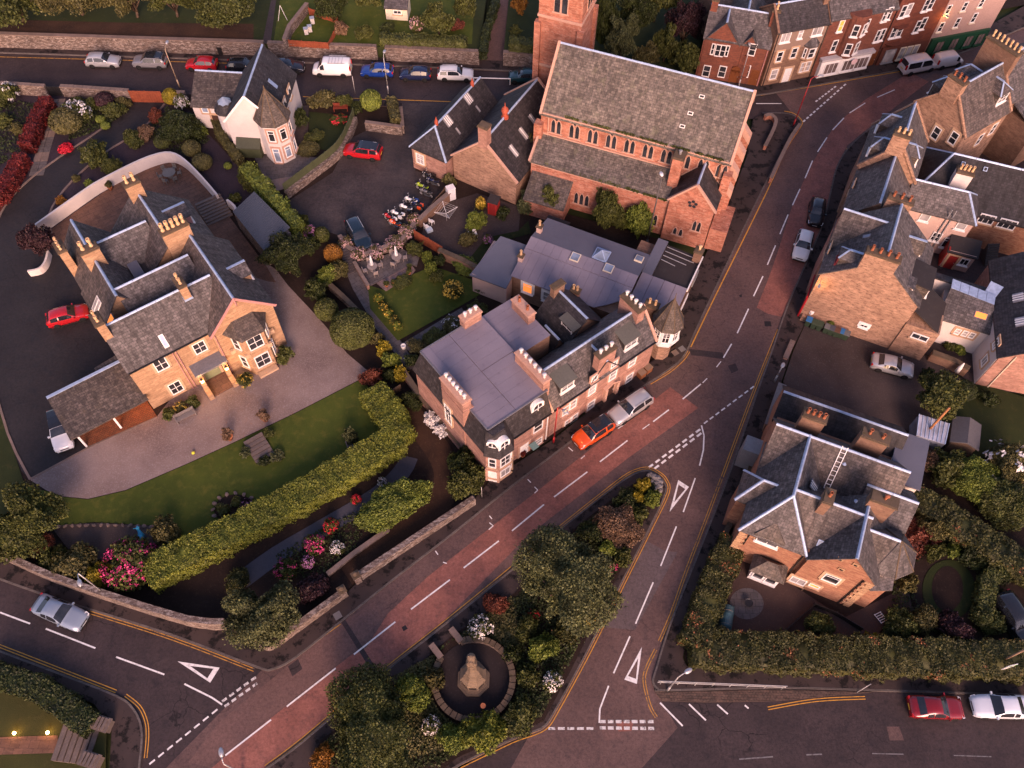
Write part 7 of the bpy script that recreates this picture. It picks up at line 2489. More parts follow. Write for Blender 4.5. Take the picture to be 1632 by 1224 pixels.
S(745,380,30,1.4,L_OLIVE,'olive bush beside the white garden chairs')
S(778,382,16,1.0,L_MID,'small pink flowering bush near the inn',flower=L_MAUVE,fl='full')
S(800,340,26,1.0,L_DARK,'dark low bush beside the red shed')
S(838,322,34,2.4,L_SAGE,'grey-green bush below the church lean-to')
S(876,316,36,3.0,L_MID,'leafy bush growing through the church lean-to',z0=1.0)
S(846,232,26,3.0,L_OLIVE,'weedy bush growing in the gap beside the church, upper',z0=2.0)
S(848,258,20,2.0,L_OLIVE,'weedy bush growing in the gap beside the church, lower',z0=2.0)
S(964,336,42,5.0,L_MID,'ivy-like tree against the church aisle wall','tree_m','self_sown_tree','tree')
S(958,306,20,2.2,L_OLIVE,'small tuft of greenery high on the aisle wall',z0=2.4)
S(1020,352,46,4.2,L_BRIGHT,'bright leafy tree against the church aisle wall','tree_m','self_sown_tree','tree')
S(1056,340,20,3.6,L_BRIGHT,'narrow climber beside the church porch')
S(985,350,30,3.2,L_MID,'dark gap-filling bush between the two aisle trees')
cover('ground_cover',[(-40,160),(60,165),(50,205),(30,250),(-40,280)],0.06,L_DARK,3000,0.18,'dark planting left of the red hedge',0.5)
cover('ground_cover',[(115,168),(205,166),(190,190),(150,212),(110,225)],0.06,L_DARK,2600,0.18,'dark border planting between the drive and the stone wall',0.5)
cover('ground_cover',[(225,215),(265,172),(320,185),(335,225),(300,250),(270,240)],0.06,L_DARK,2600,0.18,'dark border planting left of the cottage',0.4)
cover('ground_cover',[(440,885),(520,838),(600,800),(570,870),(520,915),(450,925)],0.06,L_DARK,1500,0.16,'sparse plants in the bark bed',0.3)
cover('ground_cover',[(1420,880),(1560,840),(1620,900),(1560,1010),(1420,1010)],0.08,L_DARK,2600,0.16,'dark planting in the corner villa garden',0.3,(1512,940,3.2))
# weeds along the church gutters: one strip each
for a,b,z,l in (((900,186),(1160,258),10.0,'line of weeds growing in the nave gutter'),((858,258),(1066,321),5.5,'line of weeds growing in the aisle gutter')):
 p,q = P(*a,z),P(*b,z)
 n = 2200
 t = RNG.uniform(0,1,n)
 keep = (np.sin(t * 37) + np.sin(t * 91 + 2) + RNG.uniform(-1,1,n)) > -0.6
 C = p[None,:] + (q - p)[None,:] * t[:,None] + RNG.normal(scale=(0.07,0.07,0.06),size=(n,3))
 C[:,2] += 0.04
 tag(inst('gutter_weeds',leaf_data('gutter_weeds',C[keep],0.16,L_MID,up=0.6),None,(0,0,0)),l,None,None,'stuff')
# traffic island planting
BED = [(1036,760),(1048,770),(1020,832),(980,918),(960,950),(905,1062),(860,1146),(810,1164),(730,1200),(700,1224),(505,1224),(515,1184),(628,1102),(700,1036),(735,1010),(825,948),(922,842),(980,798)]
cover('ground_cover',BED,0.16,L_DARK,26000,0.17,'dark low planting covering the traffic island bed',0.5,(755,1084,3.6))
cover('ground_cover',[(585,1100),(700,1040),(815,950),(830,1010),(810,1160),(740,1195),(600,1215)],0.2,L_OLIVE,9000,0.17,'olive low planting round the monument',0.5,(755,1084,3.6))
for px,py,w,h,m,l in ((1024,774,26,1.5,L_GOLD,'golden bush nearest the rockery tip'),(1016,792,22,1.4,L_GOLD,'golden bush, lower left of the three at the rockery'),(1040,792,30,1.5,L_BRIGHT,'yellow-green round bush beside the rockery'),
    (998,800,46,1.5,L_DARK,'dark green bush beside the golden bushes'),(985,838,82,2.4,L_BRONZE,'big bronze-leaved shrub on the traffic island'),(1018,822,30,1.5,L_MID,'green bush between bronze shrub and side road'),
    (945,848,44,1.6,L_DARK,'dark bush on the main road side of the bronze shrub'),(992,886,32,1.6,L_MID,'green bush above the grey-green island tree'),(968,872,30,1.4,L_BRIGHT,'yellow-green bush below the bronze shrub'),
    (866,1034,48,2.2,L_BRIGHT,'round golden-green bush right of the monument'),(838,1000,40,1.8,L_MID,'green bush between big tree and monument'),(900,1006,44,1.6,L_RUSSET,'russet bush along the side road edge'),
    (656,1106,54,2.2,L_BRIGHT,'rounded golden-green bush left of the monument'),(690,1082,36,1.8,L_OLIVE,'yellow-flecked bush left of the monument wall'),(770,1172,70,2.0,L_HEDGE,'golden shrub bank below the monument'),
    (722,1180,50,1.8,L_BRIGHT,'yellow-green shrub below the monument'),(826,1140,60,1.8,L_MID,'green shrub bank near the lower kerb'),(842,1076,36,1.6,L_MID,'green bush between round bush and white azalea'),
    (512,1205,40,1.6,L_ORANGE,'orange-tinted bush under the large dark island tree'),(815,1040,30,1.6,L_DARK,'dark bush touching the monument wall'),(790,960,36,1.4,L_COPPER,'coppery bush beside the main road kerb'),(930,960,30,1.2,L_OLIVE,'olive bush below the grey-green island tree')):
 S(px,py,w,h,m,l)
S(974,902,20,1.0,L_MID,'small pink azalea on the traffic island',flower=L_PINK,fl='few',name='azalea')
S(940,986,18,1.0,L_MID,'small yellow flowering bush at the side road edge',flower=L_YELLOW,fl='full')
S(766,1000,38,1.8,L_MID,'white rhododendron beside the monument gateway',flower=L_WHITE,fl='full',name='rhododendron')
S(881,1086,30,1.5,L_MID,'white azalea beside the side road near the give way line',flower=L_WHITE,fl='full',name='azalea')
S(688,1156,30,1.5,L_MID,'white azalea below left of the monument',flower=L_WHITE,fl='many',name='azalea')
S(850,982,20,1.0,L_MID,'small red azalea under the grey-green island tree',flower=L_SCARLET,fl='few',name='azalea')
# right-hand gardens
S(1490,634,76,4.5,L_MID,'layered pine at the head of the back lawn','tree_m','pine_tree','tree',trunk=0.3)
S(1538,622,36,1.8,L_DARK,'dark round bush right of the pine',shape='dome')
S(1576,636,34,1.5,L_DARK,'dark low bush at the edge of the back lawn')
for px,py,w,h,m,l in ((1510,745,70,2.6,L_MID,'green shrub bank below the greenhouse'),(1552,760,76,2.8,L_BRIGHT,'bright green shrub bank in the right-hand garden'),(1606,742,80,3.0,L_OLIVE,'olive bush flecked with white at the right edge'),
    (1600,796,90,2.6,L_MID,'dark green bush at the right edge above the slanting hedge'),(1480,732,36,1.8,L_BRONZE,'bronze bush right of the flat rear block'),(1460,850,70,2.0,L_COPPER,'copper bush beside the villa bay'),(1482,845,46,2.4,L_OLIVE,'thin olive tree beside the villa bay'),
    (1490,880,36,2.0,L_MID,'round green bush beside the villa garden path'),(1520,880,26,1.4,L_BRIGHT,'small bright bush above the oval lawn'),(1448,932,34,2.6,L_OLIVE,'small olive tree by the villa corner'),
    (1440,990,50,1.8,L_MID,'green bush below the villa corner'),(1470,985,44,1.8,L_OLIVE,'olive bush beside the red-purple shrub'),(1524,1000,52,1.9,L_PURPLE,'red-purple shrub behind the wide hedge'),(1574,990,48,1.5,L_MID,'low green bush beside the dark car'),
    (1306,996,44,1.6,L_MID,'green bush in the fenced corner of the gravel yard'),(1386,1022,36,1.9,L_GOLD,'yellow-green bush pushing through the wide hedge'),(1555,880,60,1.8,L_DARK,'dark bush right of the oval lawn'),(1600,900,50,1.8,L_DARK,'dark bush behind the short green hedge'),(1420,1004,30,1.3,L_DARK,'dark bush near the small white rack')):
 S(px,py,w,h,m,l,flower=L_WHITE if 'flecked' in l else None,fl='few')
S(1516,548,22,0.9,L_MID,'green plant in front of the white house')
S(1530,556,20,0.8,L_BRIGHT,'bright plant in front of the white house')
S(1478,596,26,1.2,L_DARK,'dark bush behind the silver coupe')
S(1322,520,14,1.2,L_BRIGHT,'bright weed behind the row of wheelie bins')
# ---------------------------------------------------------------- vehicles
PROF = {  # roof outline: (fraction of length from nose, fraction of height), windscreen stations, rear window stations, side glass range
 'hatch': dict(p=[(0.0,.30),(0.005,.44),(0.03,.53),(.12,.60),(.24,.655),(.29,.68),(.37,.84),(.45,.965),(.55,1.0),(.70,.995),(.84,.955),(.89,.90),(.96,.70),(.985,.64),(1.0,.55),(1.0,.34)],ws=(5,7),rw=(11,12),sg=(6,11)),
 'suv': dict(p=[(0.0,.32),(0.005,.48),(0.03,.56),(.12,.62),(.24,.665),(.28,.69),(.35,.84),(.42,.965),(.52,1.0),(.72,.995),(.88,.96),(.92,.92),(.975,.70),(.99,.62),(1.0,.52),(1.0,.34)],ws=(5,7),rw=(11,12),sg=(6,11)),
 'estate': dict(p=[(0.0,.30),(0.005,.44),(0.03,.53),(.12,.60),(.25,.65),(.30,.68),(.38,.84),(.45,.965),(.55,1.0),(.72,.995),(.88,.95),(.92,.90),(.98,.70),(.99,.62),(1.0,.52),(1.0,.34)],ws=(5,7),rw=(11,12),sg=(6,11)),
 'coupe': dict(p=[(0.0,.28),(0.005,.42),(0.03,.52),(.12,.60),(.27,.67),(.32,.70),(.40,.86),(.47,.975),(.55,1.0),(.62,.985),(.70,.93),(.74,.89),(.87,.72),(.92,.70),(.995,.66),(1.0,.34)],ws=(5,7),rw=(11,12),sg=(6,11)),
 'saloon': dict(p=[(0.0,.30),(0.005,.44),(0.03,.53),(.12,.61),(.25,.67),(.30,.69),(.38,.85),(.45,.97),(.54,1.0),(.63,.995),(.70,.95),(.73,.91),(.84,.72),(.88,.70),(.99,.68),(1.0,.34)],ws=(5,7),rw=(11,12),sg=(6,11)),
 'van': dict(p=[(0.0,.24),(0.005,.36),(0.02,.44),(.06,.48),(.12,.52),(.15,.55),(.22,.80),(.29,.95),(.34,.99),(.55,1.0),(.80,1.0),(.955,.98),(.985,.93),(.99,.60),(1.0,.40),(1.0,.20)],ws=(5,7),rw=None,sg=(6,8)),
 'minibus': dict(p=[(0.0,.24),(0.005,.36),(0.02,.44),(.06,.48),(.12,.52),(.15,.55),(.22,.80),(.29,.95),(.34,.99),(.55,1.0),(.80,1.0),(.955,.97),(.985,.62),(.99,.55),(1.0,.40),(1.0,.20)],ws=(5,7),rw=(11,12),sg=(6,11)),
}
def planform(x):
 return float(np.interp(x,[0,.03,.12,.3,.75,.92,1.0],[.74,.87,.975,1.0,1.0,.96,.84]))

CARGLASS = glass('car_glass',(0.010,0.011,0.014),0.04)
TYRE = plain('tyre_rubber',(0.012,0.012,0.013),0.8,0.2)
ALLOY = plain('alloy_wheel',(0.42,0.42,0.44),0.35,0.5,0.6)
HLAMP = plain('headlamp',(0.62,0.64,0.68),0.1,0.8)
TLAMP = plain('tail_lamp',(0.40,0.010,0.012),0.25,0.6)
TRIMK = plain('black_trim',(0.014,0.014,0.015),0.55,0.3)
PLATE_W = plain('white_plate',(0.62,0.62,0.60),0.5)
PLATE_Y = plain('yellow_plate',(0.60,0.42,0.04),0.5)
def carpaint(name,c,rough=0.22,metal=0.0):
 if name in MC:
  return MC[name]
 t = NT(name)
 t.b.inputs['Coat Weight'].default_value = 0.55
 t.b.inputs['Coat Roughness'].default_value = 0.06
 g = t.coord('obj')
 n = t.noise(g,1.2,3,0.5,0.3,0.7)
 k = t.mix(n,tuple(x * 0.93 for x in c),c)
 MC[name] = t.done(k,rough,0.5,metal)
 return MC[name]

_WHEEL = {}
def wheel_meshes(r):
 r = round(r,2)
 if r not in _WHEEL:
  t = MB()
  w = 0.2
  t.lathe([(r * 0.64,-w / 2),(r * 0.95,-w / 2),(r,-w * 0.3),(r,w * 0.3),(r * 0.95,w / 2),(r * 0.64,w / 2)],n=18,capb=False,capt=False)
  rim = MB()
  rim.lathe([(r * 0.66,-w * 0.36),(r * 0.66,w * 0.30),(r * 0.55,w * 0.20)],n=18,capb=True,capt=True)
  for k in range(5):
   a = k * 2 * math.pi / 5
   rim.bar((0.05 * math.cos(a),0.05 * math.sin(a),w * 0.30),(r * 0.6 * math.cos(a),r * 0.6 * math.sin(a),w * 0.34),0.07,0.04)
  for mb in (t,rim):  # axle along y
   mb.v = [(x,-z,y) for x,y,z in mb.v]
  _WHEEL[r] = (t.data('tyre',TYRE,smooth=True),rim.data('rim',ALLOY))
 return _WHEEL[r]

_CAR = {}
def car_parts(style,L,W,H,rails,roofcol):
 key = (style,L,W,H)
 if key in _CAR:
  return _CAR[key]
 D = PROF[style]
 p = D['p']
 low = 0.20 if style not in ('suv','van','minibus') else 0.26
 belt = {'van': 0.54,'minibus': 0.54,'suv': 0.66}.get(style,0.67) * H
 rows = []
 big = style in ('van','minibus')
 for fx,fz in p:
  x,z = (0.5 - fx) * L,fz * H
  hw = W / 2 * planform(fx)
  zb = min(belt,z - 0.06)
  top = max(0.0,(z - belt) / (H - belt)) if z > belt else 0.0
  wt = hw * (1 - (0.09 if big else 0.23) * top - 0.05)
  cr = 0.03 + 0.03 * top
  sh = zb - 0.14 * H
  rows.append([(x,-hw * 0.93,low),(x,-hw,max(low + 0.02,sh * 0.55 + low * 0.45)),(x,-hw,max(low + 0.04,sh)),(x,-hw * 0.965,zb),(x,-wt,z - 0.02),(x,-wt * 0.55,z + cr * 0.8),(x,0,z + cr),(x,wt * 0.55,z + cr * 0.8),(x,wt,z - 0.02),(x,hw * 0.965,zb),(x,hw,max(low + 0.04,sh)),(x,hw,max(low + 0.02,sh * 0.55 + low * 0.45)),(x,hw * 0.93,low)])
 n = len(rows)
 m = len(rows[0])
 body = MB()
 V = [q for r in rows for q in r]
 F = []
 for i in range(n - 1):
  for j in range(m - 1):
   F.append((i * m + j,i * m + j + 1,(i + 1) * m + j + 1,(i + 1) * m + j))
  F.append((i * m + m - 1,i * m,(i + 1) * m,(i + 1) * m + m - 1))
 F.append(tuple(range(m - 1,-1,-1)))
 F.append(tuple((n - 1) * m + j for j in range(m)))
 body.mesh(V,F)
 bm = body.data('body',TRIMK,smooth=True)
 def patch(i0,i1,j0,j1,inset=0.0,lift=0.014,sx=0.03):
  """glass panel lifted off grid rows i0..i1, columns j0..j1"""
  mb = MB()
  G = []
  for i in range(i0,i1 + 1):
   row = []
   for j in range(j0,j1 + 1):
    q = Vector(rows[i][j])
    ca = Vector(rows[max(i - 1,0)][j])
    cb = Vector(rows[min(i + 1,n - 1)][j])
    ra = Vector(rows[i][max(j - 1,0)])
    rb = Vector(rows[i][min(j + 1,m - 1)])
    nn = (rb - ra).cross(cb - ca)
    nn = nn.normalized() if nn.length > 1e-6 else Vector((0,0,1))
    if nn.dot(q - Vector((q.x,0,0.4 * H))) < 0:
     nn = -nn
    row.append(q + nn * lift)
   G.append(row)
  # shrink toward the panel's middle so a painted pillar remains
  cen = sum((q for r in G for q in r),Vector()) / (len(G) * len(G[0]))
  for r in G:
   for k in range(len(r)):
    r[k] = cen + (r[k] - cen) * (1 - sx * 2)
  for i in range(len(G) - 1):
   for j in range(len(G[0]) - 1):
    q = [G[i][j],G[i][j + 1],G[i + 1][j + 1],G[i + 1][j]]
    nn = (q[1] - q[0]).cross(q[3] - q[0])
    if nn.dot(cen - Vector((cen.x,0,0.4 * H))) < 0:
     q = q[::-1]
    mb.face(q)
  return mb
 parts = [('windscreen',patch(D['ws'][0],D['ws'][1],4,8),CARGLASS)]
 if D['rw']:
  parts.append(('rear_window',patch(D['rw'][0],D['rw'][1],4,8,sx=0.06),CARGLASS))
 a,b = D['sg']
 if style == 'van':
  for j in (3,8):
   parts.append(('side_window',patch(a,b,j,j + 1,sx=0.06),CARGLASS))
 else:
  mid = (a + b) // 2 + 1
  for j in (3,8):
   parts.append(('side_window',patch(a,mid,j,j + 1,sx=0.05),CARGLASS))
   parts.append(('side_window',patch(mid,b,j,j + 1,sx=0.05),CARGLASS))
 for s in (-1,1):
  mb = MB()
  z = H * (0.45 if not big else 0.36)
  y = s * W * 0.33
  mb.mesh([(L / 2 - 0.055,y - 0.2,z),(L / 2 - 0.055,y + 0.2,z),(L / 2 - 0.32,y + 0.2 + s * 0.06,z + 0.15),(L / 2 - 0.32,y - 0.2 + s * 0.06,z + 0.15),(L / 2 - 0.02,y - 0.2,z - 0.07),(L / 2 - 0.02,y + 0.2 - max(0,s) * 0.1,z - 0.07)],[(0,1,2,3),(4,5,1,0)])
  parts.append(('headlight',mb,HLAMP))
  mb = MB()
  z = H * 0.56
  mb.box((-L / 2 + 0.06,s * W * 0.37,z - 0.1),(0.14,0.22,0.24 if not big else 0.6))
  parts.append(('tail_light',mb,TLAMP))
  mb = MB()
  mb.box((L * (0.16 if not big else 0.30),s * (W / 2 + 0.06),belt - 0.05),(0.12,0.2,0.16))
  parts.append(('wing_mirror',mb,None))
 mb = MB()
 mb.box((L / 2 + 0.0,0,low + 0.12),(0.03,0.52,0.11))
 parts.append(('number_plate',mb,PLATE_W))
 mb = MB()
 mb.box((-L / 2 - 0.0,0,H * 0.40),(0.03,0.52,0.11))
 parts.append(('number_plate',mb,PLATE_Y))
 mb = MB()
 mb.box((L / 2 - 0.06,0,low + 0.02),(0.16,W * 0.72,0.16))
 mb.box((-L / 2 + 0.06,0,low + 0.02),(0.16,W * 0.72,0.16))
 for s in (-1,1):
  mb.box((0,s * (W / 2 - 0.05),low - 0.02),(L * 0.5,0.12,0.12))
 mb.box((L / 2 - 0.015,0,H * 0.36),(0.05,W * 0.42,0.10))
 parts.append(('bumper_trim',mb,TRIMK))
 for s in (-1,1):
  for fx in (0.19,0.80):
   mb = MB()
   r = 0.37 if style in ('suv','van','minibus') else 0.35
   mb.lathe([(r,0),(r,0.02)],(0,0,0),18)
   mb.v = [((0.5 - fx) * L + x,s * (W / 2 - 0.012) + (0.005 - z) * s * -1,0.33 + y) for x,y,z in mb.v]
   parts.append(('wheel_arch',mb,TRIMK))
 if rails:
  for s in (-1,1):
   mb = MB()
   mb.bar((L * 0.02,s * W * 0.34,H + 0.05),(-L * 0.36,s * W * 0.34,H + 0.03),0.05,0.05)
   parts.append(('roof_rail',mb,GALV))
 _CAR[key] = (bm,[(nm,q.data(nm,mt or TRIMK),mt) for nm,q,mt in parts])
 return _CAR[key]

def car(px,py,deg,style,L,W,H,paint_,label,cat='car',rails=False,roof=None,group='parked cars',rim=None,z0=0.02,extra=None):
 """px, py: photo point under the car's middle at half height; deg: heading of the nose"""
 c = P(px,py,H * 0.45 + z0)
 nm = {'van': 'parked_van','minibus': 'parked_minibus'}.get(style,'parked_car')
 o = empty(nm,(c[0],c[1],z0),label,cat,group)
 o.rotation_euler = (0,0,math.radians(deg))
 bm,parts = car_parts(style,L,W,H,rails,roof)
 b = inst('body',bm,o,(0,0,0))
 setmat(b,paint_)
 for nmx,me,mt in parts:
  k = inst(nmx,me,o,(0,0,0))
  if mt is None:
   setmat(k,paint_)
 r = 0.345 if style in ('suv','van','minibus') else 0.32
 tm,rm = wheel_meshes(r)
 for fx in (0.19,0.80):
  for s in (-1,1):
   w = inst('wheel',tm,o,((0.5 - fx) * L,s * (W / 2 - 0.085),r),0 if s < 0 else math.pi)
   inst('rim',rm,w,(0,0,0))
 if roof is not None:
  mb = MB()
  D = PROF[style]['p']
  i0,i1 = PROF[style]['ws'][1],(PROF[style]['rw'] or (11,))[0]
  pts = [((0.5 - fx) * L,fz * H) for fx,fz in D[i0:i1 + 1]]
  for (xa,za),(xb,zb) in zip(pts[:-1],pts[1:]):
   mb.slab([(xa,-W * 0.36,za + 0.085),(xa,W * 0.36,za + 0.085),(xb,W * 0.36,zb + 0.085),(xb,-W * 0.36,zb + 0.085)],0.06)
  k = bpy.data.objects.new('roof_panel',mb.data('roof_panel',roof))
  link(k,o)
 if extra:
  extra(o,L,W,H)
 return o

CP = carpaint
SILVER = CP('silver_paint',(0.44,0.45,0.47),0.28,0.4)
WHITEC = CP('white_car_paint',(0.72,0.72,0.71))
REDC = CP('red_car_paint',(0.36,0.010,0.016))
DKRED = CP('dark_red_car_paint',(0.17,0.006,0.010))
BLACKC = CP('black_car_paint',(0.012,0.012,0.015))
GREYC = CP('grey_car_paint',(0.10,0.10,0.11))
NAVY = CP('navy_car_paint',(0.012,0.018,0.055))
BLUEC = CP('blue_car_paint',(0.010,0.040,0.22))
PETROL = CP('petrol_blue_car_paint',(0.006,0.015,0.026))
ORANGEC = CP('orange_car_paint',(0.62,0.075,0.008))
TEAL = CP('teal_car_paint',(0.015,0.050,0.060))
# the row on the upper road
car(164,96,0,'hatch',4.25,1.78,1.50,SILVER,'silver hatchback, first on the left in the upper road row')
car(239,97,180,'suv',4.35,1.82,1.62,CP('pewter_paint',(0.22,0.22,0.24),0.3,0.3),'grey sport utility car beside the tall lamp post on the upper road',rails=True,roof=BLACKC)
car(321,101,180,'hatch',4.0,1.72,1.48,REDC,'small bright red hatchback on the upper road left of the cottage')
car(388,104,0,'hatch',4.2,1.78,1.52,BLACKC,'black hatchback partly hidden left of the cottage roof')
car(458,105,0,'hatch',4.3,1.78,1.50,CP('blue_black_paint',(0.016,0.018,0.026)),'blue-black hatchback just right of the cottage roof')
def ladder_rack(o,L,W,H):
 mb = MB()
 for x in (0.15,-0.25,-0.65,-1.05,-1.5):
  mb.bar((x,-W * 0.42,H + 0.10),(x,W * 0.42,H + 0.10),0.05,0.04)
 for s in (-1,1):
  mb.bar((0.3,s * W * 0.42,H + 0.07),(-1.9,s * W * 0.42,H + 0.07),0.05,0.05)
 link(bpy.data.objects.new('roof_rack',mb.data('roof_rack',GALV)),o)
car(529,107,180,'van',4.95,1.95,1.98,WHITEC,'white panel van with roof rack on the upper road','van',extra=ladder_rack)
car(601,112,180,'hatch',4.2,1.80,1.46,BLUEC,'bright blue hatchback behind the middle lamp post')
car(662,117,180,'hatch',4.0,1.74,1.52,NAVY,'navy hatchback between the blue hatchback and the white estate')
car(726,117,0,'estate',4.6,1.82,1.48,WHITEC,'white estate car, last before the lane mouth',rails=True)
car(836,121,180,'hatch',4.1,1.76,1.52,TEAL,'dark teal hatchback half hidden by the church tower')
# car park and drives
car(578,240,-4,'suv',4.55,1.84,1.66,REDC,'red sport utility car alone in the car park beside the raised bed',rails=True,roof=BLACKC,group=None).rotation_euler[2] = math.radians(172)
car(572,374,-62,'suv',4.7,1.90,1.70,PETROL,'dark petrol-blue sport utility car by the blossom wall',rails=True,group=None)
car(108,502,22,'hatch',4.1,1.74,1.50,REDC,'red hatchback nosed up to the side of the villa',group=None)
car(96,684,-64,'estate',4.6,1.84,1.50,CP('pale_grey_white_paint',(0.62,0.64,0.68)),'white estate car with black roof half under the carport',roof=BLACKC,group=None)
# main road
car(946,688,217,'suv',4.2,1.80,1.66,ORANGEC,'orange small sport utility car with black roof parked on the main road',rails=True,roof=BLACKC,group='cars parked on the main road')
car(1005,648,218,'estate',4.75,1.84,1.62,SILVER,'silver people carrier parked on the main road below the terrace',rails=True,group='cars parked on the main road')
car(96,976,-20,'coupe',4.65,1.86,1.40,CP('pale_silver_blue_paint',(0.24,0.29,0.36),0.28,0.3),'pale silver coupe driving along the lower left road',group=None)
car(1302,337,-105,'hatch',4.1,1.76,1.46,BLACKC,'black hatchback parked facing the white one on the upper street',group='cars parked on the upper street')
car(1280,390,250,'hatch',4.2,1.80,1.50,WHITEC,'white hatchback with dark glass parked on the upper street',group='cars parked on the upper street')
car(1423,582,197,'coupe',4.2,1.84,1.36,SILVER,'silver sports coupe in the gravel car park',group=None).rotation_euler[2] = math.radians(-17)
car(1464,102,18,'minibus',4.95,1.92,2.0,CP('pinkish_white_paint',(0.60,0.54,0.52)),'white minibus parked outside the dark red tenement','minibus',group='vehicles outside the shops')
car(1511,95,17,'van',4.0,1.72,1.72,CP('pinkish_white_paint',(0.60,0.54,0.52)),'small white van parked in front of the minibus','van',group='vehicles outside the shops')
car(1492,1127,0,'coupe',4.35,1.80,1.36,DKRED,'dark red coupe parked on the lower road',group='cars parked on the lower road')
car(1596,1126,180,'saloon',4.6,1.82,1.42,CP('blue_white_paint',(0.60,0.64,0.70)),'white saloon parked behind the dark red coupe on the lower road',group='cars parked on the lower road')
car(1618,985,-72,'suv',4.6,1.86,1.66,BLACKC,'black car parked at the right edge behind the short green hedge',group=None)

# ---------------------------------------------------------------- motorcycles
def motorcycle(px,py,deg,c1,c2,label):
 c = P(px,py,0.45)
 o = empty('parked_motorcycle',(c[0],c[1],0.05),label,'motorcycle','motorcycles in the car park')
 o.rotation_euler = (0,math.radians(7),math.radians(deg))
 if 'mc' not in _CAR:
  t = MB()
  t.lathe([(0.21,-0.06),(0.30,-0.055),(0.315,0),(0.30,0.055),(0.21,0.06)],n=16,capb=False,capt=False)
  t.v = [(x,-z,y) for x,y,z in t.v]
  r = MB()
  r.lathe([(0.22,-0.04),(0.22,0.04),(0.04,0.05)],n=14)
  r.v = [(x,-z,y) for x,y,z in r.v]
  eng = MB()
  eng.box((0.05,0,0.28),(0.45,0.34,0.32))
  eng.tube([(0.1,0.17,0.3),(-0.75,0.22,0.38)],0.06,7)
  eng.bar((-0.65,-0.1,0.33),(0.1,-0.1,0.4),0.06,0.08)
  eng.bar((-0.65,0.1,0.33),(0.1,0.1,0.4),0.06,0.08)
  fork = MB()
  for s in (-1,1):
   fork.tube([(0.72,s * 0.1,0.32),(0.42,s * 0.11,0.95)],0.028,6)
  fork.tube([(0.36,-0.38,1.0),(0.42,0,1.02),(0.36,0.38,1.0)],0.02,6)
  for s in (-1,1):
   fork.tube([(0.4,s * 0.3,1.02),(0.46,s * 0.36,1.2)],0.012,5)
   fork.box((0.47,s * 0.38,1.18),(0.03,0.15,0.09))
  tank = MB()
  tank.lathe([(0.05,-0.34),(0.15,-0.28),(0.19,0.0),(0.17,0.22),(0.08,0.32)],n=10)
  tank.v = [(0.12 + z,y * 0.95,0.78 + x * 0.75) for x,y,z in tank.v]
  fair = MB()
  fair.lathe([(0.02,0.0),(0.17,0.03),(0.22,0.18),(0.20,0.34)],n=10)
  fair.v = [(0.68 - z,y,0.86 + x * 1.05) for x,y,z in fair.v]
  fair.box((0.72,0,0.60),(0.34,0.14,0.04))
  tail = MB()
  tail.mesh([(-0.25,-0.15,0.74),(-0.25,0.15,0.74),(-0.9,0.1,0.86),(-0.9,-0.1,0.86),(-0.25,-0.15,0.62),(-0.25,0.15,0.62),(-0.88,0.08,0.76),(-0.88,-0.08,0.76)],[(0,1,2,3),(0,4,5,1),(1,5,6,2),(2,6,7,3),(3,7,4,0),(7,6,5,4)])
  seat = MB()
  seat.mesh([(-0.12,-0.14,0.80),(-0.12,0.14,0.80),(-0.75,0.11,0.90),(-0.75,-0.11,0.90),(-0.12,-0.13,0.74),(-0.12,0.13,0.74),(-0.75,0.1,0.84),(-0.75,-0.1,0.84)],[(0,1,2,3),(0,4,5,1),(1,5,6,2),(2,6,7,3),(3,7,4,0)])
  scr = MB()
  scr.mesh([(0.60,-0.14,1.02),(0.60,0.14,1.02),(0.42,0.12,1.26),(0.42,-0.12,1.26)],[(0,1,2,3),(3,2,1,0)])
  box_ = MB()
  for s in (-1,1):
   box_.box((-0.62,s * 0.30,0.48),(0.42,0.18,0.32))
  _CAR['mc'] = dict(tyre=t.data('tyre',TYRE,smooth=True),rim=r.data('rim',ALLOY),engine=eng.data('engine',plain('engine_metal',(0.09,0.09,0.095),0.4,0.5,0.5)),fork=fork.data('fork',GALV),tank=tank.data('tank',TRIMK,smooth=True),fairing=fair.data('fairing',TRIMK,smooth=True),tail=tail.data('tail_fairing',TRIMK),seat=seat.data('seat',TRIMK),screen=scr.data('windshield',CARGLASS),box=box_.data('pannier',TRIMK))
 M = _CAR['mc']
 for x in (0.72,-0.68):
  w = inst('wheel',M['tyre'],o,(x,0,0.315))
  inst('rim',M['rim'],w,(0,0,0))
 inst('engine',M['engine'],o,(0,0,0))
 inst('fork',M['fork'],o,(0,0,0))
 for nm,cc in (('tank',c1),('fairing',c1),('tail',c1)):
  setmat(inst({'tail': 'tail_fairing'}.get(nm,nm),M[nm],o,(0,0,0)),cc)
 inst('seat',M['seat'],o,(0,0,0))
 inst('windshield',M['screen'],o,(0,0,0))
 if c2 is not None:
  setmat(inst('pannier',M['box'],o,(0,0,0)),c2)
motorcycle(684,282,150,BLACKC,BLACKC,'black motorcycle highest in the row, beside the hall wall')
motorcycle(691,291,155,NAVY,None,'dark motorcycle second from the hall end of the row')
motorcycle(674,300,150,CP('lime_paint',(0.30,0.42,0.02)),BLACKC,'motorcycle with lime-green nose in the row')
motorcycle(680,309,152,GREYC,None,'grey motorcycle below the lime-green one')
motorcycle(656,322,155,WHITEC,BLUEC,'white and blue motorcycle in the row')
motorcycle(648,334,152,WHITEC,BLACKC,'white and black motorcycle in the middle of the row')
motorcycle(634,344,150,WHITEC,WHITEC,'white motorcycle with white side boxes')
motorcycle(664,329,150,BLACKC,ORANGEC,'black motorcycle with orange side boxes')
motorcycle(622,350,140,REDC,WHITEC,'red and white motorcycle lowest in the row')
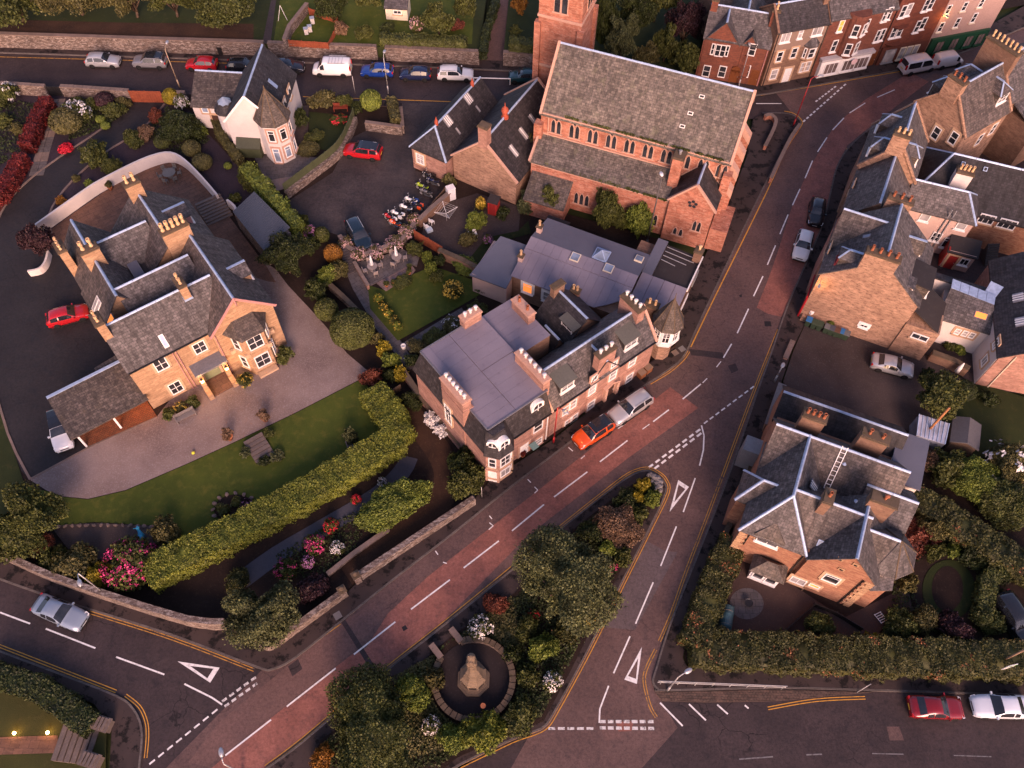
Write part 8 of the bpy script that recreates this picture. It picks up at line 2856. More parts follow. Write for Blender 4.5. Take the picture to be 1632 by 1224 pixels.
motorcycle(630,359,145,ORANGEC,BLACKC,'orange and black motorcycle beside the red one')
# ---------------------------------------------------------------- street furniture
def street_lamp(base,deg,h,mat,label,arm=1.2,lit=None,head=None,group='street lamps',r=0.06):
 b = P(*base,0.12)
 o = empty('street_lamp',(b[0],b[1],0.10),label,'street lamp',group)
 o.rotation_euler = (0,0,math.radians(deg))
 mb = MB()
 mb.tube([(0,0,-0.1),(0,0,1.1)],r * 1.6,8)
 mb.tube([(0,0,1.1),(0,0,h)],(r,r * 0.75),8)
 if arm:
  mb.tube([(0,0,h),(arm * 0.35,0,h + 0.22),(arm,0,h + 0.28)],r * 0.7,7)
 link(bpy.data.objects.new('post',mb.data('post',mat,smooth=True)),o)
 hd = MB()
 z = h + (0.26 if arm else 0.0)
 hd.lathe([(0.02,0.16),(0.16,0.13),(0.2,0.04),(0.17,0.0)],(0,0,0),10,capb=False,capt=True)
 hd.v = [(arm + 0.28 + x * 1.9,y,z + zz - 0.02) for x,y,zz in hd.v]
 ho = link(bpy.data.objects.new('lamp_head',hd.data('lamp_head',head or GALV,smooth=True)),o)
 ln = MB()
 ln.lathe([(0.15,0.0),(0.10,-0.06)],(0,0,0),10)
 ln.v = [(arm + 0.28 + x * 1.8,y,z + zz - 0.02) for x,y,zz in ln.v]
 link(bpy.data.objects.new('lens',ln.data('lens',LAMPGLOW if lit else STREETGLOW)),ho)
 if lit:
  ld = bpy.data.lights.new('street_light','POINT')
  ld.energy = lit
  ld.color = (1.0,0.47,0.13)
  ld.shadow_soft_size = 0.2
  lt = bpy.data.objects.new('street_light',ld)
  lt.location = Vector((b[0],b[1],0)) + Matrix.Rotation(math.radians(deg),3,'Z') @ Vector((arm + 0.28,0,z - 0.25))
  COL.objects.link(lt)
 return o
STEEL = plain('grey_lamp_steel',(0.34,0.33,0.33),0.45,0.5,0.3)
BUFF = plain('buff_lamp_steel',(0.36,0.27,0.18),0.5)
street_lamp((286,138),88,5.3,BUFF,'buff curved lamp post beside the red timber gate on the upper road',0.9)
street_lamp((619,148),85,5.2,STEEL,'straight white-grey lamp post in front of the bright blue hatchback',0.5)
street_lamp((173,951),-60,6.0,GALV,'pale lamp post over the roadside wall by the magenta rhododendron',0.7)
street_lamp((1064,1100),30,4.6,GALV,'lamp post at the end of the steel railing',0.6)
street_lamp((1234,608),60,2.6,GALV,'short post with white lamp and red disc at the car park mouth',0.0,group=None)
street_lamp((1264,201),10,7.0,REDP,'red lamp post on the pavement point beside the church',0.8,head=GALV)
street_lamp((882,705),-40,6.6,REDP,'red lamp post between the mansard house and the terrace house',0.6,lit=60,head=GALV)
street_lamp((1030,392),100,10.5,plain('dark_mast',(0.06,0.055,0.055),0.6),'tall dark floodlight mast against the church aisle',0.0,head=HLAMP,group=None,r=0.09)
street_lamp((1177,138),95,5.6,STEEL,'thin lamp post in front of the red stone house door',0.3)
street_lamp((386,1232),110,5.0,GALV,'lamp post whose head shows at the bottom edge of the main road',0.5)
# wall lamp on the broad gable house, lit
def wall_lamp(fr,side,c,pos,z,out,label,watts,col=(1.0,0.42,0.10)):
 sg = {'f': -1,'b': 1,'r': 1,'l': -1}[side]
 a = fr.w(pos,c,z) if side in 'fb' else fr.w(c,pos,z)
 b = fr.w(pos,c + sg * out,z + 0.15) if side in 'fb' else fr.w(c + sg * out,pos,z + 0.15)
 o = empty('wall_lamp',a,label,'wall lamp')
 mb = MB()
 mb.tube([a,b],0.035,6)
 obj('bracket',mb,GALV,o)
 d = (b - a).normalized()
 mb = MB()
 mb.box((b.x,b.y,b.z - 0.06),(0.42,0.24,0.12),math.atan2(d.y,d.x))
 k = obj('lamp_head',mb,GALV,o)
 mb = MB()
 mb.box((b.x,b.y,b.z - 0.10),(0.34,0.18,0.04),math.atan2(d.y,d.x))
 obj('lens',mb,LAMPGLOW,k)
 ld = bpy.data.lights.new('wall_light','POINT')
 ld.energy = watts
 ld.color = col
 ld.shadow_soft_size = 0.2
 lt = bpy.data.objects.new('wall_light',ld)
 lt.location = b - Vector((0,0,0.3))
 COL.objects.link(lt)
wall_lamp(R,'l',-0.6,4.3,6.3,0.9,'lit street lamp bracketed to the corner of the broad gable house',55)
wall_lamp(T2,'f',0.0,23.0,6.2,0.8,'lit lamp bracketed between the dark red and pale pink tenements',45)
wall_lamp(U,'r',17.05,1.6,3.2,0.7,'lit lamp on the inn corner beside the turret',40,(1.0,0.62,0.2))
# poles, signs
def pole(base,h,r,mat,label,name='telegraph_pole',cat='pole',lean=(0,0)):
 b = P(*base,0.1)
 mb = MB()
 mb.tube([(b[0],b[1],0),(b[0] + lean[0],b[1] + lean[1],h)],(r,r * 0.8),8)
 o = obj(name,mb,mat,None,loc=(b[0],b[1],0),smooth=True)
 return tag(o,label,cat)
o = pole((1468,699),6.0,0.13,plain('orange_brown_pole',(0.30,0.13,0.05),0.8),'orange-brown timber telegraph pole beside the greenhouse')
mb = MB()
c = P(1468,699,0.1)
mb.lathe([(0.30,0),(0.34,0.10),(0.2,0.14)],(c[0] - 0.3,c[1] + 0.2,0.4),12)
obj('pole_dish',mb,WHITE,o)
o = pole((1586,1058),5.5,0.10,WOOD_PLAIN,'timber pole with hanging sign behind the wide hedge at the right edge','sign_pole')
mb = MB()
c = P(1606,1064,2.4)
mb.box((c[0],c[1],2.2),(0.9,0.06,1.0),0.25)
sg_ = obj('sign_board',mb,WHITE,o)
mb = MB()
for k in range(9):
 a,b = math.pi * (0.1 + 0.1 * k),math.pi * (0.1 + 0.1 * (k + 1))
 mb.bar((c[0] + 0.28 * math.cos(a),c[1] - 0.05,2.55 + 0.3 * math.sin(a)),(c[0] + 0.28 * math.cos(b),c[1] - 0.05,2.55 + 0.3 * math.sin(b)),0.05,0.03)
obj('sign_symbol',mb,BLACKP,sg_)
mb = MB()
mb.box((c[0],c[1] - 0.02,3.02),(0.86,0.06,0.14),0.25)
obj('sign_header',mb,plain('sign_green',(0.10,0.30,0.06)),sg_)
pole((566,148),2.6,0.05,STEEL,'short grey sign post on the upper road below the white van','sign_post')
pole((768,792),2.2,0.045,STEEL,'thin grey post beside the litter bin','sign_post')
o = empty('barrier_pole',P(783,127,0),'white horizontal barrier pole behind the white estate car','barrier')
mb = MB()
a,b = Vector(P(755,124,0.9)),Vector(P(813,125.5,0.9))
mb.tube([a,b],0.07,8)
obj('bar',mb,WHITE,o)
for q in (a,b):
 mb = MB()
 mb.tube([(q.x,q.y,0),(q.x,q.y,0.95)],0.06,8)
 obj('post',mb,WHITE,o)
# railing on the lower pavement
o = empty('pavement_railing',P(1150,1084,PZ),'grey steel railing along the raised pavement above the lower road','railing')
a,b = Vector(P(1052,1090,PZ)),Vector(P(1245,1098,PZ))
for k in range(8):
 p = a.lerp(b,k / 7)
 mb = MB()
 mb.tube([p,p + Vector((0,0,1.05))],0.035,6)
 obj('post',mb,GALV,o)
for z in (0.6,1.05):
 mb = MB()
 mb.tube([a + Vector((-0.3,0,z)),b + Vector((0.2,0,z))],0.035,6)
 obj('rail',mb,GALV,o)
pole((1365,1104),1.1,0.04,STEEL,'small leaning stake on the lower pavement','stake','post',(0.9,0.5))
# boxes and covers
def tagbox(name,px,z,size,mat,label,cat,rz=0.0,lid=None):
 c = P(*px,z)
 mb = MB()
 mb.box((c[0],c[1],z),size,rz)
 o = obj(name,mb,mat,None,loc=(c[0],c[1],z))
 tag(o,label,cat)
 if lid is not None:
  mb = MB()
  mb.box((c[0],c[1],z + size[2]),(size[0] + 0.06,size[1] + 0.06,0.05),rz)
  obj('lid',mb,lid,o)
 return o
tagbox('utility_cabinet',(525,966),PZ,(0.55,0.4,0.9),plain('pale_cabinet',(0.42,0.45,0.48)),'pale grey utility cabinet against the roadside wall','cabinet',0.6,GREYP)
for px,py,l in ((538,981,'grey inspection cover in the pavement beside the utility cabinet'),(1087,556,'pale inspection cover in the pavement at the inn corner'),(1076,562,'buff inspection cover in the pavement at the inn corner'),(613,1092,'grey inspection cover in the island pavement')):
 tagbox('inspection_cover',(px,py),PZ + 0.002,(0.62,0.62,0.015),plain('cover_grey',(0.15,0.14,0.14)) if 'buff' not in l else COPE,l,'cover',0.6)
tagbox('litter_bin',(752,796),PZ,(0.42,0.42,0.9),plain('navy_bin',(0.02,0.025,0.06)),'dark litter bin at the foot of the leafy bush','litter bin',0.5,BLACKP)
tagbox('wheelie_bin',(353,86),PZ,(0.55,0.6,1.05),BLACKP,'black bin against the long retaining wall','bin',0.0,BLACKP)
def wheelie(px,col,lid,label,rz):
 c = P(*px,0.6)
 o = empty('wheelie_bin',(c[0],c[1],0.05),label,'bin','wheelie bins by the gable')
 o.rotation_euler = (0,0,rz)
 mb = MB()
 mb.mesh([(-0.22,-0.24,0.06),(0.22,-0.24,0.06),(0.22,0.24,0.06),(-0.22,0.24,0.06),(-0.28,-0.32,0.98),(0.28,-0.32,0.98),(0.28,0.30,0.98),(-0.28,0.30,0.98)],[(3,2,1,0),(0,1,5,4),(1,2,6,5),(2,3,7,6),(3,0,4,7),(4,5,6,7)])
 link(bpy.data.objects.new('body',mb.data('body',col)),o)
 mb = MB()
 mb.mesh([(-0.31,-0.37,0.99),(0.31,-0.37,0.99),(0.31,0.33,1.04),(-0.31,0.33,1.04),(-0.29,-0.34,1.05),(0.29,-0.34,1.05),(0.29,0.30,1.10),(-0.29,0.30,1.10)],[(3,2,1,0),(0,1,5,4),(1,2,6,5),(2,3,7,6),(3,0,4,7),(4,5,6,7)])
 mb.tube([(-0.25,0.38,1.0),(0.25,0.38,1.0)],0.02,6)
 link(bpy.data.objects.new('lid',mb.data('lid',lid)),o)
 for s in (-1,1):
  mb = MB()
  mb.lathe([(0.1,-0.03),(0.1,0.03)],(0,0,0),10)
  mb.v = [(s * 0.25 + z,0.28 + x,0.1 + y) for x,y,z in mb.v]
  link(bpy.data.objects.new('wheel',mb.data('wheel',TYRE)),o)
BGRN,BBLU,BBRN,BGRY = plain('bin_green',(0.03,0.05,0.03)),plain('bin_blue',(0.02,0.12,0.30)),plain('bin_brown',(0.09,0.045,0.03)),plain('bin_grey',(0.10,0.105,0.11))
for (px,lid,l) in (((1288,513),BBLU,'blue-lidded bin at the street end of the bin row'),((1297,517),BGRN,'dark green bin second from the street in the bin row'),((1306,520),BGRN,'dark green bin third from the street in the bin row'),((1317,524),BGRY,'grey-lidded bin fourth from the street in the bin row'),((1325,527),plain('bin_slate',(0.05,0.06,0.08)),'slate-blue-lidded bin in the middle of the bin row'),((1333,530),BBRN,'brown-lidded bin in the bin row'),((1341,532),BBLU,'blue-lidded bin near the inner end of the bin row'),((1348,535),BGRY,'grey-lidded bin at the inner end of the bin row')):
 wheelie(px,BGRN,lid,l,math.radians(-25))
tagbox('meter_box',(1293,500),1.25,(0.4,0.25,0.4),WHITE,'white meter box on the lean-to of the broad gable house','box',0.4)
for k,(px,l) in enumerate((((1021,599),'wooden planter box outside the terrace house, left of two'),((1031,591),'wooden planter box outside the terrace house, right of two'))):
 tagbox('planter_box',px,PZ,(0.7,0.7,0.75),plain('planter_wood',(0.20,0.075,0.03)),l,'planter',0.68,WOOD_PLAIN)

# ---------------------------------------------------------------- monument in its round wall
c = P(755,1084,0.15)
mx,my = c[0],c[1]
R_ = 3.15
o = empty('war_memorial',(mx,my,0.15),'octagonal stone memorial with dark plaques and a carved beast on top','monument')
mb = MB()
for r,z0,z1 in ((1.38,0.1,0.45),(1.2,0.45,0.7)):
 mb.lathe([(r,z0),(r,z1)],(mx,my,0),8,a0=math.pi / 8)
STM = blotch('memorial_stone',(0.17,0.125,0.088),(0.12,0.09,0.065),(0.085,0.065,0.048),0.8,4.0)
obj('steps',mb,STM,o)
mb = MB()
mb.lathe([(1.05,0.7),(0.98,2.0),(1.1,2.05),(1.1,2.25),(0.82,2.6),(0.82,3.0),(0.6,3.4),(0.6,3.8),(0.40,4.2),(0.34,5.9),(0.44,6.0),(0.44,6.2)],(mx,my,0),8,a0=math.pi / 8)
obj('pedestal',mb,STM,o)
for k in range(8):
 a = k * math.pi / 4
 mb = MB()
 d = Vector((math.cos(a),math.sin(a),0))
 t = Vector((-d.y,d.x,0))
 cc = Vector((mx,my,1.0)) + d * 0.955
 mb.mesh([cc - t * 0.3 + d * 0.01,cc + t * 0.3 + d * 0.01,cc + t * 0.28 - d * 0.03 + Vector((0,0,0.7)),cc - t * 0.28 - d * 0.03 + Vector((0,0,0.7)),cc - t * 0.3 - d * 0.1,cc + t * 0.3 - d * 0.1,cc + t * 0.28 - d * 0.1 + Vector((0,0,0.7)),cc - t * 0.28 - d * 0.1 + Vector((0,0,0.7))],[(0,1,2,3),(0,4,5,1),(1,5,6,2),(2,6,7,3),(3,7,4,0)])
 obj('plaque',mb,plain('bronze_plaque',(0.035,0.028,0.025),0.4),o)
mb = MB()
prof = [(0.38,6.2),(0.44,6.4),(0.35,6.9),(0.28,7.35),(0.34,7.65),(0.27,7.9),(0.08,8.05)]
mb.lathe(prof,(mx,my,0),10)
for s in (-1,1):
 mb.lathe([(0.05,0),(0.09,0.1),(0.02,0.22)],(mx + s * 0.18,my,7.85),6)
 mb.tube([(mx + s * 0.24,my - 0.3,6.2),(mx + s * 0.24,my - 0.25,7.0)],0.11,6)
mb.lathe([(0.1,0),(0.16,0.08),(0.1,0.2)],(mx,my - 0.33,7.5),8)
obj('carved_beast',mb,STM,o,smooth=True)
mb = MB()
mb.lathe([(R_,0),(R_,0.02)],(mx,my,0.16),40)
tag(obj('memorial_ground',mb,blotch('dark_earth',(0.030,0.022,0.022),(0.022,0.017,0.018),(0.05,0.04,0.04),0.5,5.0)),kind='structure')
n = 40
seg = []
for k in range(n):
 a = 2 * math.pi * k / n
 if math.radians(112) < a < math.radians(150):
  continue
 seg.append(k)
w = empty('memorial_wall',(mx,my,0.15),'low round stone wall enclosing the memorial','wall')
sb = MB()
sb.mesh([(r * math.cos(t),r * math.sin(t),z) for z in (0.0,0.62) for r,t in ((R_ - 0.18,-math.pi / n),(R_ + 0.18,-math.pi / n),(R_ + 0.18,math.pi / n),(R_ - 0.18,math.pi / n))],[(4,5,6,7),(0,1,5,4),(1,2,6,5),(2,3,7,6),(3,0,4,7)])
cb = MB()
g = 0.012
cb.mesh([(r * math.cos(t),r * math.sin(t),z) for z in (0.62,0.76) for r,t in ((R_ - 0.25,-math.pi / n + g),(R_ + 0.25,-math.pi / n + g),(R_ + 0.25,math.pi / n - g),(R_ - 0.25,math.pi / n - g))],[(4,5,6,7),(0,1,5,4),(1,2,6,5),(2,3,7,6),(3,0,4,7)])
sm_,cm_ = sb.data('wall_stone',ST_WALL),cb.data('coping_stone',ST_CAP)
for k in seg:
 s = inst('wall_stone',sm_,w,(0,0,0),2 * math.pi * k / n)
 q = inst('coping_stone',cm_,w,(0,0,random.uniform(0,0.015)),2 * math.pi * k / n)
for a,l in ((112,'right-hand short pier wall of the memorial gateway'),(150,'left-hand short pier wall of the memorial gateway')):
 t = math.radians(a)
 d = Vector((math.cos(t),math.sin(t),0))
 dd = Vector((math.cos(math.radians(131)),math.sin(math.radians(131)),0))
 p = Vector((mx,my,0.12)) + d * R_
 mb = MB()
 mb.bar(p + Vector((0,0,0.35)),p + dd * 1.3 + Vector((0,0,0.35)),0.4,0.75)
 pw_ = tag(obj('pier_wall',mb,ST_WALL,None,loc=p),l,'wall')
 mb = MB()
 mb.bar(p + Vector((0,0,0.78)) - dd * 0.03,p + dd * 1.35 + Vector((0,0,0.78)),0.5,0.12)
 obj('coping',mb,COPE,pw_)
# bollard-like flower pot on the wall
c2 = P(770,1126,0.8)
mb = MB()
mb.lathe([(0.14,0),(0.2,0.3),(0.22,0.34)],(c2[0],c2[1],0.78),10)
tag(obj('flower_pot',mb,TERRA,None,loc=(c2[0],c2[1],0.78)),'small flower pot standing on the memorial wall','pot')

# ---------------------------------------------------------------- steps
def steps(name,a,b,n,w,z0,z1,mat,label,thick=0.3):
 p,q = Vector(P(*a,z0)),Vector(P(*b,z1))
 p.z = q.z = 0
 d = (q - p).normalized()
 o = empty(name,(p.x,p.y,0),label,'steps')
 rz = math.atan2(d.y,d.x)
 ln = (q - p).length / n
 for k in range(n):
  m = p + d * ln * (k + 0.5)
  z = z0 + (z1 - z0) * (k + 1) / n
  mb = MB()
  mb.box((m.x,m.y,min(z0,0.0)),(ln * 0.86,w,max(0.04,z - min(z0,0.0)) + random.uniform(-0.01,0.01)),rz)
  obj('step',mb,mat,o)
 return o
STEPM = blotch('step_stone',(0.16,0.125,0.11),(0.12,0.095,0.085),(0.20,0.165,0.145),0.8,4.0)
steps('terrace_steps',(352,352),(330,316),8,3.0,0.08,1.1,STEPM,'wide stone steps up from the villa patio beside the shed')
steps('garden_steps',(568,432),(550,396),9,1.6,0.10,0.9,plain('dark_step',(0.055,0.045,0.045),0.9),'dark garden steps between the path wall and the blossom')
steps('lawn_steps',(424,732),(402,696),6,1.9,0.12,0.5,STEPM,'stone steps from the lawn up to the gravel drive')
steps('corner_steps',(152,1186),(92,1178),6,3.0,0.06,0.7,STEPM,'stone steps between the two garden piers at the corner')
steps('court_stair',(1578,424),(1584,388),10,1.3,0.1,2.0,plain('dark_court_step',(0.05,0.045,0.045),0.9),'dark outside stair behind the pink house')
o = empty('flagged_path',P(85,220,0.05),'path of large stone slabs beside the red hedge','path')
pp = smooth_px([(94,158),(84,190),(72,230),(58,280)],4)
for k in range(len(pp) - 1):
 for s in (-0.42,0.42):
  a,b = Vector(P(*pp[k],0.05)),Vector(P(*pp[k + 1],0.05))
  d = (b - a).normalized()
  nn = Vector((-d.y,d.x,0))
  m = (a + b) / 2 + nn * s
  mb = MB()
  mb.box((m.x,m.y,0.03),((b - a).length * 0.97,0.80,0.05 + random.uniform(0,0.02)),math.atan2(d.y,d.x) + random.uniform(-0.02,0.02))
  obj('paving_slab',mb,FLAG_GREY if k % 3 else COPE,o)
for px,l in (((163,1154),'carved stone pier above the corner steps'),((146,1212),'carved stone pier below the corner steps')):
 c = P(*px,0.6)
 o = empty('garden_pier',(c[0],c[1],0),l,'pier')
 mb = MB()
 mb.box((c[0],c[1],0),(1.3,0.9,0.9),-0.25)
 mb.box((c[0],c[1],0.9),(1.5,1.1,0.14),-0.25)
 obj('pier_block',mb,STEPM,o)
 mb = MB()
 for k in range(4):
  mb.box((c[0] - 0.5 + k * 0.3,c[1] + 0.12 - k * 0.07,1.04),(0.2,0.9,0.16),-0.25)
 obj('ribbed_cap',mb,STEPM,o)
c_ = sheet('corner_path',[(-40,1176),(92,1172),(92,1200),(-40,1204)],0.075,FLAG)
for px,l in (((24,1169),'lit garden spike lamp on the corner lawn, left of two'),((77,1168),'lit garden spike lamp on the corner lawn, right of two')):
 c = P(*px,0.2)
 o = empty('spike_lamp',(c[0],c[1],0.05),l,'garden lamp')
 mb = MB()
 mb.tube([(c[0],c[1],0),(c[0],c[1],0.2)],0.03,6)
 obj('spike',mb,BLACKP,o)
 mb = MB()
 mb.lathe([(0.07,0.2),(0.13,0.3),(0.11,0.42)],(c[0],c[1],0),8)
 obj('lamp',mb,LAMPGLOW,o)
 ld = bpy.data.lights.new('spike_light','POINT')
 ld.energy = 16
 ld.color = (1.0,0.42,0.08)
 ld.shadow_soft_size = 0.1
 lt = bpy.data.objects.new('spike_light',ld)
 lt.location = (c[0],c[1] + 0.15,0.65)
 COL.objects.link(lt)

# ---------------------------------------------------------------- rocks
def rock(px,r,label,mat,z=0.15,group=None,parent=None):
 c = P(*px,z + r * 0.4)
 v,f = ball_core((0,0,r * 0.35),(r,r * random.uniform(0.6,0.9),r * 0.6),7,5,0.22)
 mb = MB()
 mb.mesh([tuple(q) for q in v],f)
 o = bpy.data.objects.new('rock' if parent is None else 'edging_stone',mb.data('rock',mat))
 o.location = Vector((c[0],c[1],z)) - (parent.location if parent else Vector())
 o.rotation_euler = (0,0,random.uniform(0,3))
 link(o,parent)
 if parent is None:
  tag(o,label,'rock',group)
ROCKM = blotch('pale_rock',(0.30,0.28,0.27),(0.18,0.165,0.16),(0.08,0.07,0.07),1.0,5.0)
for px,r in (((1036,757),0.35),((1042,760),0.4),((1047,763),0.42),((1052,768),0.35),((1040,766),0.3),((1046,770),0.38),((1051,775),0.42),((1053,781),0.3),((1045,778),0.28)):
 rock(px,r,'pale rockery stone at the pointed tip of the traffic island',ROCKM,0.15,'rockery stones')
def edging(pxs,r,label):
 e = empty('stone_edging',P(*pxs[0],0.1),label,'edging')
 for q in pxs:
  rock(q,r,None,COPE,0.1,None,e)
edging([(375 + 36 * math.cos(math.pi * k / 8),812 + 26 * math.sin(math.pi * k / 8)) for k in range(16)],0.24,'ring of edging stones round the bed on the front lawn')
edging([(92 + k * 11.5,839 - 2.2 * math.sin(k * 0.25)) for k in range(14)],0.22,'row of edging stones between the lawn and the stony bed')
sheet('round_bed',oval(375,812,34,24),0.125,SOIL)

# ---------------------------------------------------------------- garden things
def place(name,px,deg,label,cat,z=0.05,group=None,zc=0.3):
 c = P(*px,z + zc)
 o = empty(name,(c[0],c[1],z),label,cat,group)
 o.rotation_euler = (0,0,math.radians(deg))
 return o
def add(o,name,mb,mat,smooth=False):
 return link(bpy.data.objects.new(name,mb.data(name,mat,smooth=smooth)),o)
def bench(px,deg,label,L=2.0,mat=None,z=0.07):
 mat = mat or plain('silvered_timber',(0.17,0.15,0.145),0.85)
 o = place('garden_bench',px,deg,label,'bench',z)
 for k in range(4):
  mb = MB()
  mb.box((0,-0.18 + k * 0.13,0.43),(L,0.11,0.04))
  add(o,'seat_slat',mb,mat)
 for k in range(3):
  mb = MB()
  mb.box((0,0.30,0.52 + k * 0.15),(L,0.04,0.11))
  add(o,'back_slat',mb,mat)
 for x in (-1,1):
  for y in (-0.2,0.3):
   mb = MB()
   mb.box((x * (L / 2 - 0.08),y,0),(0.09,0.09,0.43 if y < 0 else 0.95))
   add(o,'leg',mb,mat)
  mb = MB()
  mb.box((x * (L / 2 - 0.08),0.05,0.62),(0.08,0.56,0.05))
  add(o,'armrest',mb,mat)
bench((296,664),36,'weathered timber bench on the gravel in front of the villa')
bench((560,716),110,'small timber seat beside the little tree on the lawn',1.3,z=0.1)
bench((1265,930),-22,'brown timber bench table against the corner villa',1.8,WOOD,0.06)
bench((543,173),5,'red-brown bench in the cottage garden by the road',1.8,plain('red_bench',(0.18,0.035,0.02)),0.05)
def chair_mesh():
 mb = MB()
 mb.box((0,0,0.42),(0.46,0.44,0.05))
 mb.box((0,0.22,0.47),(0.46,0.05,0.46))
 return mb
def garden_chair(px,deg,mat,label,z,group,xy=None):
 o = place('garden_chair',px,deg,label,'chair',z,group)
 if xy is not None:
  o.location = (xy[0],xy[1],z)
 mb = MB()
 mb.box((0,0,0.42),(0.46,0.44,0.05))
 add(o,'seat',mb,mat)
 mb = MB()
 mb.box((0,0.22,0.47),(0.46,0.05,0.46))
 add(o,'backrest',mb,mat)
 for x in (-0.2,0.2):
  for y in (-0.19,0.21):
   mb = MB()
   mb.box((x,y,0),(0.045,0.045,0.42))
   add(o,'leg',mb,mat)
def table_set(px,r,mat,lab,cl,n,z,a0,parasol=None,group=None):
 o = place('garden_table',px,0,lab,'table',z,None,0.7)
 mb = MB()
 mb.lathe([(r,0.70),(r,0.74)],(0,0,0),18)
 add(o,'table_top',mb,mat)
 mb = MB()
 mb.lathe([(0.3,0),(0.06,0.06),(0.05,0.7)],(0,0,0),8)
 add(o,'pedestal',mb,mat)
 for k in range(n):
  a = a0 + 2 * math.pi * k / n
  garden_chair(px,math.degrees(a) - 90,mat,cl + ', ' + ('right','far right','far','far left','left','near left','near','near right')[round(a / (math.pi / 4)) % 8] + ' side',z,group,(o.location.x + (r + 0.32) * math.cos(a),o.location.y + (r + 0.32) * math.sin(a)))
 if parasol:
  q = empty('closed_parasol',(o.location.x,o.location.y,z),parasol,'parasol')
  mb = MB()
  mb.tube([(0,0,0),(0,0,2.4)],0.025,6)
  add(q,'pole',mb,WOOD_PLAIN)
  mb = MB()
  mb.lathe([(0.20,0.95),(0.22,1.1),(0.16,1.6),(0.07,2.3),(0.02,2.45)],(0,0,0),10)
  add(q,'folded_canopy',mb,plain('pale_canvas',(0.55,0.56,0.58),0.8),True)
WICK = plain('grey_wicker',(0.23,0.19,0.175),0.8)
table_set((593,424),0.55,WICK,'round grey garden table on the left of the terrace','grey wicker chair round the left-hand terrace table',4,0.17,0.5,'folded pale parasol through the left-hand terrace table','chairs at the left terrace table')
table_set((632,409),0.55,WICK,'round grey garden table on the right of the terrace','grey wicker chair round the right-hand terrace table',3,0.17,0.2,'folded pale parasol through the right-hand terrace table','chairs at the right terrace table')
table_set((269,275),0.75,plain('dull_metal_furniture',(0.13,0.12,0.11),0.7),'round metal table on the villa rear patio','metal chair round the villa patio table',6,0.08,0.3,None,'chairs at the villa patio table')
garden_chair((748,378),60,WHITE,'white garden chair nearest the olive bush in the drying yard',0.09,None)
garden_chair((757,374),20,WHITE,'white garden chair beside the bright green bush',0.09,None)
garden_chair((680,362),130,WHITE,'white plastic chair behind the motorcycle wall, left',0.07,None)
garden_chair((688,354),140,WHITE,'white plastic chair behind the motorcycle wall, right',0.07,None)
tagbox('plastic_crate',(684,368),0.07,(0.7,0.6,0.35),plain('pale_blue_plastic',(0.42,0.50,0.56)),'pale blue plastic crate beside the white chairs','crate',0.5)
# rotary dryer
o = place('rotary_dryer',(712,352),20,'white rotary clothes dryer in the drying yard','clothes dryer',0.07,None,0.0)
mb = MB()
mb.tube([(0,0,0),(0,0,1.7)],0.03,6)
add(o,'post',mb,GALV)
for k in range(4):
 a = k * math.pi / 2
 mb = MB()
 mb.tube([(0,0,1.2),(1.35 * math.cos(a),1.35 * math.sin(a),1.8)],0.025,6)
 add(o,'arm',mb,WHITE)
mb = MB()
for rr in (0.5,0.8,1.1,1.33):
 q = [(rr * math.cos(k * math.pi / 2),rr * math.sin(k * math.pi / 2),1.2 + rr * 0.44) for k in range(5)]
 mb.tube(q,0.008,4)
add(o,'lines',mb,WHITE)
tagbox('white_cabinet',(719,316),0.07,(0.9,0.75,1.7),plain('white_plastic_sheet',(0.60,0.60,0.62)),'tall white plastic-wrapped cabinet beside the hall','cabinet',0.5,WHITE)
o = place('red_shed',(787,332),-20,'narrow bright red shed with dark roof in the drying yard','shed',0.07,None,0.6)
mb = MB()
mb.box((0,0,0),(1.1,1.0,1.9))
add(o,'wall',mb,REDW)
mb = MB()
mb.slab([(-0.65,-0.6,1.95),(0.65,-0.6,1.95),(0.65,0.6,2.15),(-0.65,0.6,2.15)],0.08)
add(o,'roof',mb,FELT_DK)
mb = MB()
mb.box((0,-0.52,0.1),(0.7,0.04,1.6))
add(o,'door',mb,plain('darker_red',(0.18,0.012,0.012)))
for px,l in (((498,34),'white beehive nearest the back fence of the fenced plot'),((494,47),'white beehive in the middle of the fenced plot'),((488,51),'white beehive at the left of the fenced plot')):
 o = place('beehive',px,15,l,'beehive',TZ + 0.02,None,0.4)
 for k in range(3):
  mb = MB()
  mb.box((0,0,0.15 + k * 0.24),(0.5 - 0.02 * (k % 2),0.5 - 0.02 * (k % 2),0.23))
  add(o,'hive_box',mb,plain('weathered_white',(0.42,0.40,0.38)))
 mb = MB()
 mb.box((0,0,0.87),(0.58,0.58,0.1))
 add(o,'lid',mb,GALV)
def planter(px,label,z,s=1.0,leaf=L_OLIVE,blooms=None,fc='pot'):
 o = place('planted_pot',px,0,label,'plant pot',z,None,0.2)
 mb = MB()
 mb.lathe([(0.22 * s,0),(0.34 * s,0.5 * s),(0.38 * s,0.52 * s),(0.38 * s,0.6 * s),(0.3 * s,0.6 * s),(0.28 * s,0.52 * s)],(0,0,0),12)
 add(o,'pot',mb,TERRA,True)
 k = inst('foliage',LEAFM['loose_s'][0],o,(0,0,0.5 * s),random.uniform(0,6),(0.55 * s,0.55 * s,0.9 * s))
 setmat(k,leaf)
planter((366,698),'terracotta pot with spiky bronze plant left of the lawn steps',0.07,1.1,L_BRONZE)
planter((423,668),'terracotta pot with spiky bronze plant right of the lawn steps',0.07,1.1,L_BRONZE)
planter((176,300),'small tree in a terracotta pot against the white curved wall',0.08,0.8,L_OLIVE)
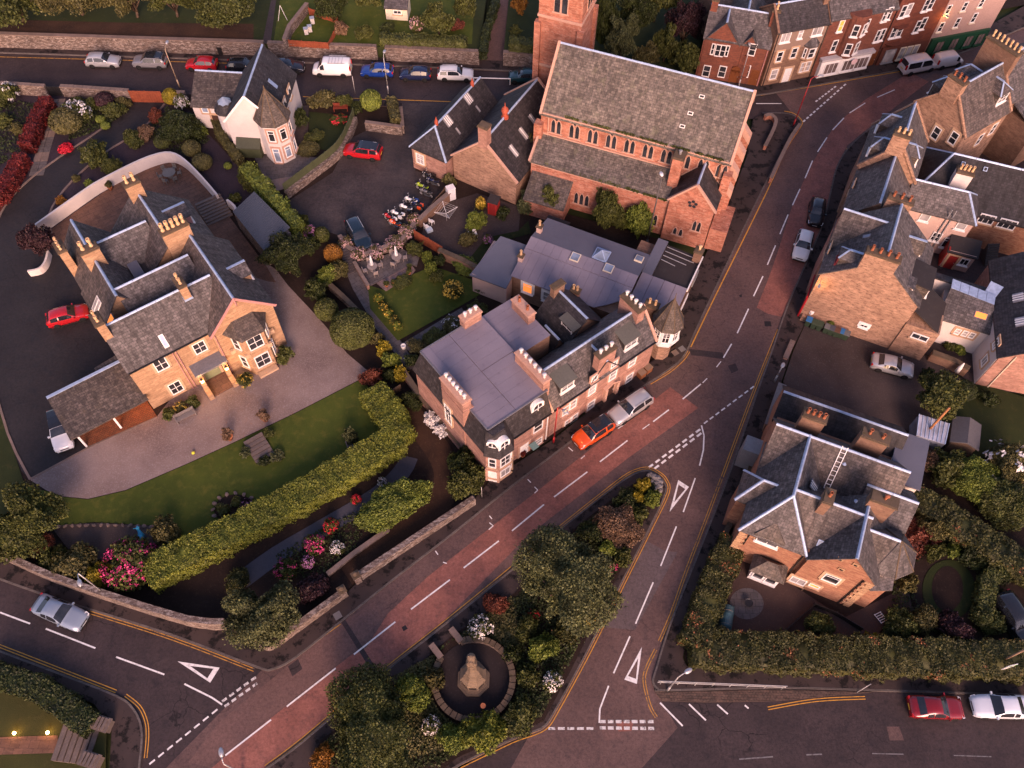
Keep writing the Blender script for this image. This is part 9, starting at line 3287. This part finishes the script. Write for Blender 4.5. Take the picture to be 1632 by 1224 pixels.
for k,px in enumerate(((616,455),(627,450),(637,444),(652,436),(653,428))):
 planter(px,('terracotta pot at the left end of the tiled terrace','second terracotta pot from the left along the tiled terrace','third terracotta pot from the left along the tiled terrace','large terracotta pot at the right end of the tiled terrace','terracotta pot above the right end of the tiled terrace')[k],0.14,0.45 if k in (1,2) else 0.6,L_MID)
planter((833,726),'flower tub beside the white door of the mansard house',PZ,0.6,L_RED)
planter((850,712),'flower tub under the mansard house window',PZ,0.5,L_RED)
for px,l in (((643,553),'white ring pot at the upper end of the lower garden path'),((648,574),'white ring pot at the lower end of the lower garden path')):
 c = P(*px,0.3)
 mb = MB()
 mb.lathe([(0.2,0),(0.26,0.4),(0.26,0.5),(0.18,0.5),(0.16,0.3)],(c[0],c[1],0.09),12)
 tag(obj('white_pot',mb,WHITE,None,loc=(c[0],c[1],0.09)),l,'pot')
# blue deer statue: one continuous body grown on a skeleton
def skin_body(name,pts,edges,rad,mat,loc,rz,label,cat):
 me = bpy.data.meshes.new(name)
 me.from_pydata(pts,edges,[])
 o = bpy.data.objects.new(name,me)
 link(o)
 md = o.modifiers.new('skin','SKIN')
 for i,r in enumerate(rad):
  me.skin_vertices[0].data[i].radius = (r,r)
 me.skin_vertices[0].data[0].use_root = True
 md.use_smooth_shade = True
 s = o.modifiers.new('sub','SUBSURF')
 s.levels = s.render_levels = 2
 me.materials.append(mat)
 o.location = loc
 o.rotation_euler = (0,0,rz)
 return tag(o,label,cat)
pts = [(0,0,1.0),(0.35,0,1.02),(-0.35,0,1.02),(0.55,0,1.3),(0.66,0,1.55),(0.85,0,1.55),(0.97,0,1.48),(0.36,0.14,0.75),(0.38,0.15,0.4),(0.37,0.15,0.02),(0.36,-0.14,0.75),(0.38,-0.15,0.4),(0.37,-0.15,0.02),(-0.36,0.14,0.8),(-0.46,0.15,0.42),(-0.40,0.15,0.02),(-0.36,-0.14,0.8),(-0.46,-0.15,0.42),(-0.40,-0.15,0.02),(-0.52,0,0.98),(0.64,0.13,1.72),(0.64,-0.13,1.72),(0.56,0.26,1.95),(0.56,-0.26,1.95)]
edges = [(0,1),(0,2),(1,3),(3,4),(4,5),(5,6),(1,7),(7,8),(8,9),(1,10),(10,11),(11,12),(2,13),(13,14),(14,15),(2,16),(16,17),(17,18),(2,19),(4,20),(4,21),(20,22),(21,23)]
rad = [0.22,0.21,0.20,0.13,0.11,0.09,0.05,0.09,0.055,0.05,0.09,0.055,0.05,0.11,0.06,0.05,0.11,0.06,0.05,0.05,0.04,0.04,0.025,0.025]
c = P(226,858,0.9)
skin_body('deer_statue',pts,edges,rad,plain('bright_blue_paint',(0.03,0.28,0.46),0.5),(c[0],c[1],0.1),math.radians(112),'bright blue deer statue standing beside the rhododendron','statue')
# yard clutter by the corner villa
def tarp(px,deg,L,W,Hh,mat,label,name='covered_pile'):
 o = place(name,px,deg,label,'covered pile',0.06,None,0.5)
 mb = MB()
 n,m = 10,8
 for i in range(n):
  for j in range(m):
   def q(i,j):
    x,y = (i / n - 0.5) * L,(j / m - 0.5) * W
    e = (1 - (2 * x / L) ** 4) * (1 - (2 * y / W) ** 2)
    return (x,y,Hh * max(0.0,e) ** 0.5 + 0.05 * math.sin(x * 7 + y * 3))
   mb.face([q(i,j),q(i + 1,j),q(i + 1,j + 1),q(i,j + 1)])
 add(o,'tarpaulin',mb,mat,True)
 mb = MB()
 for x in (-L * 0.25,L * 0.2):
  mb.tube([(x,-W / 2,0.03),(x,-W * 0.3,Hh * 0.82),(x,0,Hh * 1.03),(x,W * 0.3,Hh * 0.82),(x,W / 2,0.03)],0.02,5)
 add(o,'tie_rope',mb,plain('rope',(0.25,0.22,0.18)))
tarp((1158,984),75,2.6,1.3,1.0,plain('teal_tarpaulin',(0.045,0.10,0.115),0.45),'teal tarpaulin-covered pile beside the russet hedge')
tarp((1226,914),-22,1.6,0.9,0.9,plain('black_cover',(0.02,0.02,0.024),0.45),'black covered barbecue in front of the corner villa')
tarp((1209,904),30,0.8,0.8,0.8,plain('grey_polythene',(0.36,0.38,0.42),0.35),'grey polythene bag beside the white boxed porch')
o = place('fire_pit',(1192,962),0,'small black fire pit on the paved circle','fire pit',0.08,None,0.2)
mb = MB()
mb.lathe([(0.12,0.0),(0.1,0.25),(0.36,0.42),(0.38,0.45),(0.3,0.40)],(0,0,0),12)
add(o,'bowl',mb,BLACKP)
fence('yard_fence',[(1246,1010),(1268,990),(1296,966),(1330,980),(1372,1006)],0.7,BLACKP,'low black fence round the planted corner of the gravel yard',pw=1.6)
o = place('slatted_rack',(1404,984),25,'small white slatted rack on the gravel yard','rack',0.06,None,0.2)
for k in range(5):
 mb = MB()
 mb.box((0,-0.4 + 0.2 * k,0.3 - 0.05 * k),(0.7,0.06,0.04))
 add(o,'slat',mb,WHITE)
for s in (-1,1):
 mb = MB()
 mb.bar((s * 0.3,-0.45,0.3),(s * 0.3,0.45,0.06),0.05,0.05)
 add(o,'rail',mb,WHITE)
for px,l in (((1520,598),'folded white parasol behind the silver coupe'),):
 q = place('closed_parasol',px,0,l,'parasol',0.06,None,0.0)
 mb = MB()
 mb.tube([(0,0,0),(0,0,2.2)],0.025,6)
 add(q,'pole',mb,WOOD_PLAIN)
 mb = MB()
 mb.lathe([(0.24,0.7),(0.2,1.4),(0.08,2.1),(0.02,2.25)],(0,0,0),10)
 add(q,'folded_canopy',mb,WHITE,True)
# goal frame on the upper grass, tennis ball on the gravel
o = place('goal_frame',(452,33),10,'thin white A-frame on the upper grass','swing frame',TZ,None,0.0)
mb = MB()
mb.tube([(-0.7,0,0),(0,0,2.2),(0.5,0,0)],0.03,6)
add(o,'frame',mb,WHITE)
c = P(308,722,0.2)
v,f = ball_core((0,0,0.16),(0.16,0.16,0.16),12,8,0.0)
mb = MB()
mb.mesh([tuple(q) for q in v],f)
k = bpy.data.objects.new('play_ball',mb.data('play_ball',plain('yellow_ball',(0.62,0.62,0.05)),smooth=True))
k.location = (c[0],c[1],0.07)
tag(link(k),'small yellow ball lying on the gravel drive','ball')
mb = MB()
c = P(575,618,0.5)
fence('garden_gate',[(614,640),(640,622)],1.1,WOOD,'weathered timber gate at the top of the bark path',pw=1.4,cat='gate')
